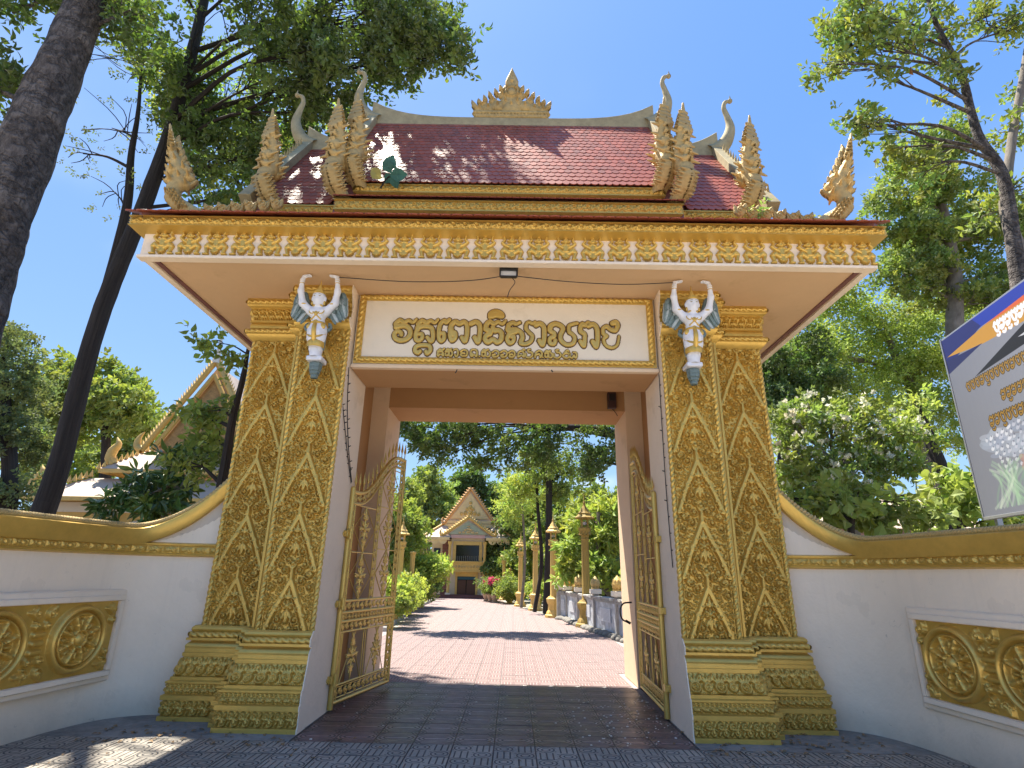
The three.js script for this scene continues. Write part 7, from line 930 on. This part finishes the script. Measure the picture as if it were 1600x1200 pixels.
tree("grove_tree", "straight dark trunk rising between the lantern posts right of the path", "tree", [[1.66, 0, -19.2], [1.72, 2.06, -19.2], [1.76, 4.85, -19.2], [1.74, 7.23, -19.2], [1.77, 9.76, -19.2]], [0.2, 0.17, 0.15, 0.13, 0.1], [[1.54, 6.06, -19.4, 0.78, 10, 0.75], [2.45, 5.51, -19.6, 0.72, 9, 0.75], [1.08, 6.96, -19.4, 0.73, 8, 0.75], [2.14, 6.67, -19.4, 0.72, 8, 0.75], [3.21, 6.27, -19.6, 0.79, 9, 0.75], [1.54, 8.85, -19.4, 1.55, 14, 0.75]], { seed: 66, bark: M.barkDark, geo: SPRIG.small, leaf: L.mid, per: 26, clump: 0.5, size: 1.1, twig: 1.4 });
tree("grove_tree", "second thinner dark trunk left of the straight one, between lantern posts", "tree", [[1.15, 0, -20.1], [1.46, 2.07, -20.1], [1.3, 4.36, -20.1], [1.2, 6.17, -20.1]], [0.1, 0.09, 0.08, 0.06], [[0.67, 5.28, -20.4, 0.68, 8, 0.75], [0.2, 5.92, -20.6, 0.62, 7, 0.75], [0.96, 6.18, -20.2, 0.62, 6, 0.75]], { seed: 67, bark: M.barkDark, geo: SPRIG.fine, leaf: L.lime, per: 24, clump: 0.5, size: 1.5, twig: 1.4 });
tree("grove_tree", "thin pale stem nearest the pink flowers, with airy leaves", "tree", [[0.6, 0, -23.2], [0.76, 2.11, -23.2], [0.67, 4.01, -23.2], [0.55, 5.33, -23.2]], [0.08, 0.07, 0.06, 0.04], [[0.06, 4.7, -23.6, 0.68, 8, 0.75], [0.56, 5.52, -23.4, 0.61, 6, 0.75], [-0.31, 5.58, -24, 0.63, 6, 0.75]], { seed: 68, bark: M.barkPale, geo: SPRIG.fine, leaf: L.lime, per: 24, clump: 0.55, size: 1.5, twigEvery: 1, twig: 1.6 });
tree("grove_tree", "bright leafy tree with large leaves behind the grey stone wall", "tree", [[4.6, 0, -14.5], [3.23, 1.57, -14.5], [3.27, 2.68, -14.5], [3.3, 3.83, -14.5]], [0.14, 0.12, 0.1, 0.06], [[2.34, 2.44, -14.6, 0.52, 10, 0.75], [3.16, 2.68, -14.6, 0.56, 11, 0.75], [3.58, 2.02, -14.4, 0.51, 9, 0.75], [2.85, 1.78, -14.2, 0.5, 9, 0.75], [2.19, 1.66, -14.4, 0.41, 7, 0.75], [3.91, 2.94, -14.8, 0.52, 9, 0.75], [3.62, 3.88, -15, 0.63, 10, 0.75], [2.66, 3.65, -15.2, 0.54, 9, 0.75], [3.83, 1.59, -14, 0.4, 6, 0.75]], { seed: 69, bark: M.barkPale, geo: SPRIG.long, leaf: L.lime, per: 14, clump: 0.35, size: 0.95 });
tree("grove_tree", "deep green mass of tree behind the last lantern posts, right of the hall", "tree", [[2.4, 0, -34], [0.11, 1.44, -34.0], [0.07, 3.56, -34.0]], [0.3, 0.25, 0.15], [[-0.38, 3.55, -34, 0.9, 12, 0.75], [-0.79, 2.25, -33.5, 0.79, 10, 0.75], [-1.05, 3.32, -34, 0.63, 8, 0.75], [0.31, 1.85, -33, 0.78, 9, 0.75], [0.72, 3.95, -33, 0.97, 12, 0.75], [0.04, 5.09, -34, 1.0, 12, 0.75]], { seed: 70, geo: SPRIG.far, leaf: L.deep, per: 30, clump: 0.7, size: 1.0 });
tree("grove_tree", "pale green rounded tree at the path end, right of the hall", "tree", [[-0.4, 0, -33], [-0.51, 0.42, -33.0], [-0.46, 1.64, -33.0]], [0.08, 0.06, 0.04], [[-0.85, 1.83, -33, 0.52, 9, 0.75], [-0.12, 2.26, -33, 0.52, 8, 0.75], [-0.53, 1.23, -33, 0.47, 8, 0.75], [0.11, 1.52, -33, 0.43, 6, 0.75]], { seed: 71, geo: SPRIG.small, leaf: L.lime, per: 26, clump: 0.4, size: 1.5 });
tree("grove_tree", "broad tree behind the grove right of the path, mid green", "tree", [[6.5, 0, -28], [3.5, 2.24, -28.0], [3.54, 4.45, -28.0]], [0.3, 0.25, 0.15], [[2.76, 4.44, -28, 1.16, 14, 0.75], [3.92, 4.08, -28, 1.16, 14, 0.75], [3.04, 2.57, -27, 1.11, 14, 0.75], [1.29, 3.0, -30, 1.21, 14, 0.75], [5.3, 4.04, -27, 1.27, 14, 0.75], [5.82, 2.59, -26, 1.07, 12, 0.75], [1.66, 1.49, -29, 1.08, 12, 0.75], [4.59, 5.5, -27, 1.29, 14, 0.75], [0.88, 5.46, -31, 1.18, 12, 0.75], [2.51, 6.21, -30, 1.16, 12, 0.75], [6.49, 5.42, -26, 1.25, 12, 0.75], [3.48, 1.36, -26, 0.92, 10, 0.75]], { seed: 72, geo: SPRIG.far, leaf: L.mid, per: 32, clump: 0.85, size: 1.1 });
{ const r = rng(90), spots = []; for (let i = 0; i < 420; i++) { const x = -75 + r() * 150, k = 5 + 2.5 * Math.sin(x * 0.21) + 1.5 * Math.sin(x * 0.53); spots.push([x, r() * k, -58 - r() * 9, 1]); } const w = leafCloud(spots, SPRIG.far, L.dull, 40, 1.7, 2.1, 91); w.name = 'woodland'; scene.add(w); tag(w, 'far belt of trees beyond the temple grounds', 'woodland'); }
// ---------------------------------------------------------------- potted plants and small growth
function pottedPlant(x, z, label, potMat, leaf, geo, R, h, per, size, seed, group, flowers) {
  const o = thing('potted_plant', label, 'potted plant', [x, 0, z], 0, group);
  mesh('pot', lathe([[0.0, 0], [0.17, 0], [0.19, 0.04], [0.15, 0.09], [0.2, 0.2], [0.25, 0.34], [0.27, 0.36], [0.27, 0.4], [0.22, 0.4], [0.2, 0.36], [0, 0.35]], 14), potMat, o);
  const r = rng(seed), spots = [...Array(9)].map(() => [(r() - 0.5) * R * 1.5, h + (r() - 0.4) * R * 0.9, (r() - 0.5) * R * 1.5, 1]);
  mesh('stems', spots.map(([a, b, c]) => limb([V(0, 0.34, 0), V(a * 0.4, 0.34 + (b - 0.34) * 0.6, c * 0.4), V(a, b, c)], [0.02, 0.012, 0.006], 5, 5)), M.barkPale, o);
  const c = leafCloud(spots, geo, leaf, per, R * 0.55, size, seed + 3); c.name = 'leaves'; o.add(c);
  if (flowers) { const f = leafCloud(spots.map(([a, b, d]) => [a, b + 0.12, d + 0.08, 1]), SPRIG.petal, flowers, 22, R * 0.55, 1.0, seed + 5, 0.02); f.name = 'blossoms'; o.add(f); }
  return o;
}
const hd = [[-3.62, -11.6, 'leafy hedge shrub in a yellow pot nearest the gateway, left of the path'], [-3.78, -13.2, 'second leafy shrub in a yellow pot from the gateway, left of the path'], [-3.92, -14.9, 'third leafy shrub in a yellow pot from the gateway, left of the path'], [-4.05, -16.8, 'fourth leafy shrub in a yellow pot from the gateway, left of the path'], [-4.16, -18.9, 'fifth leafy shrub in a yellow pot from the gateway, left of the path'], [-4.28, -21.4, 'last leafy shrub of the row left of the path, smallest in view']];
hd.forEach(([x, z, l], i) => pottedPlant(x, z, l, M.yellow, L.lime, SPRIG.small, 0.62, 0.85, 34, 1.0, 200 + i, 'potted shrubs along the left kerb'));
[[-1.12, -28.8, 'pink bougainvillea in a pale pot, left of the pair by the path end', 1], [-0.86, -28.2, 'pink bougainvillea in a pale pot, right of the pair by the path end', 1], [-1.42, -29.8, 'green and pale pink potted plant just before the hall', 0]].forEach(([x, z, l, f], i) => pottedPlant(x, z, l, M.clay, L.mid, SPRIG.small, 0.5, 0.85, 18, 1.0, 230 + i, 'pots by the hall', f ? L.pinkish : null));
pottedPlant(0.02, -27.2, 'round deep green bush in a low pot right of the path, before the lantern posts', M.yellow, L.mid, SPRIG.small, 0.75, 0.75, 46, 1.1, 240, null);
pottedPlant(1.55, -25.2, 'yellow-green bush in a pot behind the third right lantern post', M.yellow, L.lime, SPRIG.small, 0.6, 0.85, 36, 1.0, 241, null);
pottedPlant(-4.9, -31.2, 'small dark clipped bush by the hall steps', M.clay, L.deep, SPRIG.small, 0.5, 0.9, 40, 1.0, 242, null);
{ // sprout on the roof
  const o = thing('roof_seedling', 'small blue-green seedling rooted on the tiles at the left of the main roof', 'seedling', [-1.78, 6.93, -0.08]), lf = leafBlade(0.19, 0.075, 0.25); lf.computeVertexNormals();
  mesh('stem', limb([V(-0.1, -0.02, 0), V(-0.02, 0.12, 0.03), V(0.06, 0.2, 0.05)], [0.014, 0.008], 5, 8), M.barkDark, o); const tq = leafMat(0.05, 0.16, 0.12, 0.3), yl = leafMat(0.4, 0.36, 0.1, 0.3);
  [[0.08, 0.2, 2.3, tq], [0.05, 0.2, 0.4, tq], [0.02, 0.17, -1.5, tq], [0.08, 0.17, 3.4, tq], [-0.08, 0.1, 0.8, yl], [0.0, 0.22, -0.3, tq]].forEach(([x, y, a, m], i) => { const q = mesh('leaf', lf, m, o); q.position.set(x, y, 0.05); q.rotation.set(0.6, 0, a); q.scale.setScalar(1 + 0.2 * (i % 3)); });
  for (const [x, y, z, lab, sd] of [[3.98, 6.12, 0.3, 'tuft of green weeds on the tiles beside the right hip ornaments', 5], [3.42, 6.2, 0.2, 'small weeds growing at the foot of the right lower roof', 6]]) { const w = leafCloud([[0, 0.05, 0, 1]], SPRIG.fine, L.lime, 14, 0.12, 0.6, sd, 0.05, 0); w.name = 'leaves'; const g = thing('roof_weeds', lab, 'weeds', [x, y, z]); g.add(w); }
  const r = rng(66), lit = new THREE.InstancedMesh(leafBlade(0.06, 0.02), std({ color: C(0.24, 0.15, 0.07), side: THREE.DoubleSide }), 260), m4 = new THREE.Matrix4(); lit.geometry.computeVertexNormals();
  for (let i = 0; i < 260; i++) { const s = r() < 0.5 ? -1 : 1, edge = r() < 0.6; m4.compose(V(edge ? s * (2.04 + r() * 2.0) : (r() - 0.5) * 8, 0.012, edge ? (r() * 0.5 - 0.1) + (r() < 0.5 ? 0.25 : -0.1) : r() * 2 + 0.2), new THREE.Quaternion().setFromEuler(new THREE.Euler(-1.57 + (r() - 0.5) * 0.4, 0, r() * 6.28, 'YXZ')), V(1, 1, 1).multiplyScalar(0.5 + r() * 0.7)); lit.setMatrixAt(i, m4); }
  { const pet = new THREE.InstancedMesh(new THREE.IcosahedronGeometry(0.011, 0), std({ color: C(0.7, 0.66, 0.6) }), 170), m5 = new THREE.Matrix4(); for (let i = 0; i < 170; i++) { m5.compose(V(i % 3 ? 0.9 + r() * 1.1 : -2 + r() * 4, 0.006, 0.4 - r() * (i % 3 ? 2.2 : 6)), new THREE.Quaternion(), V(1, 0.4, 1).multiplyScalar(0.5 + r())); pet.setMatrixAt(i, m5); } pet.name = 'fallen_petals'; stuff(pet); scene.add(pet); tag(pet, 'tiny pale fallen petals on the red paving of the passage', 'petals'); }
  lit.name = 'leaf_litter'; stuff(lit); scene.add(lit); tag(lit, 'dry fallen leaves scattered along the pillar bases and paving', 'leaf litter');
}
renderer.render(scene, camera);
